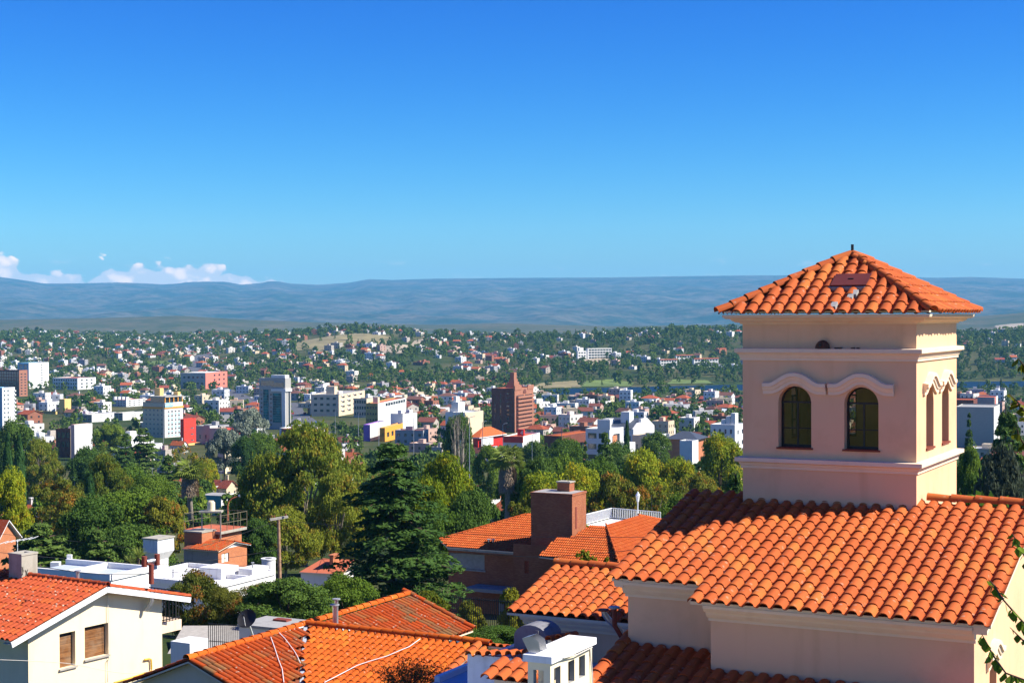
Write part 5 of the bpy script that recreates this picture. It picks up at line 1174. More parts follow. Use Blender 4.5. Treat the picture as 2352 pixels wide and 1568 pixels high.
# ---------------------------------------------------------------- landmark buildings of the town
YG = lambda x, y: G(x, y).y
unit_pane = {}
def pane_mesh(mat, frame=None, key=None):
    key = key or (mat, frame)
    if key not in unit_pane:
        mb = MB(); mb.poly([(0, 0, 0), (1, 0, 0), (1, 0, 1), (0, 0, 1)], M[mat])
        if frame:
            for b in ((0, .07, 0, 1), (.93, 1, 0, 1), (.47, .53, 0, 1)): mb.box(b[0], b[1], -.4, -.05, b[2], b[3], M[frame])
        unit_pane[key] = mb.mesh('window_pane')
    return unit_pane[key]
def facade(root, f, face, A, B, z0, z1, mat, grid, glass='glass', depth=.2, mb=None, name='window', frame=None, skip=()):
    """one face with a grid of real openings; grid = list of (cols, rows, x0, x1, zz0, zz1, fw, fh) in fractions of the face"""
    own = mb is None; mb = mb or MB()
    if face == 'F': O, U, Nn, Wd = Vector((-A, 0, z0)), Vector((1, 0, 0)), Vector((0, -1, 0)), A
    else: O, U, Nn, Wd = Vector((0, 0, z0)), Vector((0, 1, 0)), Vector((1, 0, 0)), B
    Hh = z1 - z0; ops = []
    for (nc, nr_, x0, x1, y0, y1, fw, fh) in grid:
        cw = (x1 - x0) * Wd / nc; chh = (y1 - y0) * Hh / nr_
        for i in range(nc):
            for j in range(nr_):
                if (i, j) in skip: continue
                cx = x0 * Wd + (i + .5) * cw; cz = y0 * Hh + (j + .5) * chh
                ops.append((cx - fw * cw / 2, cx + fw * cw / 2, cz - fh * chh / 2, cz + fh * chh / 2))
    wall(mb, O, U, Nn, Wd, Hh, ops, depth, M[mat])
    me = pane_mesh(glass, frame)
    for o in ops:
        T = Matrix((U * (o[1] - o[0]), -Nn * depth, Vector((0, 0, o[3] - o[2])))).transposed().to_4x4(); T.translation = O + U * o[0] + Vector((0, 0, o[2])) - Nn * (depth - .01)
        inst(name, me, root, T)
    return mb
def block(name, label, cat, Y, xl, xc, xr, yt, mat, gF=(), gR=(), az=117.0, roof='cement', par=.5, sink=3.0, matR=None, glass='glass', yb=None, zadd=0, frame=None, sub=None, group=None):
    f, A, B, H = corner(Y, xl, xc, xr, yt, az, gz=None if yb is None else P(xc, yb, Y).z)
    B = max(B, 2.5); A = max(A, 2.0)
    root = empty(name, f.M, label, cat, group); LMR.append((xl, xr, Y))
    mb = MB(); facade(root, f, 'F', A, B, -sink if not gF else 0, H, mat, gF, glass, mb=mb, frame=frame); 
    if gF: wall(mb, (-A, 0, -sink), (1, 0, 0), (0, -1, 0), A, sink, [], .1, M[mat])
    facade(root, f, 'R', A, B, -sink if not gR else 0, H, matR or mat, gR, glass, mb=mb, frame=frame)
    if gR: wall(mb, (0, 0, -sink), (0, 1, 0), (1, 0, 0), B, sink, [], .1, M[matR or mat])
    wall(mb, (0, B, -sink), (-1, 0, 0), (0, 1, 0), A, H + sink, [], .1, M[mat]); wall(mb, (-A, B, -sink), (0, -1, 0), (-1, 0, 0), B, H + sink, [], .1, M[mat])
    for a, b in (((-A, 0), (0, 0)), ((0, 0), (0, B)), ((0, B), (-A, B)), ((-A, B), (-A, 0))):
        pass
    mb.build('wall', root); rb = MB(); z = H - par
    rb.poly([(-A, 0, z), (0, 0, z), (0, B, z), (-A, B, z)], M[roof])
    rb.build('roof', root)
    return root, f, A, B, H
LMR = []
LM = []      # landmarks for labels: (px, py, phrase)
def sub(root, f, nm, x0, x1, y0, y1, z0, z1, mat):
    mb = MB(); mb.box(x0, x1, y0, y1, z0, z1, M[mat]); return mb.build(nm, root)
M['grey_t'] = m_plain('pale_grey_cladding', (0.38, 0.36, 0.32), 0.6)
M['white_t'] = m_plain('smooth_white_render', (0.70, 0.69, 0.65), 0.7, var=.05, sc=.2)
M['yellow_w'] = m_plaster('yellow_render', (0.75, 0.50, 0.18), amt=.2, sc=.1)
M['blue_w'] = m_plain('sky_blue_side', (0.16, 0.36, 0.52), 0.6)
M['red_w'] = m_plaster('red_render', (0.60, 0.055, 0.035), amt=.2, sc=.1)
M['beige_w'] = m_plaster('beige_render', (0.66, 0.52, 0.36), amt=.3, sc=.1)
M['ltblue'] = m_plain('light_blue_panel', (0.30, 0.52, 0.62), 0.5)
M['salmon'] = m_plaster('salmon_render', (0.66, 0.20, 0.14), amt=.2, sc=.1)
M['olive'] = m_plaster('olive_yellow_render', (0.40, 0.30, 0.10), amt=.3, sc=.1)
M['pinkw'] = m_plaster('pink_render', (0.62, 0.38, 0.34), amt=.2, sc=.1)
M['purple'] = m_plain('purple_shop_wall', (0.28, 0.12, 0.45), 0.7)
M['orange'] = m_plain('orange_shop_wall', (0.80, 0.34, 0.04), 0.7)
M['slate'] = m_plain('dark_slate_roof', (0.055, 0.065, 0.085), 0.6)
M['shopred'] = m_plain('bright_red_shopfront', (0.65, 0.03, 0.02), 0.5)

# glass tower
r_, f, A, B, H = block('glass_tower', 'tall modern office tower with teal mirror glass strips and white right side', 'tower', 880, 595, 655, 668, 868, 'grey_t', [(1, 9, .02, .16, .05, .80, .45, .40), (1, 9, .40, .50, .05, .80, .7, .40), (1, 1, .04, .58, .83, .95, .95, .8)], [(1, 1, .55, .85, .02, .78, .9, .97)], roof='cement')
H_ = H
for a, b, c, d in ((.17, .36, .14, .77), (.53, .84, .14, .70)):
    mb = MB(); mb.box(-A + A * a, -A + A * b, -.25, -.02, H * c, H * d, M['tealglass']); mb.build('mirror_glass', r_)
    for k in range(1, 12): sub(r_, f, 'glazing_bar', -A + A * a, -A + A * b, -.30, -.251, H * c + H * (d - c) * k / 12 - .06, H * c + H * (d - c) * k / 12 + .06, 'grey_t')
sub(r_, f, 'dark_glass_corner', -A * .16, -A * .04, -.3, -.02, H * .06, H * .70, 'glass'); sub(r_, f, 'white_fin', -A * .12, .35, -.6, -.31, 0, H * .76, 'white_t')
sub(r_, f, 'white_collar', -A * .52, .8, -.8, B, H * .74, H * .79, 'white_t'); sub(r_, f, 'penthouse', -A * .55, -A * .02, .3, B * .8, H, H + 1.6, 'white_t')
sub(r_, f, 'roof_slot', -A * .50, -A * .05, -.33, -.03, H * .83, H * .91, 'glass')
LM.append((630, 925, 'the glass tower'))
# brown brick apartment tower
r_, f, A, B, H = block('apartment_tower', 'dark brown brick apartment tower with a stepped pyramid chimney and salmon balconies', 'tower', 830, 1129, 1182, 1225, 892, 'brick_far', [(1, 9, .60, .80, .08, .93, .55, .38), (1, 5, .12, .17, .15, .85, .8, .7), (1, 6, .36, .42, .2, .88, .8, .8)], [(2, 9, .06, .96, .06, .86, .88, .45)], matR='salmon_far', roof='terracotta', az=112)
for j in range(9):
    z = H * (.06 + .80 * j / 9); sub(r_, f, 'balcony', .02, 1.3, B * .08, B * .94, z - .1, z + 1.0, 'salmon_far')
for k, (w_, zz_) in enumerate(((.95, .0), (.75, 1.5), (.55, 3.0), (.40, 4.6))):
    mb = MB(); z = H + zz_; mb.box(-A * (.2 + w_ * .38), -A * (.2) + A * w_ * .02, B * .2, B * (.2 + .35 * w_), z, z + 1.6 + (2.0 if k == 3 else 0), M['salmon_far']); mb.build('stepped_chimney', r_)
sub(r_, f, 'parapet_block', -A * .04, .25, -.2, B * .35, H - 1.0, H + 1.3, 'salmon_far'); sub(r_, f, 'parapet_block', -.3, .25, B * .68, B + .1, H - 1.2, H + 1.0, 'salmon_far')
mb = MB(); n = 14; pts = [(.26, B * .52 + 2.2 * math.cos(math.pi * k / n), H * .87 + 2.2 * math.sin(math.pi * k / n)) for k in range(n + 1)]; mb.poly(pts, M['brick_far']); mb.build('arch_panel', r_)
LM.append((1177, 930, 'the brown brick tower'))
# far brick tower, left
r_, f, A, B, H = block('apartment_tower', 'small far dark red brick tower standing alone on the left of the town', 'tower', 2180, 222, 241, 254, 799, 'brick_far', [(1, 10, .3, .55, .05, .95, .9, .5)], [(2, 10, .1, .95, .05, .95, .7, .5)], roof='terracotta', matR='salmon_far')
LM.append((238, 818, 'the far brick tower'))
# left edge towers
r_, f, A, B, H = block('apartment_tower', 'white apartment tower with sky blue shaded side at the left edge', 'tower', 860, -20, 5, 34, 890, 'blue_w', [], [(2, 9, .05, .60, .07, .97, .45, .42)], matR='white_t', roof='white_t', frame='ltblue')
for j in range(10): sub(r_, f, 'balcony', -.2, .5, B * .96, B * 1.05, H * (.08 + .09 * j), H * (.08 + .09 * j) + .9, 'white_t')
r_, f, A, B, H = block('hotel', 'brown brick hotel block with dark balconies at the left edge', 'hotel', 1350, -10, 44, 63, 850, 'brick_far', [(9, 8, .02, .98, .04, .95, .8, .7)], [(2, 8, .05, .95, .04, .9, .5, .4)], matR='salmon_far', roof='terracotta')
r_, f, A, B, H = block('apartment_tower', 'white slab tower behind the brown hotel at far left', 'tower', 1500, 40, 66, 112, 833, 'blue_w', [(2, 9, .1, .9, .05, .95, .8, .6)], [(1, 9, .62, .68, .05, .95, .9, .6)], matR='white_t', roof='white_t')
LM.append((30, 930, 'the white and blue tower'))
# yellow building
r_, f, A, B, H = block('yellow_building', 'yellow rendered building with a tall blank stair block', 'building', 1050, 87, 128, 140, 945, 'olive', [(3, 2, .1, .9, .2, .8, .3, .2)], [(1, 2, .3, .8, .2, .8, .5, .25)], matR='yellow_w')
sub(r_, f, 'stair_block', .3, 5, 3, 9, -3, H + 8.2, 'yellow_w'); sub(r_, f, 'wing', 5, 8, 4, 26, -3, H - 1.5, 'yellow_w')
for k in range(4): mb = MB(); mb.box(8.0, 8.06, 9 + k * 4, 10 + k * 4, H - 5, H - 3, M['glass']); mb.build('window', r_)
LM.append((130, 945, 'the yellow building'))
# pale blue-grey blocks
for i, (xl, xc, xr, yt, lb) in enumerate(((190, 211, 255, 952, 'pale grey apartment block with ribbon windows, left of two alike'), (262, 282, 328, 948, 'pale grey apartment block with ribbon windows, right of two alike'))):
    block('apartment_block', lb, 'apartment block', 960 + 25 * i, xl, xc, xr, yt, 'grey_t', [(2, 4, .05, .95, .1, .95, .85, .55)], [(1, 3, .35, .75, .25, .95, .8, .22)], matR='white_t', roof='white_t')
LM.append((260, 975, 'the pale grey blocks'))
# hotel with a blue and white front
r_, f, A, B, H = block('hotel', 'beige hotel with light blue window bays and a terrace floor under its roof', 'hotel', 800, 328, 378, 420, 925, 'beige_w', [(5, 6, .05, .95, .05, .85, .35, .35)], [(4, 6, .12, .88, .05, .80, .55, .42)], matR='white_t', roof='terracotta', frame='paint')
for k in range(4):
    for j in range(6): sub(r_, f, 'blue_panel', .005, .08, B * (.12 + .19 * k + .04), B * (.12 + .19 * k + .15), H * (.05 + .125 * j) - .35, H * (.05 + .125 * j) + .35, 'ltblue')
sub(r_, f, 'top_band', -A - .3, .3, -.3, B + .3, H * .83, H * .88, 'orange'); sub(r_, f, 'terrace_floor', -A * .7, -.8, 1, B * .95, H, H + 2.7, 'glass'); sub(r_, f, 'terrace_roof', -A * .8, .3, .2, B + .2, H + 2.7, H + 3.2, 'grey_t')
for k in range(5): sub(r_, f, 'column', -.35, 0, B * (.02 + .235 * k), B * (.02 + .235 * k) + .5, H, H + 2.7, 'orange')
sub(r_, f, 'roof_tower', -A * .8, -A * .55, B * .4, B * .6, H, H + 7, 'yellow_w'); sub(r_, f, 'roof_tower', -A * .35, -A * .15, B * .9, B * 1.05, H, H + 5, 'yellow_w')
sg = MB(); sg.box(.3, .5, -.2, B * .42, H * .87, H * 1.0, M['ltblue']); sg = sg.build('sign', r_)
def text_on(root, s, p, U, Nn, size, mat, name='lettering'):
    cu = bpy.data.curves.new('t', 'FONT'); cu.body = s; cu.size = size; cu.extrude = .04; cu.align_x = 'CENTER'; cu.resolution_u = 2
    o = bpy.data.objects.new('t', cu); col.objects.link(o); dg = bpy.context.evaluated_depsgraph_get(); me = bpy.data.meshes.new_from_object(o.evaluated_get(dg))
    bpy.data.objects.remove(o); me.materials.clear(); me.materials.append(M[mat]); U = Vector(U); Nn = Vector(Nn)
    T = Matrix((U, Vector((0, 0, 1)), Nn)).transposed().to_4x4(); T.translation = Vector(p); return inst(name, me, root, T)
text_on(sg, 'Days Inn', (.53, B * .2, H * .915), (0, 1, 0), (1, 0, 0), 1.9, 'paint')
LM.append((372, 955, 'the beige hotel'))
# red block
r_, f, A, B, H = block('apartment_block', 'narrow bright red building with a yellow base beside the beige hotel', 'apartment block', 730, 416, 422, 450, 962, 'red_w', [], [(1, 3, .55, .82, .05, .75, .9, .22)], roof='white_t', frame='paint')
sub(r_, f, 'yellow_base', -A - .3, 1.2, -.5, B * 1.25, -3, H * .06, 'yellow_w')
LM.append((435, 990, 'the red building'))
# blank white walled house etc
block('building', 'tall blank pale cream firewall of a building left of the pale grey blocks', 'building', 640, 163, 171, 212, 1003 - 28, 'pinkw', [], [], matR='white_t')
block('building', 'brown building with dark openings left of the blank cream firewall', 'building', 660, 128, 162, 168, 985, 'brick_far', [(3, 2, .05, .95, .3, .95, .7, .6)], [], matR='beige_w')
block('building', 'grey-white box building right of the red building', 'building', 740, 450, 482, 500, 978, 'grey_t', [(2, 1, .1, .9, .2, .6, .3, .5)], [], matR='white_t')
block('building', 'pale grey box building with red end wall beside the silvery tree', 'building', 730, 482, 520, 556, 984, 'grey_t', [], [(2, 1, .3, .9, .2, .7, .3, .4)], matR='red_w', roof='terracotta')
block('building', 'salmon red apartment building with three rows of small windows in the left town', 'apartment block', 1500, 415, 472, 522, 856, 'grey_t', [(5, 2, .05, .95, .15, .9, .5, .35)], [(3, 3, .3, .95, .08, .95, .35, .4)], matR='salmon', roof='white_t', az=105)
r_, f, A, B, H = block('white_building', 'long white hotel with rows of arches in the left town', 'building', 1480, 121, 178, 220, 868, 'white_t', [(10, 3, .02, .98, .05, .95, .6, .5)], [(3, 3, .1, .9, .05, .95, .4, .4)], roof='terracotta')
r_, f, A, B, H = block('building', 'white house with crenellated parapet in the left town', 'building', 1150, 254, 290, 338, 918, 'white_t', [(5, 3, .05, .95, .05, .95, .4, .4)], [(4, 3, .05, .95, .05, .95, .45, .4)], roof='terracotta')
for k in range(4): sub(r_, f, 'roof_block', -A * .9 + k * A * .25, -A * .8 + k * A * .25, 1, 4, H, H + 2.0, 'white_t')
# cream apartments in the middle
r_, f, A, B, H = block('apartment_block', 'cream apartment block with rows of hooded windows, right of the avenue', 'apartment block', 1010, 714, 778, 838, 906, 'beige_w', [(4, 3, .05, .95, .12, .95, .5, .4)], [(4, 4, .06, .96, .08, .96, .40, .38)], matR='beige_w', roof='cement', az=100)
for k in range(4):
    for j in range(4): sub(r_, f, 'window_hood', .01, .6, B * (.06 + .225 * k) + 1, B * (.06 + .225 * k) + 4.6, H * (.08 + .22 * (j + 1)) - .7, H * (.08 + .22 * (j + 1)) - .4, 'white_t')
sub(r_, f, 'roof_tower', -A * .5, -A * .2, 3, 10, H, H + 5, 'beige_w'); sub(r_, f, 'roof_block', -A * .2, -2, 8, 16, H, H + 1.6, 'white_t')
LM.append((775, 915, 'the cream apartments'))
block('building', 'cream three-storey building with dark terrace openings between apartments and olive building', 'building', 990, 812, 842, 858, 915, 'beige_w', [(5, 3, .04, .96, .05, .97, .75, .5)], [], matR='beige_w')
r_, f, A, B, H = block('building', 'olive yellow building with a long white sunlit side wall', 'building', 860, 840, 868, 933, 926, 'olive', [(4, 4, .05, .95, .05, .95, .7, .35)], [(8, 1, .25, .97, .80, .97, .85, .65)], matR='white_t', roof='terracotta', az=100)
sub(r_, f, 'roof_block', -A * .6, -A * .2, 5, 9, H, H + 3, 'beige_w')
LM.append((880, 945, 'the olive building'))
r_, f, A, B, H = block('building', 'bright white building with a gabled firewall, in front of the olive building', 'building', 790, 897, 925, 958, 950, 'white_t', [(3, 2, .2, .9, .1, .7, .25, .25)], [(2, 2, .2, .6, .3, .8, .25, .2)], matR='white_t', roof='brick_far')
for a, b, c_, d_ in ((1, 4, H, H + 1.6), (9, 12, H - .5, H + 1.5)): sub(r_, f, 'roof_block', -A * .5, -A * .2, a, b, c_, d_, 'white_t')
r_, f, A, B, H = block('shop', 'low purple walled shop with white flat roof and a sign below the olive building', 'shop', 760, 835, 850, 885, 975, 'purple', [], [], matR='white_t', roof='white_t', az=100)
block('shop', 'low orange shop front with stepped blocks, right of the purple shop', 'shop', 755, 872, 884, 928, 982, 'orange', [(3, 1, .1, .9, .2, .8, .4, .4)], [(4, 1, .05, .95, .1, .8, .5, .5)], matR='orange', roof='cement', az=100)
r_, f, A, B, H = block('building', 'white office building with a tall blank cream firewall left of the brown tower', 'building', 720, 1023, 1068, 1110, 947, 'white_t', [(3, 3, .05, .95, .1, .95, .5, .35)], [(1, 3, .05, .18, .1, .9, .6, .6)], matR='beige_w', roof='white_t')
sub(r_, f, 'roof_tower', -A * .8, -A * .45, 2, 8, H, H + 4.5, 'white_t'); sub(r_, f, 'roof_tower', -A * .75, -A * .6, 3, 6, H + 4.5, H + 7, 'white_t')
# shop with red signs and big orange roof
r_, f, A, B, H = block('shop', 'red shop under a big orange tiled roof at the foot of the brown tower', 'shop', 640, 1086, 1098, 1156, 1003, 'shopred', [(3, 1, .05, .95, .1, .6, .8, .8)], [(6, 1, .05, .95, .05, .5, .7, .8)], matR='shopred')
mb = MB(); slab(mb, [(-A - 1, -1, H - .2), (1.2, -1, H - .2), (1.2, B + 1, H - .2), (-A * .6, B * .6, H + 3.4), (-A * .6, B * .3, H + 3.4)], M['tile'], .3, M['paint']); mb.build('tiled_roof', r_)
sg = MB(); sg.box(.9, 1.1, 1, B * .5, H * .55, H * .9, M['paint']); sg.build('sign', r_)
r_, f, A, B, H = block('supermarket', 'low white shop with red fascia and red roof sign reading 4', 'shop', 620, 1156, 1200, 1240, 1022 - 20, 'white_t', [(5, 1, .05, .95, .1, .6, .8, .7)], [(3, 1, .05, .95, .1, .6, .7, .7)], matR='white_t', roof='terracotta', az=108)
sub(r_, f, 'fascia', -A - .1, .3, -.3, -.02, H * .75, H, 'shopred'); sg = sub(r_, f, 'roof_sign', -A * .35, -A * .02, 2, 3.5, H, H + 2.6, 'shopred'); text_on(sg, '4', (-A * .12, 1.95, H + .6), (1, 0, 0), (0, -1, 0), 2.2, 'paint')
block('building', 'red-brown building under orange roof, right of the red roof sign', 'building', 600, 1250, 1290, 1372, 1001, 'brick_far', [(3, 1, .05, .95, .2, .8, .7, .5)], [(6, 1, .05, .95, .2, .8, .6, .5)], matR='brick_far', roof='tile')
# white modern villas
r_, f, A, B, H = block('modern_house', 'white modernist house with brick infill panels and a tall white slab wall', 'house', 600, 1345, 1400, 1432, 985, 'white_t', [(2, 3, .05, .95, .05, .95, .8, .5)], [(1, 2, .2, .8, .1, .9, .8, .7)], matR='white_t', roof='white_t')
sub(r_, f, 'slab_wall', -A * .5, .3, -.2, 1.0, H, H + 3.5, 'white_t'); sub(r_, f, 'brick_panel', .03, .2, B * .2, B * .5, 1, H * .8, 'brick_o'); sub(r_, f, 'wing', 0, 6, B * .3, B * .8, -3, H * .6, 'white_t')
r_, f, A, B, H = block('modern_house', 'white house with stepped white gables and dark slate roof', 'house', 700, 1375, 1455, 1503, 985, 'white_t', [(7, 1, .05, .95, .2, .8, .5, .5)], [(2, 1, .3, .8, .2, .7, .4, .5)], matR='white_t', roof='slate')
mb = MB(); slab(mb, [(-A, -.5, H), (-1, -.5, H), (-1, B * .6, H + 4), (-A, B * .6, H + 4)], M['slate'], .3, M['slate']); mb.build('sloped_roof', r_)
mb = MB(); prf = [(0, H - .5), (B * .25, H + 2.4), (B * .35, H + 2.4), (B * .35, H + 4.0), (B * .65, H + 4.0), (B, H)]; mb.poly([(0.1, a, b) for a, b in prf], M['white_t']); mb.poly([(-1.0, a, b) for a, b in prf][::-1], M['white_t'])
for a, b in zip(prf[:-1], prf[1:]): mb.poly([(-1, *a), (.1, *a), (.1, *b), (-1, *b)], M['white_t'])
mb.build('stepped_gable', r_); sub(r_, f, 'chimney', -A * .55, -A * .3, B * .3, B * .5, H, H + 7, 'white_t'); sub(r_, f, 'chimney', -A * .95, -A * .75, B * .1, B * .3, H, H + 4, 'white_t')
block('house', 'small beige house with grey slate roof below the stepped white gables', 'house', 620, 1452, 1500, 1530, 1000, 'beige_w', [(3, 1, .1, .9, .2, .8, .3, .5)], [], matR='white_t', roof='slate')
LM.append((1410, 1000, 'the modern white houses'))
f, A, B, H = corner(560, 1533, 1598, 1621, 1009, 112); r_ = empty('house', f.M, 'house with a wide dark slate hipped roof behind the tall white boxy house', 'house')
mb = MB(); simple_box(mb, A, B, -3, H, M['brick_o']); mb.build('wall', r_)
mb = MB(); e_ = 1.2; B3 = max(B, 8); zt2 = H + 2.4; c_ = [(-A - e_, -e_, H), (e_, -e_, H), (e_, B3, H), (-A - e_, B3, H)]; t0, t1 = (-A * .66, B3 * .5, zt2), (-A * .4, B3 * .5, zt2)
for pl in ([c_[0], c_[1], t1, t0], [c_[1], c_[2], t1], [c_[2], c_[3], t0, t1], [c_[3], c_[0], t0]): mb.poly(pl, M['slate'])
mb.build('hipped_roof', r_)
r_, f, A, B, H = block('modern_house', 'tall boxy white house with a sloping curved side wall, left of the lookout tower', 'house', 480, 1561, 1590, 1604, 1012, 'white_t', [], [], roof='white_t')
mb = MB(); prf = [(B, -4), (B, H * .7), (B + 5, H * .45), (B + 11, H * .25), (B + 16, H * .15), (B + 16, -4)]; mb.poly([(-1, a, b) for a, b in prf], M['cream']); mb.poly([(-6, a, b) for a, b in prf][::-1], M['cream'])
for a, b in zip(prf[:-1], prf[1:]): mb.poly([(-6, *a), (-1, *a), (-1, *b), (-6, *b)], M['cream'])
mb.build('curved_wing', r_); LM.append((1590, 1030, 'the boxy white house'))
r_, f, A, B, H = block('apartment_block', 'white stepped apartment house close to the left side of the lookout tower', 'apartment block', 680, 1632, 1688, 1712, 975, 'white_t', [(4, 2, .05, .95, .1, .95, .35, .4)], [(2, 2, .1, .9, .1, .9, .3, .4)], roof='white_t')
for k in range(3): sub(r_, f, 'roof_block', -A * .6 + k * A * .2, -A * .42 + k * A * .2, 1, 5, H, H + 2 + k * 1.4, 'white_t')
# long hall with curved roofs
f, A, B, H = corner(1000, 1500, 1512, 1690, 955, 150, gz=-62); r_ = empty('hall', f.M, 'long low hall with pale yellow wall and white curved roofs', 'hall')
Ln = B; mb = MB(); mb.box(-8, 0, 0, Ln, 0, H, M['cream']); mb.build('wall', r_)
for k in range(5):
    mb = MB(); n = 8; y0 = k * Ln / 5; pr_ = [(-30 * 0 - 14 + 14 * math.cos(math.pi * i / n), H + 2.2 * math.sin(math.pi * i / n)) for i in range(n + 1)]
    for a, b in zip(pr_[:-1], pr_[1:]): mb.poly([(a[0], y0, a[1]), (b[0], y0, b[1]), (b[0], y0 + Ln / 5 - .6, b[1]), (a[0], y0 + Ln / 5 - .6, a[1])], M['bluegrey'], True)
    mb.build('vaulted_roof', r_)
# hotels across the river
r_, f, A, B, H = block('hotel', 'large white concrete hotel with open dark floors on the cliff across the river', 'hotel', YG(1350, 826), 1345, 1350, 1405, 800, 'white_t', [], [(8, 4, .03, .99, .05, .97, .90, .68)], roof='white_t', az=150, yb=826, sink=3)
r2_, f, A, B, H = block('hotel', 'white wing of the cliff hotel with a small lookout pavilion, at its left end', 'hotel', YG(1335, 828), 1324, 1327, 1347, 806, 'white_t', [], [(3, 3, .05, .95, .05, .95, .7, .5)], roof='white_t', az=150, yb=828, sink=3)
sub(r2_, f, 'pavilion', -3, 0, 2, 8, H, H + 4, 'white_t'); LM.append((1365, 808, 'the cliff hotel'))
for xl, xc, xr, yt, yb_, nc, nr_, lb in ((1514, 1517, 1555, 826, 845, 6, 3, 'white terraced hotel on the far bank, leftmost of three with arcades'), (1550, 1553, 1597, 816, 830, 7, 2, 'white terraced hotel with red roof edge, upper one of three on the far bank'), (1590, 1594, 1650, 824, 845, 8, 3, 'white terraced hotel with stepped arcades, rightmost on the far bank')):
    r_, f, A, B, H = block('hotel', lb, 'hotel', YG(xc, yb_), xl, xc, xr, yt, 'white_t', [], [(nc, nr_, .03, .98, .03, .97, .8, .62)], roof='terracotta', az=150, yb=yb_, sink=3)
    sub(r_, f, 'red_cornice', -1, .6, -.3, B + .3, H - .2, H + .7, 'terracotta')
LM.append((1580, 830, 'the terraced riverside hotels'))
# right of the lookout tower
block('building', 'long flat building with a big blank grey wall, right of the lookout tower', 'building', 700, 2195, 2283, 2296, 915 + 20, 'grey_t', [], [], matR='white_t', roof='cement', az=112)
r_, f, A, B, H = block('house', 'white house above the blank grey wall, right of the lookout tower', 'house', 760, 2240, 2284, 2292, 912, 'grey_t', [], [], matR='white_t', roof='terracotta', az=112); sub(r_, f, 'red_side', .02, .3, 1, 4, 1, H, 'red_w')
block('house', 'house with low red roof just right of the lookout tower', 'house', 740, 2188, 2236, 2245, 918, 'brick_far', [(4, 1, .05, .95, .2, .7, .4, .5)], [], roof='terracotta', az=112)
block('house', 'white rooftop room beside a red sloping roof, right of the lookout tower', 'house', YG(2199, 1135), 2186, 2199, 2207, 1082, 'brick_far', [], [], matR='white_t', roof='cement')
# near-middle houses
block('house', 'pink house with stepped flat roofs, middle left, above the willow', 'house', YG(517, 1088), 500, 517, 552, 1037, 'pinkw', [(1, 1, .1, .6, .3, .8, .8, .8)], [(2, 1, .3, .8, .1, .7, .2, .6)], matR='cream', roof='white_t')
block('house', 'low cream terrace house with railing wall beside the pink stepped house', 'house', YG(590, 1090), 552, 590, 628, 1055, 'beige_w', [], [(2, 1, .3, .8, .2, .7, .3, .5)], matR='cream', roof='white_t')
block('house', 'orange roofed house with a dark porch, left of the tall palm', 'house', YG(1125, 1150), 1085, 1125, 1156, 1118, 'brick_far', [], [], matR='brick_o', roof='tile')
block('house', 'small white house under red roof, at the foot of the tall palm', 'house', YG(1128, 1182), 1090, 1128, 1150, 1148, 'white_t', [(1, 1, .5, .9, .3, .8, .6, .7)], [(2, 1, .2, .9, .3, .8, .4, .5)], roof='tile')
for Y, xl, xc, xr, yt, mt, mr, rf_, lb in ((YG(82, 1160), 62, 82, 97, 1120, 'pinkw', 'white_t', 'tile', 'small white tower house with orange gabled roof among the trees at left'), (YG(17, 1110), 12, 17, 31, 1078, 'pinkw', 'white_t', 'tile', 'narrow white wall with red roof at the far left, left of the small tower house'),
    (YG(1580, 1108), 1565, 1580, 1600, 1085, 'white_t', 'white_t', 'tile', 'small white outbuilding with orange roof below the boxy white house'), (YG(1560, 1160), 1551, 1560, 1572, 1120, 'white_t', 'white_t', 'white_t', 'white slab chimney block among bare trees, left of two'), (YG(1582, 1160), 1575, 1582, 1592, 1122, 'white_t', 'white_t', 'white_t', 'white slab chimney block among bare trees, right of two'),
    (YG(1068, 1050), 640 + 420, 1068, 1083, 985 + 25, 'white_t', 'white_t', 'white_t', 'tall thin white chimney house behind the bare poplars')):
    r_, f, A, B, H = block('house', lb, 'house', Y, xl, xc, xr, yt, mt, [], [], matR=mr, roof='white_t', az=117, sink=6)
    if rf_ == 'tile':
        mb = MB(); slab(mb, [(-A - .4, -.4, H - .2), (.5, -.4, H - .2), (.5, B / 2, H + 1.0), (-A - .4, B / 2, H + 1.0)], M['tile'], .12, M['paint']); slab(mb, [(-A - .4, B / 2, H + 1.0), (.5, B / 2, H + 1.0), (.5, B + .4, H - .2), (-A - .4, B + .4, H - .2)], M['tile'], .12, M['paint']); mb.poly([(0, 0, H), (0, B, H), (0, B / 2, H + .9)], M['white_t']); mb.build('gabled_roof', r_)
# the small gable at the left edge
f, A, B, H = corner(170, -30, -2, 36, 1215, 117); r_ = empty('house', f.M, 'house with red brick gable and white verge boards cut by the left edge', 'house')
mb = MB(); simple_box(mb, A, B, -3, H - 1, M['brick_o']); mb.poly([(0, 0, H - 1), (0, B, H - 1), (0, B * .45, H + .6)], M['brick_o']); mb.build('wall', r_)
mb = MB(); slab(mb, [(-A, -.5, H - 1.2), (.4, -.5, H - 1.2), (.4, B * .45, H + .9), (-A, B * .45, H + .9)], M['tile_left'], .12, M['paint']); slab(mb, [(-A, B * .45, H + .9), (.4, B * .45, H + .9), (.4, B + .6, H - 1.2), (-A, B + .6, H - 1.2)], M['tile_left'], .12, M['paint']); mb.build('roof', r_)
C = P(40, 1250, 120); e = empty('tv_antenna', Matrix.Translation(C + Vector((0, 0, -3))), 'thin white rooftop television antenna at the left edge', 'antenna')
mb = MB(); mb.tube([(0, 0, 0), (0, 0, 3.4)], .03, M['paint'], 5); mb.build('mast', e); mb = MB(); mb.bar((-1.3, .3, 3.1), (1.4, -.2, 3.5), .03, .03, M['paint'])
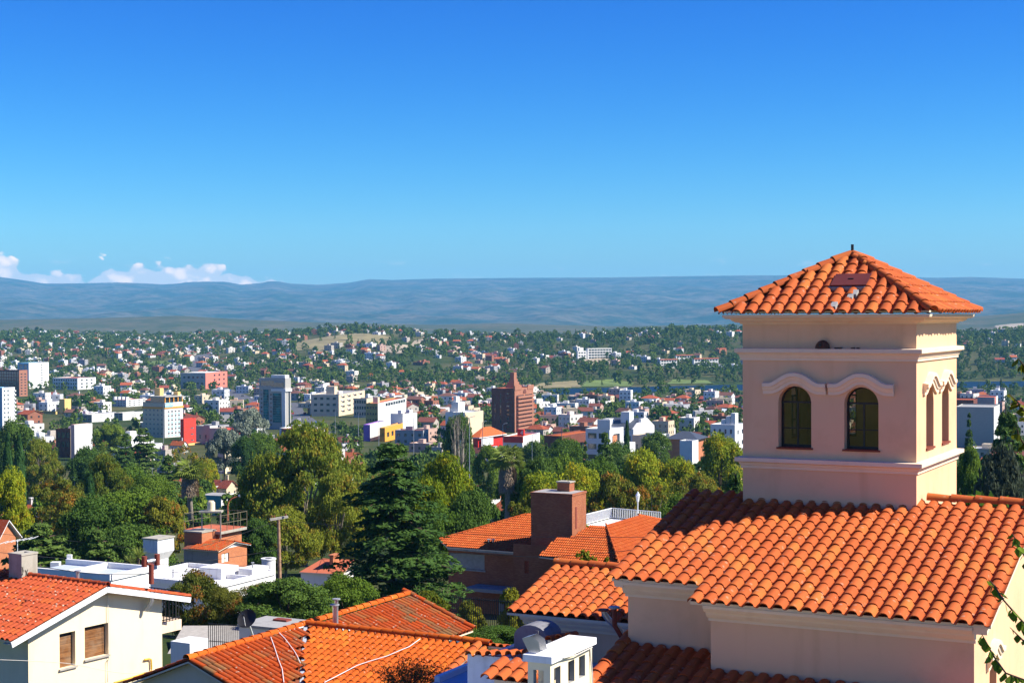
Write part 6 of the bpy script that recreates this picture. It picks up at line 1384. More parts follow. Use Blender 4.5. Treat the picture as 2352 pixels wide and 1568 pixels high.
for k in range(6): q_ = -1.1 + .45 * k; mb.bar((q_ - .15, -.5, 3.1 + .07 * k), (q_ + .25, .6, 3.2 + .07 * k), .025, .025, M['paint'])
mb.build('rods', e)

# ---------------------------------------------------------------- ordinary houses of the town
BUSY = []
for o in list(sc.objects):
    if o.parent is None and o.get('category') and o.location.y > 200:
        BUSY.append((o.location.x, o.location.y, 14 if o.location.y < 1300 else 20))
def free(x, y, r):
    for a, b, c in BUSY:
        if abs(a - x) < r + c and abs(b - y) < r + c and (a - x) ** 2 + (b - y) ** 2 < (r + c) ** 2: return False
    return not any(inpoly(x, y, q_) for q_ in EXCL)
def on_river(x, y):
    rc, rw = riverc(x / y); return x / y > -0.01 and abs(y - float(rc)) < float(rw) + 12
hr_ = random.Random(42)
def mkop(Wd, Hh, n, fl_):
    ops = []
    for j in range(fl_):
        for i in range(n): cx = Wd * (i + .5) / n; ops.append((cx - .55, cx + .55, .9 + 2.9 * j, 2.1 + 2.9 * j))
    return ops
PROTO = []
def proto(kind, Wd, Dp, fl_, nF, nR):
    """a house as shared meshes: list of (part name, mesh, transform, which colour)"""
    Hh = 3.0 * fl_ + .2; parts = []; mb = MB(); wins = []
    for (O, U, Nn, w_, n) in (((-Wd, 0, 0), (1, 0, 0), (0, -1, 0), Wd, nF), ((0, 0, 0), (0, 1, 0), (1, 0, 0), Dp, nR), ((0, Dp, 0), (-1, 0, 0), (0, 1, 0), Wd, 0), ((-Wd, Dp, 0), (0, -1, 0), (-1, 0, 0), Dp, 0)):
        ops = mkop(w_, Hh, n, fl_) if n else []
        wall(mb, O, U, Nn, w_, Hh, ops, .18, M['hwall'])
        wall(mb, (O[0], O[1], -4), U, Nn, w_, 4, [], .1, M['hwall'])
        for o in ops:
            U_, N_ = Vector(U), Vector(Nn); T = Matrix((U_ * (o[1] - o[0]), -N_ * .18, Vector((0, 0, o[3] - o[2])))).transposed().to_4x4(); T.translation = Vector(O) + U_ * o[0] + Vector((0, 0, o[2])) - N_ * .17; wins.append(T)
    if kind == 'flat':
        for a, b in (((-Wd, .12), (0, .12)), ((-.12, 0), (-.12, Dp)), ((0, Dp - .12), (-Wd, Dp - .12)), ((-Wd + .12, Dp), (-Wd + .12, 0))): mb.bar((*a, Hh + .2), (*b, Hh + .2), .24, .5, M['hwall'])
        tb_ = MB(); tb_.box(-Wd * .7, -Wd * .45, Dp * .4, Dp * .75, Hh, Hh + 1.9, M['hwall']); parts.append(('roof_tank', tb_.mesh('roof_tank'), 'w'))
        rb = MB(); rb.poly([(-Wd, 0, Hh + .02), (0, 0, Hh + .02), (0, Dp, Hh + .02), (-Wd, Dp, Hh + .02)], M['hflat']); parts.append(('roof', rb.mesh('roof'), 'f'))
    else:
        rb = MB(); e_ = .5; r_h = Dp * .22
        if kind == 'gable':
            slab(rb, [(-Wd - e_, -e_, Hh - .2), (e_, -e_, Hh - .2), (e_, Dp / 2, Hh + r_h), (-Wd - e_, Dp / 2, Hh + r_h)], M['hroof'], .15, M['hroof']); slab(rb, [(-Wd - e_, Dp / 2, Hh + r_h), (e_, Dp / 2, Hh + r_h), (e_, Dp + e_, Hh - .2), (-Wd - e_, Dp + e_, Hh - .2)], M['hroof'], .15, M['hroof'])
            mb.poly([(0, 0, Hh), (0, Dp, Hh), (0, Dp / 2, Hh + r_h - .1)], M['hwall']); mb.poly([(-Wd, Dp, Hh), (-Wd, 0, Hh), (-Wd, Dp / 2, Hh + r_h - .1)], M['hwall'])
        else:
            c_ = [(-Wd - e_, -e_, Hh - .1), (e_, -e_, Hh - .1), (e_, Dp + e_, Hh - .1), (-Wd - e_, Dp + e_, Hh - .1)]; t0, t1 = (-Wd + Dp * .45, Dp / 2, Hh + r_h), (-Dp * .45, Dp / 2, Hh + r_h)
            for pl in ([c_[0], c_[1], t1, t0], [c_[1], c_[2], t1], [c_[2], c_[3], t0, t1], [c_[3], c_[0], t0]): rb.poly(pl, M['hroof'])
            rb.poly(c_[::-1], M['hroof'])
        parts.append(('roof', rb.mesh('roof'), 'r'))
        cb_ = MB(); cb_.box(-Wd * .35, -Wd * .35 + .9, Dp * .55, Dp * .55 + .7, Hh - .5, Hh + r_h + 1.1, M['hwall']); cb_.box(-Wd * .35 - .1, -Wd * .35 + 1.0, Dp * .55 - .1, Dp * .55 + .8, Hh + r_h + 1.1, Hh + r_h + 1.3, M['hwall']); parts.append(('chimney', cb_.mesh('chimney'), 'w'))
    parts.insert(0, ('wall', mb.mesh('wall'), 'w'))
    return dict(kind=kind, W=Wd, D=Dp, fl=fl_, H=Hh, parts=parts, wins=wins)
for a in (('flat', 9, 8, 1, 3, 2), ('flat', 8, 9, 2, 2, 2), ('flat', 12, 8, 2, 4, 2), ('flat', 14, 10, 1, 4, 3), ('gable', 10, 8, 1, 3, 2), ('gable', 9, 9, 2, 2, 2), ('hip', 13, 9, 1, 4, 2), ('gable', 14, 8, 1, 4, 2), ('hip', 10, 9, 2, 3, 2), ('flat', 10, 10, 3, 3, 3)): PROTO.append(proto(*a))
WALLC = [((.74, .73, .70), 'white'), ((.70, .66, .58), 'off-white'), ((.62, .61, .60), 'whitewashed'), ((.60, .49, .33), 'cream'), ((.50, .33, .26), 'pink'), ((.30, .12, .07), 'brick'), ((.42, .37, .31), 'beige'), ((.34, .33, .33), 'grey')]
WALLW = [4.5, 4, 3, 3, 1.3, 3, 2, 1.6]
ROOFC = [(.36, .085, .035), (.38, .10, .035), (.27, .065, .04), (.20, .065, .045), (.16, .07, .05)]
FLATC = [((.62, .62, .60), 'pale'), ((.30, .31, .33), 'grey'), ((.42, .13, .08), 'red'), ((.70, .70, .68), 'white')]
SP = []
def spot_ok(x, y, r=8): return free(x, y, r) and not on_river(x, y)
tries = 0
# (y range, wanted, min spacing, keep function on the picture)
def dens(px, py, Y):
    if Y < 1400:
        if px > 1150 and Y < 420: return .25
        if 640 < px < 1090 and Y < 560: return .1
        if Y < 420: return .35
        return 1.0
    n = float(vnoise(px / 70 + 9, py / 9, 3))
    if px < 700: return .95 if n > .30 else .35
    if px < 1200: return .7 if n > .35 else .15
    return .42 if n > .50 else .05
zones = [(270, 480, 22), (480, 800, 125), (800, 1150, 230), (1150, 1500, 220), (1500, 2000, 320), (2000, 2500, 310), (2500, 2950, 200)]
for ya, yb_, want in zones:
    got = 0; tr_ = 0
    while got < want and tr_ < want * 12:
        tr_ += 1; y = math.sqrt(hr_.uniform(ya * ya, yb_ * yb_)); x = y * hr_.uniform(-.335, .345); px, py = pix((x, y, hgt(x, y)))
        if hr_.random() > dens(px, py, y): continue
        if y > np.interp(x / y, YTx, YTy) + 10: continue
        if 1270 < y < 1640 and px > 1200: continue
        if any(a - 5 < px < b + 5 and Yl - 240 < y < Yl for a, b, Yl in LMR): continue
        if not spot_ok(x, y, 4.5 if y < 1400 else 3.5): continue
        BUSY.append((x, y, 5.5 if y < 1400 else 5)); SP.append((x, y)); got += 1
SMALL = set()
for px, py in ((100, 1050), (130, 1042), (165, 1052), (222, 1054), (330, 1064), (352, 1056), (380, 1072), (470, 1128), (520, 1150), (612, 1085), (1095, 1092), (1112, 1062), (1190, 1062), (1228, 1048), (1145, 1078), (1015, 1068), (985, 1040), (1205, 1080), (1262, 1072), (1640, 1100), (1510, 1062), (1300, 1052), (60, 1062), (28, 1050), (300, 1030), (418, 1040)):
    p_ = G(px, py)
    if spot_ok(p_.x, p_.y, 1): SP.append((p_.x, p_.y)); SMALL.add((p_.x, p_.y)); BUSY.append((p_.x, p_.y, 6))
SP.sort(key=lambda p: p[1])
def side_word(px, py):
    b = min(LM, key=lambda l: math.hypot(l[0] - px, (l[1] - py) * 2)); dx = px - b[0]; dy = py - b[1]
    if abs(dy) * 1.6 > abs(dx): return ('below ' if dy > 0 else 'above ') + b[2]
    return ('right of ' if dx > 0 else 'left of ') + b[2]
def uniq(recs, fmt=lambda l, k, n: l + ', ' + ordn(k, n)):
    by = {}
    for o, l, px in recs: by.setdefault(l, []).append((px, o))
    for l, lst in by.items():
        if len(lst) == 1: lst[0][1]['label'] = l; continue
        lst.sort(key=lambda a: a[0])
        for k, (_, o) in enumerate(lst): o['label'] = l + ', ' + ordn(k, len(lst))
def ordn(k, n):
    if k == 0: return 'leftmost'
    if k == n - 1: return 'rightmost'
    w_ = ['', 'second', 'third', 'fourth', 'fifth', 'sixth', 'seventh', 'eighth', 'ninth', 'tenth', 'eleventh', 'twelfth', 'thirteenth', 'fourteenth', 'fifteenth', 'sixteenth', 'seventeenth', 'eighteenth']
    if k < len(w_): return w_[k] + ' from left'
    return w_[min(n - 1 - k, 17)] + ' from right'
recs = []; far_v = []; far_f = []; far_c = []; nvv = 0
NIND = 258
pane_h = pane_mesh('glass')
for i, (x, y) in enumerate(SP):
    p = hr_.choice([PROTO[k] for k in (0, 0, 3, 4, 4, 6, 7, 1)] if y < 620 else (PROTO + PROTO[:4] if y < 1300 else PROTO[:9] + PROTO[:4] + PROTO[:2])); wc, wn_ = hr_.choices(WALLC, WALLW)[0]; rc_ = hr_.choice(ROOFC); fcx, fn_ = hr_.choice(FLATC)
    z = hgt(x, y); ang = R(90 - (117 + hr_.choice([0, 0, 0, 0, -14, 12, 25, -30]) + hr_.uniform(-5, 5))); s_ = hr_.uniform(.8, 1.15) if y < 1500 else hr_.uniform(.75, 1.1)
    if (x, y) in SMALL: s_ = .62
    Mx = Matrix.Translation((x, y, z + .2)) @ Matrix.Rotation(ang, 4, 'Z') @ Matrix.Diagonal((s_, s_ * hr_.uniform(.85, 1.15), hr_.uniform(.92, 1.05), 1)); px, py = pix((x, y, z))
    if i < NIND:
        e = empty('town_house', Mx, None, 'house', 'houses of the valley town'); 
        for nm, me, cc_ in p['parts']: inst(nm, me, e, None, wc if cc_ == 'w' else (rc_ if cc_ == 'r' else fcx))
        for T in p['wins']: inst('window', pane_h, e, T)
        l = wn_ + (' flat-roofed' if p['kind'] == 'flat' else ' tiled') + {1: ' one-storey house ', 2: ' two-storey house ', 3: ' three-storey block '}[p['fl']] + side_word(px, py)
        recs.append((e, l, px))
    else:
        A_4 = np.array(Mx)
        for nm, me, cc_ in p['parts']:
            vs = np.empty(len(me.vertices) * 3); me.vertices.foreach_get('co', vs); vs = vs.reshape(-1, 3); vv = vs @ A_4[:3, :3].T + A_4[:3, 3]
            c_ = wc if cc_ == 'w' else (rc_ if cc_ == 'r' else fcx)
            for pl in me.polygons: far_f.append([nvv + k for k in pl.vertices]); far_c.append((*c_, 1))
            far_v.append(vv); nvv += len(vv)
        for T in p['wins']:
            q4 = np.array([(Mx @ T) @ Vector(v) for v in ((0, 0, 0), (1, 0, 0), (1, 0, 1), (0, 0, 1))]); far_v.append(q4); far_f.append([nvv, nvv + 1, nvv + 2, nvv + 3]); far_c.append((.04, .05, .06, 1)); nvv += 4
uniq(recs)
me = bpy.data.meshes.new('distant_houses'); me.from_pydata(np.concatenate(far_v).tolist(), [], far_f); a = me.attributes.new('Col', 'FLOAT_COLOR', 'FACE'); a.data.foreach_set('color', np.array(far_c, 'f').ravel()); me.materials.append(M['hfar']); tag(inst('distant_houses', me), kind='stuff')
print('houses', len(SP), round(time.time() - T0, 1))

# cars on the avenues
def car_parts():
    b = MB(); prof = [(-2.1, .35), (-2.1, .75), (-1.2, .85), (-.6, 1.38), (.9, 1.38), (1.6, .9), (2.1, .82), (2.1, .35)]
    for s in (-1, 1): b.poly([(x, s * .85, z) for x, z in (prof if s < 0 else prof[::-1])], M['hwall'])
    for a, c in zip(prof, prof[1:] + prof[:1]): b.poly([(a[0], -.85, a[1]), (a[0], .85, a[1]), (c[0], .85, c[1]), (c[0], -.85, c[1])], M['hwall'])
    g = MB(); g.poly([(-1.22, -.75, .86), (-1.22, .75, .86), (-.62, .7, 1.36), (-.62, -.7, 1.36)], M['glass']); 
    for s in (-1, 1): g.poly([(-1.0, s * .86, .9), (-.58, s * .86, 1.3), (.85, s * .86, 1.3), (1.3, s * .86, .9)], M['glass'])
    w_ = MB(); w_.tube([(0, -.1, 0), (0, .1, 0)], .33, M['black'], 12); return b.mesh('car_body'), g.mesh('car_windows'), w_.mesh('wheel')
cb_, cg_, cw_ = car_parts(); crec = []
CARC = [((.75, .75, .75), 'white'), ((.45, .46, .48), 'silver'), ((.04, .04, .05), 'black'), ((.5, .03, .03), 'red'), ((.05, .1, .3), 'blue'), ((.25, .26, .27), 'grey')]
for path, n, nm in ((avenue, 11, 'avenue beside the glass tower'), (avenue2, 40, 'wide avenue left of the glass tower')):
    for k in range(n):
        i = hr_.randrange(1, len(path) - 1); p = path[i]; d = (path[i + 1] - path[i - 1]); d.z = 0; d.normalize(); sd_ = hr_.choice((-5.6, -2.2, 2.2, 5.6)); q_ = p + Vector((d.y, -d.x, 0)) * sd_ + d * hr_.uniform(-5, 5)
        if any((q_ - c).length < 5.5 for c in [c_[3] for c_ in crec]): continue
        cc_, cn_ = hr_.choice(CARC); e = empty('car', Matrix.Translation((q_.x, q_.y, p.z + .16)) @ Matrix.Rotation(math.atan2(d.y, d.x) + (math.pi if sd_ > 0 else 0), 4, 'Z'), None, 'car', 'cars on the town avenues')
        inst('body', cb_, e, None, cc_); inst('windows', cg_, e)
        for wx in (-1.35, 1.35):
            for wyy in (-.8, .8): inst('wheel', cw_, e, Matrix.Translation((wx, wyy, .33)))
        crec.append((e, cn_ + ' car on the ' + nm, pix(q_)[0], q_))
uniq([(a, b, c) for a, b, c, _ in crec])
# tall lamp masts and poles in town
prec = []
for px, yb_, yt, Y in ((1108, 1000, 970, 500), (1155, 1010, 975, 500), (1222, 1030, 1000, 450), (823, 1000, 950, 700), (770, 985, 940, 800), (1290, 1020, 985, 480), (375, 960, 930, 750), (870, 1000, 965, 650), (1078, 1040, 960, 420), (950, 990, 960, 650)):
    b = P(px, yb_, Y); t_ = P(px, yt, Y); mb = MB(); g = min(hgt(b.x, b.y), b.z); mb.tube([Vector((b.x, b.y, g)), t_, t_ + Vector((.4, 0, .3)), t_ + Vector((1.5, 0, .5))], [.14, .10, .08, .07], M['greymetal'], 6)
    o = mb.build('street_lamp'); tag(o, None, 'street lamp', 'thin street lamps in the town'); prec.append((o, 'thin street lamp ' + side_word(px, yt), px))
uniq(prec)
# ---------------------------------------------------------------- vegetation
def leaves_mesh(name, C_, Nrm, size, mat, seed=0, asp=1.0, jit=.7, up=None):
    g = np.random.default_rng(seed); n = len(C_); Nn = Nrm + g.normal(size=(n, 3)) * jit; Nn /= np.linalg.norm(Nn, axis=1)[:, None] + 1e-9
    ref = g.normal(size=(n, 3)) if up is None else np.tile(np.array(up, float), (n, 1)) + g.normal(size=(n, 3)) * .25
    U = np.cross(Nn, ref); U /= np.linalg.norm(U, axis=1)[:, None] + 1e-9; V = np.cross(Nn, U)
    s = (size * g.uniform(.55, 1.25, n))[:, None] if np.isscalar(size) else (size * g.uniform(.55, 1.25, n))[:, None]
    U = U * s * .5; V = V * s * .5 * asp
    v = np.stack([C_ - V, C_ + U * .9 - V * .1, C_ + V, C_ - U * .9 + V * .1], 1).reshape(-1, 3)
    return np_mesh(name, v, np.arange(n * 4).reshape(n, 4), [M[mat]], g.random(n))
def broad_pts(seed, ncl, nl, rx=1.0, z0=.18, egg=0.0, cr=(.20, .36), lump=.22):
    """clump based crown in a unit box: radius 1, height 0..1 (z)"""
    g = np.random.default_rng(seed); Cc = []; cs = []; ns = []
    for i in range(ncl):
        a = g.uniform(0, 2 * np.pi); u = g.uniform(-0.85, 1.0); rr_ = np.sqrt(max(0, 1 - u * u)) * g.uniform(.55, 1.0)
        if u > .3: rr_ *= (1 - egg * (u - .3))
        r_ = g.uniform(*cr); c = np.array([np.cos(a) * rr_ * (1 - r_ * .6), np.sin(a) * rr_ * (1 - r_ * .6), (z0 + (1 - z0) * .5) + u * (1 - z0) * .5 * (1 - r_ * .5)])
        c[:2] *= 1 + g.normal() * lump * .4
        Cc.append((c, r_))
        d = g.normal(size=(nl, 3)); d /= np.linalg.norm(d, axis=1)[:, None]; d[:, 2] = np.where(d[:, 2] < -.3, -d[:, 2] * .6, d[:, 2])
        rad = r_ * g.uniform(.6, 1.08, nl)[:, None]; q = d * rad; q[:, 2] *= .62 * (1 - z0) 
        cs.append(c + q); ns.append(d + np.array([0, 0, .35]))
    return np.concatenate(cs), np.concatenate(ns), Cc
def trunk_mesh(name, Cc, mat, k=7, r0=.05, z_split=.25, seed=0):
    g = random.Random(seed); mb = MB(); mb.tube([(0, 0, -.15), (0.01, 0, z_split * .6), (.02, -.01, z_split)], [r0, r0 * .75, r0 * .6], M[mat], 7, cap=False)
    for c, r_ in sorted(Cc, key=lambda q: -q[1])[:k]:
        m = Vector((c[0] * .4, c[1] * .4, (z_split + c[2]) / 2)); mb.tube([(.02, -.01, z_split * .9), m, Vector(c)], [r0 * .5, r0 * .3, r0 * .12], M[mat], 5, cap=False)
    return mb.mesh(name)
TREE = {}
def reg(key, crown, trunk): TREE[key] = (crown, trunk)
def norm_scale(C_, h): return C_ 
# meshes are in a unit space: x,y radius 1, z 0..1; leaves are built with the typical aspect so they stay leaf shaped
def mk_broad(key, mat, seed, ncl, nl, leaf, asp_h, bark='bark', **kw):
    C_, Nn, Cc = broad_pts(seed, ncl, nl, **kw)
    C_ = C_ * np.array([1, 1, asp_h]); me = leaves_mesh('crown_' + key, C_, Nn, leaf, mat, seed)
    tr = trunk_mesh('trunk_' + key, [(c * np.array([1, 1, asp_h]), r_) for c, r_ in Cc], bark, r0=.055, z_split=.30 * asp_h, seed=seed)
    TREE[key] = (me, tr, asp_h)
for k in range(3):
    mk_broad('mid%d' % k, 'lf_mid', 50 + k, 46, 620, .052, 1.35 + .2 * k)
    mk_broad('dark%d' % k, 'lf_dark', 60 + k, 46, 620, .052, 1.25 + .2 * k)
    mk_broad('yel%d' % k, 'lf_yel', 70 + k, 44, 560, .056, 1.3 + .2 * k, lump=.35)
    mk_broad('aut%d' % k, 'lf_aut', 80 + k, 52, 380, .052, 1.3 + .2 * k, cr=(.14, .28), lump=.4)
    mk_broad('red%d' % k, 'lf_red', 90 + k, 50, 560, .045, 1.2 + .2 * k)
# sparse, nearly bare crown
mk_broad('bare0', 'lf_aut', 95, 60, 42, .06, 1.6, 'palebark', cr=(.10, .22), lump=.5)
# willow: hanging strands
def mk_willow(key, seed, mat='lf_willow'):
    g = np.random.default_rng(seed); C_, Nn, Cc = broad_pts(seed, 80, 190, z0=.10, egg=.3, cr=(.14, .27), lump=.3)
    n = len(C_); reps = 3; t_ = np.repeat(np.arange(reps), n)[:, None] * .012 + g.uniform(0, .02, (n * reps, 1)); CC = np.tile(C_, (reps, 1)); CC = CC - t_ * np.array([[0, 0, 1.0]]) + g.normal(size=CC.shape) * .012
    CC = CC * np.array([1, 1, 1.5]); me = leaves_mesh('crown_' + key, CC, np.tile(Nn * np.array([1, 1, .2]), (reps, 1)), .032, mat, seed, asp=1.5, jit=.9, up=(0, 0, 1)); 
    TREE[key] = (me, trunk_mesh('trunk_' + key, [(c * np.array([1, 1, 1.5]), r_) for c, r_ in Cc], 'palebark', k=10, r0=.05, z_split=.35), 1.5)
mk_willow('willow0', 101); mk_willow('willow1', 102)
# cedar: flat plates of needles on level branches
def mk_cedar(key, seed, asp_h, levels=22, nb=8, nl=95, mat='lf_ced', irr=.35, leaf=.055, power=.75, droop=.25, thick=.012, bottom=.06):
    g = np.random.default_rng(seed); cs = []; ns = []; mb = MB(); mb.tube([(0, 0, -.1), (0, 0, asp_h * .98)], [.045, .006], M['bark'], 7, cap=False)
    for i in range(levels):
        z = bottom + (1 - bottom) * (i + g.uniform(-.3, .3)) / levels; L0 = (1 - z) ** power * .98 + .02
        for b in range(nb if i < levels * .8 else nb - 3):
            a = g.uniform(0, 2 * np.pi); Ln = L0 * g.uniform(1 - irr, 1.06); 
            t_ = g.uniform(.12, 1, nl) ** .7; w_ = (.10 + .16 * Ln) * (1 - np.abs(t_ - .55) * .9) ; sd_ = g.uniform(-1, 1, nl) * w_
            r_ = t_ * Ln; zz_ = z * asp_h + r_ * .10 * asp_h * .5 - droop * (t_ ** 2) * Ln * .5 - np.abs(sd_) * .28 + g.normal(size=nl) * thick
            dx, dy = np.cos(a), np.sin(a); cs.append(np.stack([dx * r_ - dy * sd_, dy * r_ + dx * sd_, zz_], 1)); nn_ = np.stack([dx * .25 - dy * sd_ * 2, dy * .25 + dx * sd_ * 2, np.ones(nl)], 1); ns.append(nn_)
            if b % 2 == 0: mb.tube([(0, 0, z * asp_h), (dx * Ln * .55, dy * Ln * .55, z * asp_h + .03 - droop * .1 * Ln), (dx * Ln * .9, dy * Ln * .9, z * asp_h + .05 * Ln - droop * .35 * Ln)], [.014, .008, .003], M['bark'], 4, cap=False)
    me = leaves_mesh('crown_' + key, np.concatenate(cs), np.concatenate(ns), leaf, mat, seed, asp=1.7, jit=.45); TREE[key] = (me, mb.mesh('trunk_' + key), asp_h)
mk_cedar('cedar0', 111, 2.3, 22, 8, 120, leaf=.042, irr=.55, power=.62, droop=.4); mk_cedar('cedar1', 112, 1.5, 14, 8, 110, irr=.5, leaf=.055); mk_cedar('cedar2', 113, 2.0, 18, 8, 80, leaf=.06)
mk_cedar('fir0', 114, 3.0, 24, 8, 60, irr=.15, leaf=.08, power=.9)
def mk_cyp(key, seed, n=5200):
    g = np.random.default_rng(seed); z = g.uniform(0, 1, n); prof = np.clip(np.sin(np.pi * np.clip(z * .86 + .12, 0, 1)) ** .55, 0, 1) * (1 - z * .25); a = g.uniform(0, 2 * np.pi, n); lump = 1 + .10 * np.sin(a * 3 + z * 14) + .06 * np.sin(a * 5 - z * 23)
    r_ = prof * lump * g.uniform(.78, 1.0, n); asp = 6.0; C_ = np.stack([np.cos(a) * r_, np.sin(a) * r_, z * asp], 1); Nn = np.stack([np.cos(a), np.sin(a), np.full(n, .2)], 1)
    mb = MB(); mb.tube([(0, 0, -.3), (0, 0, asp * .9)], [.12, .03], M['bark'], 6, cap=False); TREE[key] = (leaves_mesh('crown_' + key, C_, Nn, .26, 'lf_cyp', seed, asp=1.8, jit=.35, up=(0, 0, 1)), mb.mesh('trunk_' + key), asp)
mk_cyp('cyp0', 121)
# fan palm with a skirt of dead fronds
def mk_palm(key, seed):
    g = random.Random(seed); lf = MB(); sk = MB(); tr = MB(); Hh = 5.2
    tr.tube([(0, 0, -.3), (.03, 0, Hh * .5), (0, 0, Hh)], [.26, .20, .17], M['palebark'], 9, cap=False)
    def fan(mb, o, d, r_, m, n=11, spread=1.25, fold=.35):
        d = Vector(d).normalized(); s_ = d.cross(Vector((0, 0, 1))); s_ = s_.normalized() if s_.length > .05 else Vector((1, 0, 0)); u_ = s_.cross(d); o = Vector(o)
        for k in range(n):
            a = spread * (k / (n - 1) * 2 - 1); dd = (d * math.cos(a) + s_ * math.sin(a)); dd.z -= fold * (abs(a) / spread) ** 1.5; p1 = o + dd * r_ * .6; p2 = o + dd * r_ * g.uniform(.9, 1.1) - Vector((0, 0, .18 * r_)); w_ = s_ * .06 * r_ + u_ * .03
            mb.poly([o, p1 - w_, p2, p1 + w_], m)
    for k in range(64):
        a = g.uniform(0, 6.283); e_ = g.uniform(-.55, 1.25); d = Vector((math.cos(a) * math.cos(e_), math.sin(a) * math.cos(e_), math.sin(e_))); st = Vector((0, 0, Hh)); L_ = g.uniform(.55, .85); o = st + d * L_; lf.bar(st, o, .03, .03, M['lf_palm']); fan(lf, o, d - Vector((0, 0, .25)), .72, M['lf_palm'])
    for k in range(170):
        a = g.uniform(0, 6.283); z = Hh - g.uniform(.1, 2.6) ; r_ = .22 + .22 * math.sin(min(1, (Hh - z) / 1.2) * 1.57); fan(sk, (math.cos(a) * r_, math.sin(a) * r_, z), (math.cos(a) * .35, math.sin(a) * .35, -1), .6, M['deadfrond'], 5, .5, 0)
    TREE[key] = (lf.mesh('crown_' + key), tr.mesh('trunk_' + key), Hh + 1.3, sk.mesh('dead_fronds'))
M['deadfrond'] = m_plain('dead_fronds', (0.34, 0.26, 0.18), .9, var=.4, sc=6)
mk_palm('palm0', 5)
def tree(key, px, yt, wpx, Y, label, group=None, name='tree', cat='tree', ybase=None, rot=None, wy=1.0):
    """a tree whose crown top and width are seen in the photograph, standing on the land at distance Y"""
    t_ = TREE[key]; b = P(px, yt, Y); g = hgt(b.x, b.y) if ybase is None else P(px, ybase, Y).z; hh = b.z - g; r_ = wpx / F * Y / 2
    e = empty(name, Matrix.Translation((b.x, b.y, g)) @ Matrix.Rotation(rot if rot is not None else random.uniform(0, 6.28), 4, 'Z'), label, cat, group)
    S = Matrix.Diagonal((r_, r_ * wy, hh / t_[2], 1)); inst('crown', t_[0], e, S)
    if t_[1]: inst('trunk', t_[1], e, S)
    if len(t_) > 3: inst('dead_fronds', t_[3], e, S)
    BUSY.append((b.x, b.y, r_ * .7)); return e
TT = tree
TT('red0', 445, 1322, 158, 103, 'round bushy dark green tree with reddish tips behind the cream gable house', ybase=1500)
TT('red1', 512, 1352, 96, 100, 'smaller round tree with thin pale trunk, right of the bushy reddish one', ybase=1478)
TT('red2', 600, 1344, 130, 112, 'loose reddish green shrub below the wooden pole', ybase=1440, name='shrub', cat='shrub')
TT('dark1', 655, 1337, 215, 98, 'wide dense dark green hedge-like shrub in front of the wooden pole', ybase=1470, name='shrub', cat='shrub')
TT('mid1', 790, 1325, 150, 112, 'bright feathery green shrub between the dark hedge and the big cedar', ybase=1470, name='shrub', cat='shrub')
TT('mid0', 720, 1352, 90, 106, 'small light green bush at the right end of the dark hedge', ybase=1470, name='shrub', cat='shrub')
TT('cedar0', 898, 1003, 440, 126, 'huge dark cedar with layered drooping branches, in the middle', name='cedar', cat='cedar')
TT('willow0', 700, 986, 300, 215, 'very tall wide yellow-green willow left of the big cedar', name='willow', cat='willow')
TT('willow1', 610, 1050, 170, 222, 'left shoulder of the willow group, a lower yellow-green tree', name='willow', cat='willow')
TT('willow1', 775, 1090, 170, 195, 'drooping willow with pale bare limbs, directly left of the cedar', name='willow', cat='willow')
TT('willow0', 655, 1170, 180, 190, 'lower drooping tree right of the railed brick house', name='willow', cat='willow')
TT('dark0', 590, 1200, 110, 185, 'very dark tree in the shade right of the railed brick house')
TT('yel0', 1025, 1060, 165, 185, 'yellow-green tree, sunlit, just right of the big cedar top')
TT('yel1', 985, 1110, 130, 160, 'yellow-tinged tree partly behind the big cedar on its right')
TT('dark2', 1085, 1135, 160, 160, 'dense deep green tree between cedar and brick villa roof')
TT('mid2', 1000, 1170, 140, 150, 'green tree behind the right branches of the big cedar')
TT('dark0', 1060, 1190, 110, 150, 'low dark green tree above the left eave of the brick villa')
TT('mid0', 300, 1132, 215, 205, 'broad green tree in the middle of the left tree group')
TT('aut0', 372, 1148, 130, 190, 'tree with browning leaves behind the white water tank')
TT('dark1', 215, 1150, 170, 180, 'dark broad tree left of the middle of the left tree group')
TT('dark0', 300, 1215, 210, 160, 'dark tree mass behind the grey membrane roof')
TT('aut1', 130, 1105, 140, 235, 'loose orange-brown tree behind the little white tower house')
TT('aut2', 175, 1135, 130, 215, 'thin autumn coloured tree right of the little white tower house')
TT('yel2', 25, 1092, 110, 190, 'bright yellow-green tree at the left edge')
TT('cedar1', 95, 1188, 330, 145, 'wide blue-green cedar with flat branches behind the concrete chimney', name='cedar', cat='cedar')
TT('cedar1', 225, 1205, 210, 150, 'low spreading cedar, right of the wide blue-green one', name='cedar', cat='cedar')
TT('cyp0', 18, 998, 30, 340, 'tall dark cypress at the left edge, left of two', name='cypress', cat='cypress')
TT('cyp0', 44, 1003, 34, 335, 'tall dark cypress near the left edge, right of two', name='cypress', cat='cypress')
TT('willow1', 90, 1010, 110, 400, 'drooping green tree behind the pair of cypresses')
TT('dark2', 30, 975, 110, 430, 'big rounded dark tree at left, under the white and blue tower')
TT('willow0', 240, 1052, 135, 300, 'dark feathery casuarina above the little white tower house')
TT('mid1', 300, 1078, 130, 330, 'round green tree, middle left, under the pale grey blocks')
TT('cedar2', 330, 978, 150, 470, 'dark cedar in front of the beige hotel, left one', name='cedar', cat='cedar')
TT('cedar2', 288, 990, 90, 450, 'dark cedar below the pale grey blocks', name='cedar', cat='cedar')
TT('cedar2', 385, 1040, 120, 340, 'narrow dark cedar left of the shaggy palm', name='cedar', cat='cedar')
TT('bare0', 425, 1020, 110, 370, 'greyish thin tree behind the shaggy palm')
TT('mid2', 350, 1100, 120, 280, 'rounded green tree left of the shaggy palm foot')
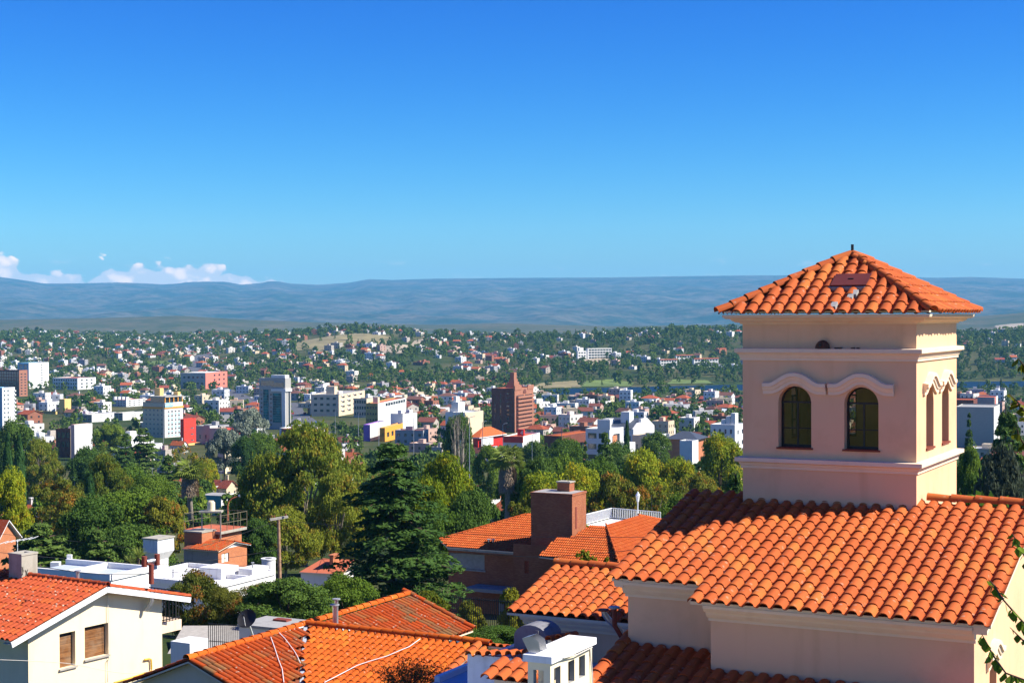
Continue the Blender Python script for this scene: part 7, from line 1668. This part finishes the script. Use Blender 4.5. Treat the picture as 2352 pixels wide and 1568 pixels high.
TT('dark1', 205, 1035, 120, 400, 'dark leafy tree above the small pink and white rooftops, left')
TT('mid0', 252, 978, 80, 620, 'green tree in front of the yellow building')
TT('yel0', 470, 1060, 70, 420, 'small yellowish tree left of the pink stepped house')
TT('palm0', 436, 1052, 62, 240, 'fan palm with a long shaggy skirt of dead fronds, on the left', name='palm', cat='palm', ybase=1185)
TT('palm0', 1166, 1016, 66, 255, 'tall fan palm above the brick chimney tower', name='palm', cat='palm', ybase=1190)
TT('palm0', 1462, 1040, 56, 300, 'smaller palm among yellow trees, left of the lookout tower', name='palm', cat='palm', ybase=1120)
M['lf_silver'] = m_leaf('silvery_leaves', (.16, .20, .14), (.30, .33, .24)); mk_broad('silver0', 'lf_silver', 131, 44, 240, .08, 1.25)
TT('silver0', 573, 945, 92, 640, 'silvery grey-green tree at the foot of the glass tower')
TT('silver0', 515, 990, 88, 520, 'whitish flowering round tree left of the silvery one')
TT('mid1', 600, 1000, 95, 500, 'green tree below the glass tower'); TT('dark0', 560, 1010, 70, 470, 'dark green tree between the whitish tree and the willow')
TT('dark2', 1056, 962, 84, 430, 'big dark round tree behind the bare poplars')
def poplar(px, yt, yb_, Y, label):
    b = P(px, yb_, Y); hh = P(px, yt, Y).z - b.z; g = random.Random(px); mb = MB(); mb.tube([(0, 0, -8), (.1, 0, hh * .5), (0, 0, hh)], [.28, .16, .04], M['palebark'], 6)
    for k in range(46):
        z = hh * g.uniform(.08, .96); a = g.uniform(0, 6.28); l = g.uniform(.5, 1.3); mb.tube([(0, 0, z), (math.cos(a) * l * .5, math.sin(a) * l * .5, z + l), (math.cos(a) * l * .6, math.sin(a) * l * .6, z + l * 2.2)], [.05, .03, .01], M['palebark'], 4, cap=False)
    e = empty('poplar', Matrix.Translation(b), label, 'tree'); inst('trunk', mb.mesh('bare_poplar'), e)
poplar(1044, 975, 1090, 250, 'bare grey poplar, left of three in the middle'); poplar(1052, 968, 1090, 252, 'bare grey poplar, middle one of three'); poplar(1062, 985, 1088, 248, 'bare grey poplar, right one of three')
for a in (('dark0', 1235, 1062, 110, 255, 'dark round tree right of the tall palm'), ('mid1', 1290, 1058, 130, 270, 'wide green tree above the small brick chimney'), ('mid0', 1370, 1062, 140, 280, 'green tree mass right of centre, behind the roof terrace'),
          ('yel1', 1250, 1095, 150, 215, 'yellow-green tree directly behind the brick chimney tower'), ('yel2', 1330, 1082, 140, 220, 'sunlit yellow-green tree behind the terrace railing'), ('aut0', 1405, 1095, 140, 205, 'yellow and brown speckled tree behind the white railing'), ('yel0', 1490, 1045, 150, 270, 'large bright yellow tree right of the smaller palm'),
          ('bare0', 1500, 1110, 130, 200, 'thin nearly bare tree right of the lantern post'), ('bare0', 1570, 1095, 120, 210, 'thin nearly bare tree in front of the white slab chimneys'), ('aut1', 1448, 1115, 110, 190, 'speckled autumn tree by the lantern post'), ('yel1', 1560, 1062, 110, 270, 'yellowish tree below the boxy white house'),
          ('yel2', 1655, 1010, 120, 330, 'yellow-green tree close left of the lookout tower'), ('aut2', 1610, 1090, 120, 240, 'loose olive tree left of the dark cedar boughs'), ('dark1', 1420, 1025, 120, 380, 'dark bushy tree below the modern white houses'), ('dark2', 1510, 1000, 110, 440, 'dark bushy tree below the grey slate roofed house'),
          ('mid2', 1300, 1015, 110, 430, 'olive green tree below the red roof sign'), ('dark0', 1225, 1020, 90, 470, 'dark small tree under the low white shop'), ('mid0', 1190, 1070, 90, 260, 'green tree left of the tall palm trunk, low'), ('mid1', 1120, 1030, 80, 380, 'green tree between the dark tree and the tall palm'),
          ('aut1', 1215, 1140, 120, 175, 'low olive tree just behind the brick chimney tower'), ('mid2', 1560, 1150, 120, 170, 'low green tree behind the end of the terrace railing')): TT(a[0], a[1], a[2], a[3], a[4], a[5])
TT('cedar2', 1390, 985, 120, 330, 'dark cedar in front of the modern white houses', name='cedar', cat='cedar'); TT('fir0', 1345, 1010, 50, 350, 'narrow dark conifer right of the red-brown building', name='conifer', cat='conifer')
TT('fir0', 1255, 1015, 50, 420, 'narrow conifer in front of the red-brown building', name='conifer', cat='conifer')
TT('cyp0', 1440, 970, 19, 400, 'single slender dark cypress below the white stepped gables', name='cypress', cat='cypress')
TT('cedar2', 1655, 985, 110, 380, 'dark cedar in front of the stepped white apartments', name='cedar', cat='cedar'); TT('cedar1', 1690, 1065, 170, 110, 'dark cedar boughs touching the left side of the lookout tower', name='cedar', cat='cedar')
TT('cedar1', 2310, 925, 270, 165, 'large dark cedar right of the lookout tower', name='cedar', cat='cedar'); TT('fir0', 2226, 945, 60, 330, 'pointed conifer in front of the blank grey wall', name='conifer', cat='conifer')
M['lf_grey'] = m_leaf('greyish_leaves', (.045, .06, .035), (.08, .10, .06)); mk_broad('grey0', 'lf_grey', 141, 44, 300, .06, 1.3)
TT('grey0', 2300, 1052, 150, 120, 'greyish green tree below the large cedar at the right edge'); TT('mid1', 2228, 1040, 80, 200, 'green tree below the pointed conifer, right of the tower'); TT('dark0', 2235, 1110, 90, 130, 'dark shrub beside the far wall of the tiled ridge, right', name='shrub', cat='shrub')
M['lf_bush'] = m_leaf('golden_shrub_leaves', (.10, .14, .012), (.20, .20, .016), (.32, .26, .02)); mk_broad('bush0', 'lf_bush', 151, 40, 260, .10, 1.2, z0=.05)
TT('bush0', 1079, 1385, 78, 88, 'golden-leaved round shrub at the fence, left one', name='shrub', cat='shrub', ybase=1470); TT('bush0', 1180, 1358, 96, 84, 'golden-leaved shrub at the fence, larger right one', name='shrub', cat='shrub', ybase=1470); TT('bush0', 985, 1362, 110, 110, 'golden shrub under the right boughs of the big cedar', name='shrub', cat='shrub', ybase=1440)
TT('dark1', 1130, 1440, 150, 68, 'dark low shrubs behind the thin grey fence', name='shrub', cat='shrub', ybase=1500); TT('mid0', 575, 1465, 80, 66, 'clipped green hedge right of the dappled wall', name='shrub', cat='shrub', ybase=1520); TT('dark2', 560, 1488, 70, 60, 'dark low bush in front of the iron fence', name='shrub', cat='shrub', ybase=1540)
mk_broad('tip0', 'lf_bush', 161, 14, 30, .30, 1.8, z0=.0, cr=(.2, .35))
for px, w_ in ((1338, 44), (1362, 26), (1396, 26)): TT('tip0', px, 1268 if px == 1338 else 1280, w_, 52, {1338: 'leafy shoots above the ridge of the tiled wing, tallest', 1362: 'small leafy shoots above the tiled wing ridge, middle', 1396: 'leafy shoots where the wing ridge meets the main roof'}[px], name='shrub', cat='shrub', ybase=1320)
# yuccas behind the membrane roof
def spiky(px, py, Y, r_, label, n=60):
    c = P(px, py, Y); g = random.Random(int(px)); mb = MB()
    for k in range(n):
        a = g.uniform(0, 6.28); e_ = g.uniform(-.3, 1.4); d = Vector((math.cos(a) * math.cos(e_), math.sin(a) * math.cos(e_), math.sin(e_))); s_ = d.cross(Vector((0, 0, 1))).normalized() * .05 * r_; mb.poly([-s_, d * r_ * .6 - s_ * .9, d * r_ * g.uniform(.85, 1.1), d * r_ * .6 + s_ * .9, s_], M['lf_palm'])
    e = empty('yucca', Matrix.Translation(c), label, 'yucca'); mb.build('leaves', e); mb = MB(); mb.tube([(0, 0, -3), (0, 0, 0)], .1, M['bark'], 6); mb.build('stem', e)
spiky(318, 1278, 132, 1.0, 'spiky yucca behind the grey membrane roof, right one'); spiky(297, 1290, 134, .8, 'spiky yucca behind the grey membrane roof, left one')
# reddish twiggy bush at the bottom
def twigs(px, yt, yb_, Y, wpx, label, n=70, lf='lf_red', nleaf=2600, ls=.035):
    b = P(px, yb_, Y); hh = P(px, yt, Y).z - b.z; W_ = wpx / F * Y / 2; g = random.Random(int(px)); mb = MB(); C_ = []
    for k in range(n):
        a = g.uniform(0, 6.28); rr_ = W_ * g.uniform(.2, 1); h1 = hh * g.uniform(.5, 1) * (1 - .3 * rr_ / W_); p = [Vector((0, 0, -1)), Vector((math.cos(a) * rr_ * .5, math.sin(a) * rr_ * .5, h1 * .4)), Vector((math.cos(a) * rr_, math.sin(a) * rr_, h1))]; mb.tube(p, [.012, .007, .003], M['rust'], 4, cap=False)
        for q_ in range(nleaf // n): t_ = g.uniform(.25, 1); v = p[1].lerp(p[2], t_) if g.random() < .7 else p[0].lerp(p[1], t_); C_.append((v.x + g.gauss(0, .06), v.y + g.gauss(0, .06), v.z + g.gauss(0, .05)))
    e = empty('shrub', Matrix.Translation(b), label, 'shrub'); mb.build('twigs', e); C_ = np.array(C_); inst('leaves', leaves_mesh('twig_leaves', C_, np.tile([0, 0, 1.0], (len(C_), 1)), ls, lf, 3, asp=1.6, jit=1.0), e)
twigs(940, 1498, 1590, 33, 200, 'twiggy reddish shrub rising over the orange tiles at the bottom', n=90, nleaf=3600, ls=.032, lf='lf_twig')
# hanging branches with large leaves at the right edge, close to the viewer
def branch(pts, Y, label, lsz=.075, dens_=14, mat='lf_mid', seed=1):
    g = random.Random(seed); p3 = [P(x, y, Y + dy) for x, y, dy in pts]; o = p3[0]; e = empty('branch', Matrix.Translation(o), label, 'branch'); mb = MB(); mb.tube([p - o for p in p3], [.012] + [.008] * (len(p3) - 2) + [.003], M['bark'], 5, cap=False); mb.build('twig', e); lm = MB()
    lm.faces([(0, 0, 0), (.28, .32, .03), (.42, .55, 0), (.22, .85, -.04), (0, 1.05, -.1), (-.22, .85, -.04), (-.42, .55, 0), (-.28, .32, .03)], [(0, 1, 2, 3, 4), (0, 4, 5, 6, 7)], M[mat]); lme = lm.mesh('leaf')
    for a, b in zip(p3[:-1], p3[1:]):
        for k in range(max(2, int((b - a).length * dens_))):
            q_ = a.lerp(b, g.random()) - o; s_ = lsz * g.uniform(.6, 1.3); inst('leaf', lme, e, Matrix.Translation(q_) @ Matrix.Rotation(g.uniform(0, 6.28), 4, 'Z') @ Matrix.Rotation(g.uniform(-2.4, -.3), 4, 'X') @ Matrix.Rotation(g.uniform(-.6, .6), 4, 'Y') @ Matrix.Scale(s_, 4))
br = [([(2420, 1568, 0), (2352, 1560, 0), (2310, 1545, 0), (2285, 1510, .1), (2268, 1480, .1), (2255, 1455, 0)], 'leafy vine hanging in front of the sunlit gable wall, lowest', .085, 12, 1), ([(2430, 1480, 0), (2352, 1430, 0), (2325, 1400, 0), (2300, 1372, 0), (2285, 1345, .1), (2270, 1330, .1)], 'thin leafy branch crossing the lower corner of the main roof', .08, 13, 2), ([(2430, 1340, 0), (2360, 1290, 0), (2340, 1250, 0), (2325, 1225, 0)], 'short leafy branch at the right edge above the gable', .08, 13, 3),
      ([(2430, 1020, 0), (2362, 960, 0), (2345, 930, 0), (2318, 905, .1)], 'branch with light leaves at the right edge beside the river', .085, 18, 4), ([(2430, 900, 0), (2370, 860, 0), (2348, 835, 0), (2338, 822, 0)], 'small light leaves at the right edge above the leafy branch', .085, 18, 5), ([(2430, 1240, 0), (2365, 1040, 0), (2340, 1000, 0), (2333, 970, 0)], 'thin hanging twig with yellowish leaves at the right edge', .07, 16, 6),
      ([(2430, 1568, 0), (2380, 1500, 0), (2350, 1470, 0), (2320, 1440, 0)], 'thin vine with few leaves beside the arched hood', .06, 8, 7)]
for pts, lb, ls, dn, sd_ in br: branch(pts, 13.0, lb, ls * 1.0, dn * 3.4, 'lf_bush' if sd_ in (4, 5, 6) else 'lf_mid', sd_)

# ---- trees of the town: nearest ones single, the rest as one wood
for k in range(4): mk_broad('t%d' % k, ['lf_mid', 'lf_dark', 'lf_dark', 'lf_aut'][k], 200 + k, 22, 60, .17, 1.3 + .15 * k, z0=.1)
mk_cedar('tc', 210, 2.2, 12, 6, 26, leaf=.15)
tr_ = random.Random(77); TS = []
def try_tree(y, x, r_): 
    for a, b in NEARB.get((int(x // 16), int(y // 16)), ()):
        if (a - x) ** 2 + (b - y) ** 2 < (r_ + 4.2) ** 2: return False
    return True
NEARB = {}
for x, y in SP:
    for i in (-1, 0, 1):
        for j in (-1, 0, 1): NEARB.setdefault((int(x // 16) + i, int(y // 16) + j), []).append((x, y))
def tdens(px, py, y):
    n = float(vnoise(px / 45 + 3, py / 12 + 50, 8))
    if y < 480: return .9
    if y < 1400: return .35 + .65 * (n > .5) if px < 1150 else .45 + .55 * (n > .45)
    if px < 700: return .55 + .45 * (n > .45)
    return .9 if px > 1180 else (.75 if n > .35 else .4)
tz = [(95, 260, 70), (260, 480, 190), (480, 700, 360), (700, 1000, 820), (1000, 1400, 1200), (1400, 1900, 2300), (1900, 2400, 3000), (2400, 3000, 3400)]
for ya, yb_, want in tz:
    got = 0; q_ = 0
    while got < want and q_ < want * 6:
        q_ += 1; y = math.sqrt(tr_.uniform(ya * ya, yb_ * yb_)); x = y * tr_.uniform(-.345, .36)
        if y < 260 and not (.16 < x / y < .30 or (x / y > .30 and y > 185)): continue
        if y > np.interp(x / y, YTx, YTy) + 15: continue
        if x / y > -.01 and on_river(x, y) : continue
        g = hgt(x, y); px, py = pix((x, y, g))
        if tr_.random() > tdens(px, py, y): continue
        if not try_tree(y, x, 2.0): continue
        if y < 1450 and any(a - 3 < px < b + 3 and Yl - (160 if Yl > 500 else 60) < y < Yl + 20 for a, b, Yl in LMR): continue
        if any(inpoly(x, y, e_) for e_ in EXCL) and tr_.random() < .88: continue
        if x / y > .015 and 1270 < y < 1430 and tr_.random() < .55: continue
        if any((a - x) ** 2 + (b - y) ** 2 < (c * .6) ** 2 for a, b, c in BUSY if c > 8 and abs(a - x) < 20 and abs(b - y) < 20): continue
        big = tr_.random(); hh = tr_.uniform(4.0, 7.5) if y < 1400 else tr_.uniform(4.5, 9.0)
        if big > .93: hh *= 1.5
        if y < 480: hh *= 1.15
        kind = tr_.choices(['t0', 't1', 't2', 't3', 'tc', 'cyp0'], [3, 3, 3, 1.3, 1.6, .25])[0]
        TS.append((x, y, g, hh, hh * (tr_.uniform(.42, .62) if kind[0] == 't' and kind != 'tc' else .33 if kind == 'tc' else .11), kind, px, py)); got += 1
TS.sort(key=lambda t_: t_[1]); recs = []
KN = {'t0': ('tree', 'green leafy tree '), 't1': ('tree', 'dark leafy tree '), 't2': ('tree', 'deep green round tree '), 't3': ('tree', 'yellowing tree '), 'tc': ('conifer', 'dark conifer '), 'cyp0': ('cypress', 'slender cypress ')}
cnt = {}; rest = []
for x, y, g, hh, r_, kind, px, py in TS:
    k0 = KN[kind][0]; cnt[k0] = cnt.get(k0, 0) + 1
    if cnt[k0] <= (200 if k0 == 'tree' else 60):
        e = empty('town_' + k0, Matrix.Translation((x, y, g)) @ Matrix.Rotation(tr_.uniform(0, 6.28), 4, 'Z'), None, k0, {'tree': 'leafy trees of the valley town', 'conifer': 'conifers of the valley town', 'cypress': 'cypresses of the valley town'}[k0])
        t_ = TREE[kind]; S = Matrix.Diagonal((r_, r_, hh / t_[2], 1)); inst('crown', t_[0], e, S); inst('trunk', t_[1], e, S); recs.append((e, KN[kind][1] + side_word(px, py - 8), px))
    else: rest.append((x, y, g, hh, r_, kind))
uniq(recs)
for k in range(4): mk_broad('f%d' % k, ['lf_far', 'lf_far', 'lf_dark', 'lf_mid'][k], 300 + k, 14, 17, .30, 1.2 + .1 * k, z0=.05)
mk_cedar('fc', 310, 2.4, 8, 5, 12, leaf=.26)
protos = bpy.data.collections.new('distant_tree_kinds'); PK = ['f0', 'f1', 'f2', 'f3', 'fc', 'cypf']
TREE['cypf'] = (TREE['cyp0'][0], None, 6.0)
for k in PK: protos.objects.link(bpy.data.objects.new('%d_kind' % PK.index(k), TREE[k][0]))
RV = np.array([(a[0], a[1], a[2] - .3) for a in rest], 'f'); pm = bpy.data.meshes.new('distant_trees'); pm.vertices.add(len(RV)); pm.vertices.foreach_set('co', RV.ravel())
ix = np.array([{'t0': 0, 't1': 1, 't2': 2, 't3': 3, 'tc': 4, 'cyp0': 5}[a[5]] for a in rest], 'i'); hsc = np.array([a[3] / TREE[PK[i]][2] for a, i in zip(rest, ix)], 'f'); rsc = np.array([a[4] for a in rest], 'f')
at = pm.attributes.new('kind_id', 'INT', 'POINT'); at.data.foreach_set('value', ix); at = pm.attributes.new('size', 'FLOAT_VECTOR', 'POINT'); at.data.foreach_set('vector', np.stack([rsc, rsc, hsc], 1).ravel()); at = pm.attributes.new('turn', 'FLOAT_VECTOR', 'POINT'); at.data.foreach_set('vector', np.stack([rsc * 0, rsc * 0, rng.uniform(0, 6.28, len(RV))], 1).astype('f').ravel())
wood = inst('distant_trees', pm); tag(wood, kind='stuff')
gn = bpy.data.node_groups.new('scatter', 'GeometryNodeTree'); gn.interface.new_socket('Geometry', in_out='INPUT', socket_type='NodeSocketGeometry'); gn.interface.new_socket('Geometry', in_out='OUTPUT', socket_type='NodeSocketGeometry')
gi = gn.nodes.new('NodeGroupInput'); go_ = gn.nodes.new('NodeGroupOutput'); ci = gn.nodes.new('GeometryNodeCollectionInfo'); ci.inputs[0].default_value = protos; ci.inputs['Separate Children'].default_value = True; ci.inputs['Reset Children'].default_value = True
ip = gn.nodes.new('GeometryNodeInstanceOnPoints'); ip.inputs['Pick Instance'].default_value = True
def na(nm, ty): n = gn.nodes.new('GeometryNodeInputNamedAttribute'); n.data_type = ty; n.inputs['Name'].default_value = nm; return n.outputs['Attribute']
gl_ = gn.links.new; gl_(gi.outputs[0], ip.inputs['Points']); gl_(ci.outputs[0], ip.inputs['Instance']); gl_(na('kind_id', 'INT'), ip.inputs['Instance Index']); gl_(na('size', 'FLOAT_VECTOR'), ip.inputs['Scale']); gl_(na('turn', 'FLOAT_VECTOR'), ip.inputs['Rotation']); gl_(ip.outputs[0], go_.inputs[0])
md = wood.modifiers.new('scatter', 'NODES'); md.node_group = gn
print('trees', len(TS), round(time.time() - T0, 1))

arec = []; ag = random.Random(9)
for o in [o for o in sc.objects if o.name.startswith('town_house') and o.location.y < 760][:26]:
    b = o.location; g_ = hgt(b.x, b.y) + 3.6; h_ = ag.uniform(4.2, 6.0); e = empty('tv_antenna', Matrix.Translation((b.x - 2, b.y + 3, g_)) @ Matrix.Rotation(ag.uniform(0, 3), 4, 'Z'), None, 'antenna', 'rooftop aerials of the town'); mb = MB(); mb.tube([(0, 0, -1), (0, 0, h_)], .05, M['greymetal'], 5); mb.build('mast', e); mb = MB(); mb.bar((-.8, 0, h_ - .2), (.8, 0, h_ - .2), .05, .05, M['greymetal'])
    for k in range(4): mb.bar((-.7 + .45 * k, -.45, h_ - .2), (-.7 + .45 * k, .45, h_ - .2), .04, .04, M['greymetal'])
    mb.build('rods', e); px, py = pix((b.x, b.y, g_ + h_)); arec.append((e, 'thin rooftop aerial ' + side_word(px, py), px))
uniq(arec)
# ---------------------------------------------------------------- wires
wrec = [([(0, 1150 + 75, 150), (200, 1245, 150), (420, 1262, 152), (639, 1195, 158)], 'long overhead wire sagging to the crossarm of the wooden pole, upper'), ([(0, 1268, 120), (150, 1282, 126), (400, 1294, 140), (641, 1262, 158)], 'overhead wire passing over the white water tank'), ([(86, 1300, 60), (250, 1318, 90), (420, 1312, 120), (642, 1290, 158)], 'overhead wire from the concrete chimney to the wooden pole'), ([(641, 1195, 158), (900, 1215, 140), (1240, 1232, 128), (1560, 1232, 110)], 'overhead wire crossing in front of the brick chimney tower, upper'), ([(642, 1290, 158), (1000, 1270, 120), (1250, 1278, 110), (1500, 1258, 100)], 'overhead wire crossing in front of the brick villa wall, lower'),
        ([(0, 1514, 44), (150, 1522, 45), (300, 1545, 46), (436, 1522, 47)], 'thin pale wire low across the cream house wall')]
for pts, lb in wrec:
    p3 = [P(*p) for p in pts]; fine = []
    for i in range(len(p3) - 1):
        for k in range(8):
            t_ = k / 8; p0 = p3[max(i - 1, 0)]; p1 = p3[i]; p2 = p3[i + 1]; p4 = p3[min(i + 2, len(p3) - 1)]; fine.append(.5 * ((2 * p1) + (p2 - p0) * t_ + (2 * p0 - 5 * p1 + 4 * p2 - p4) * t_ ** 2 + (3 * p1 - p0 - 3 * p2 + p4) * t_ ** 3))
    fine.append(p3[-1]); mb = MB(); mb.tube(fine, .018 if 'pale' not in lb else .008, M['wire'] if 'pale' not in lb else M['palewire'], 4); o = mb.build('overhead_wire'); tag(o, lb, 'wire')

# ---------------------------------------------------------------- air
def haze():
    m = bpy.data.materials.new('haze'); m.use_nodes = True; nt = m.node_tree; nt.nodes.clear()
    v = nt.nodes.new('ShaderNodeVolumePrincipled'); v.inputs['Color'].default_value = (0.20, 0.62, 1.0, 1); v.inputs['Density'].default_value = 5.8e-5
    v.inputs['Anisotropy'].default_value = 0.0
    o = nt.nodes.new('ShaderNodeOutputMaterial'); nt.links.new(v.outputs[0], o.inputs['Volume'])
    mb = MB(); mb.box(-14000, 14000, -400, 21000, -520, 620, m); tag(mb.build('haze'), kind='stuff')
haze()
print('script', round(time.time() - T0, 1), 's; objects', len(bpy.data.objects))
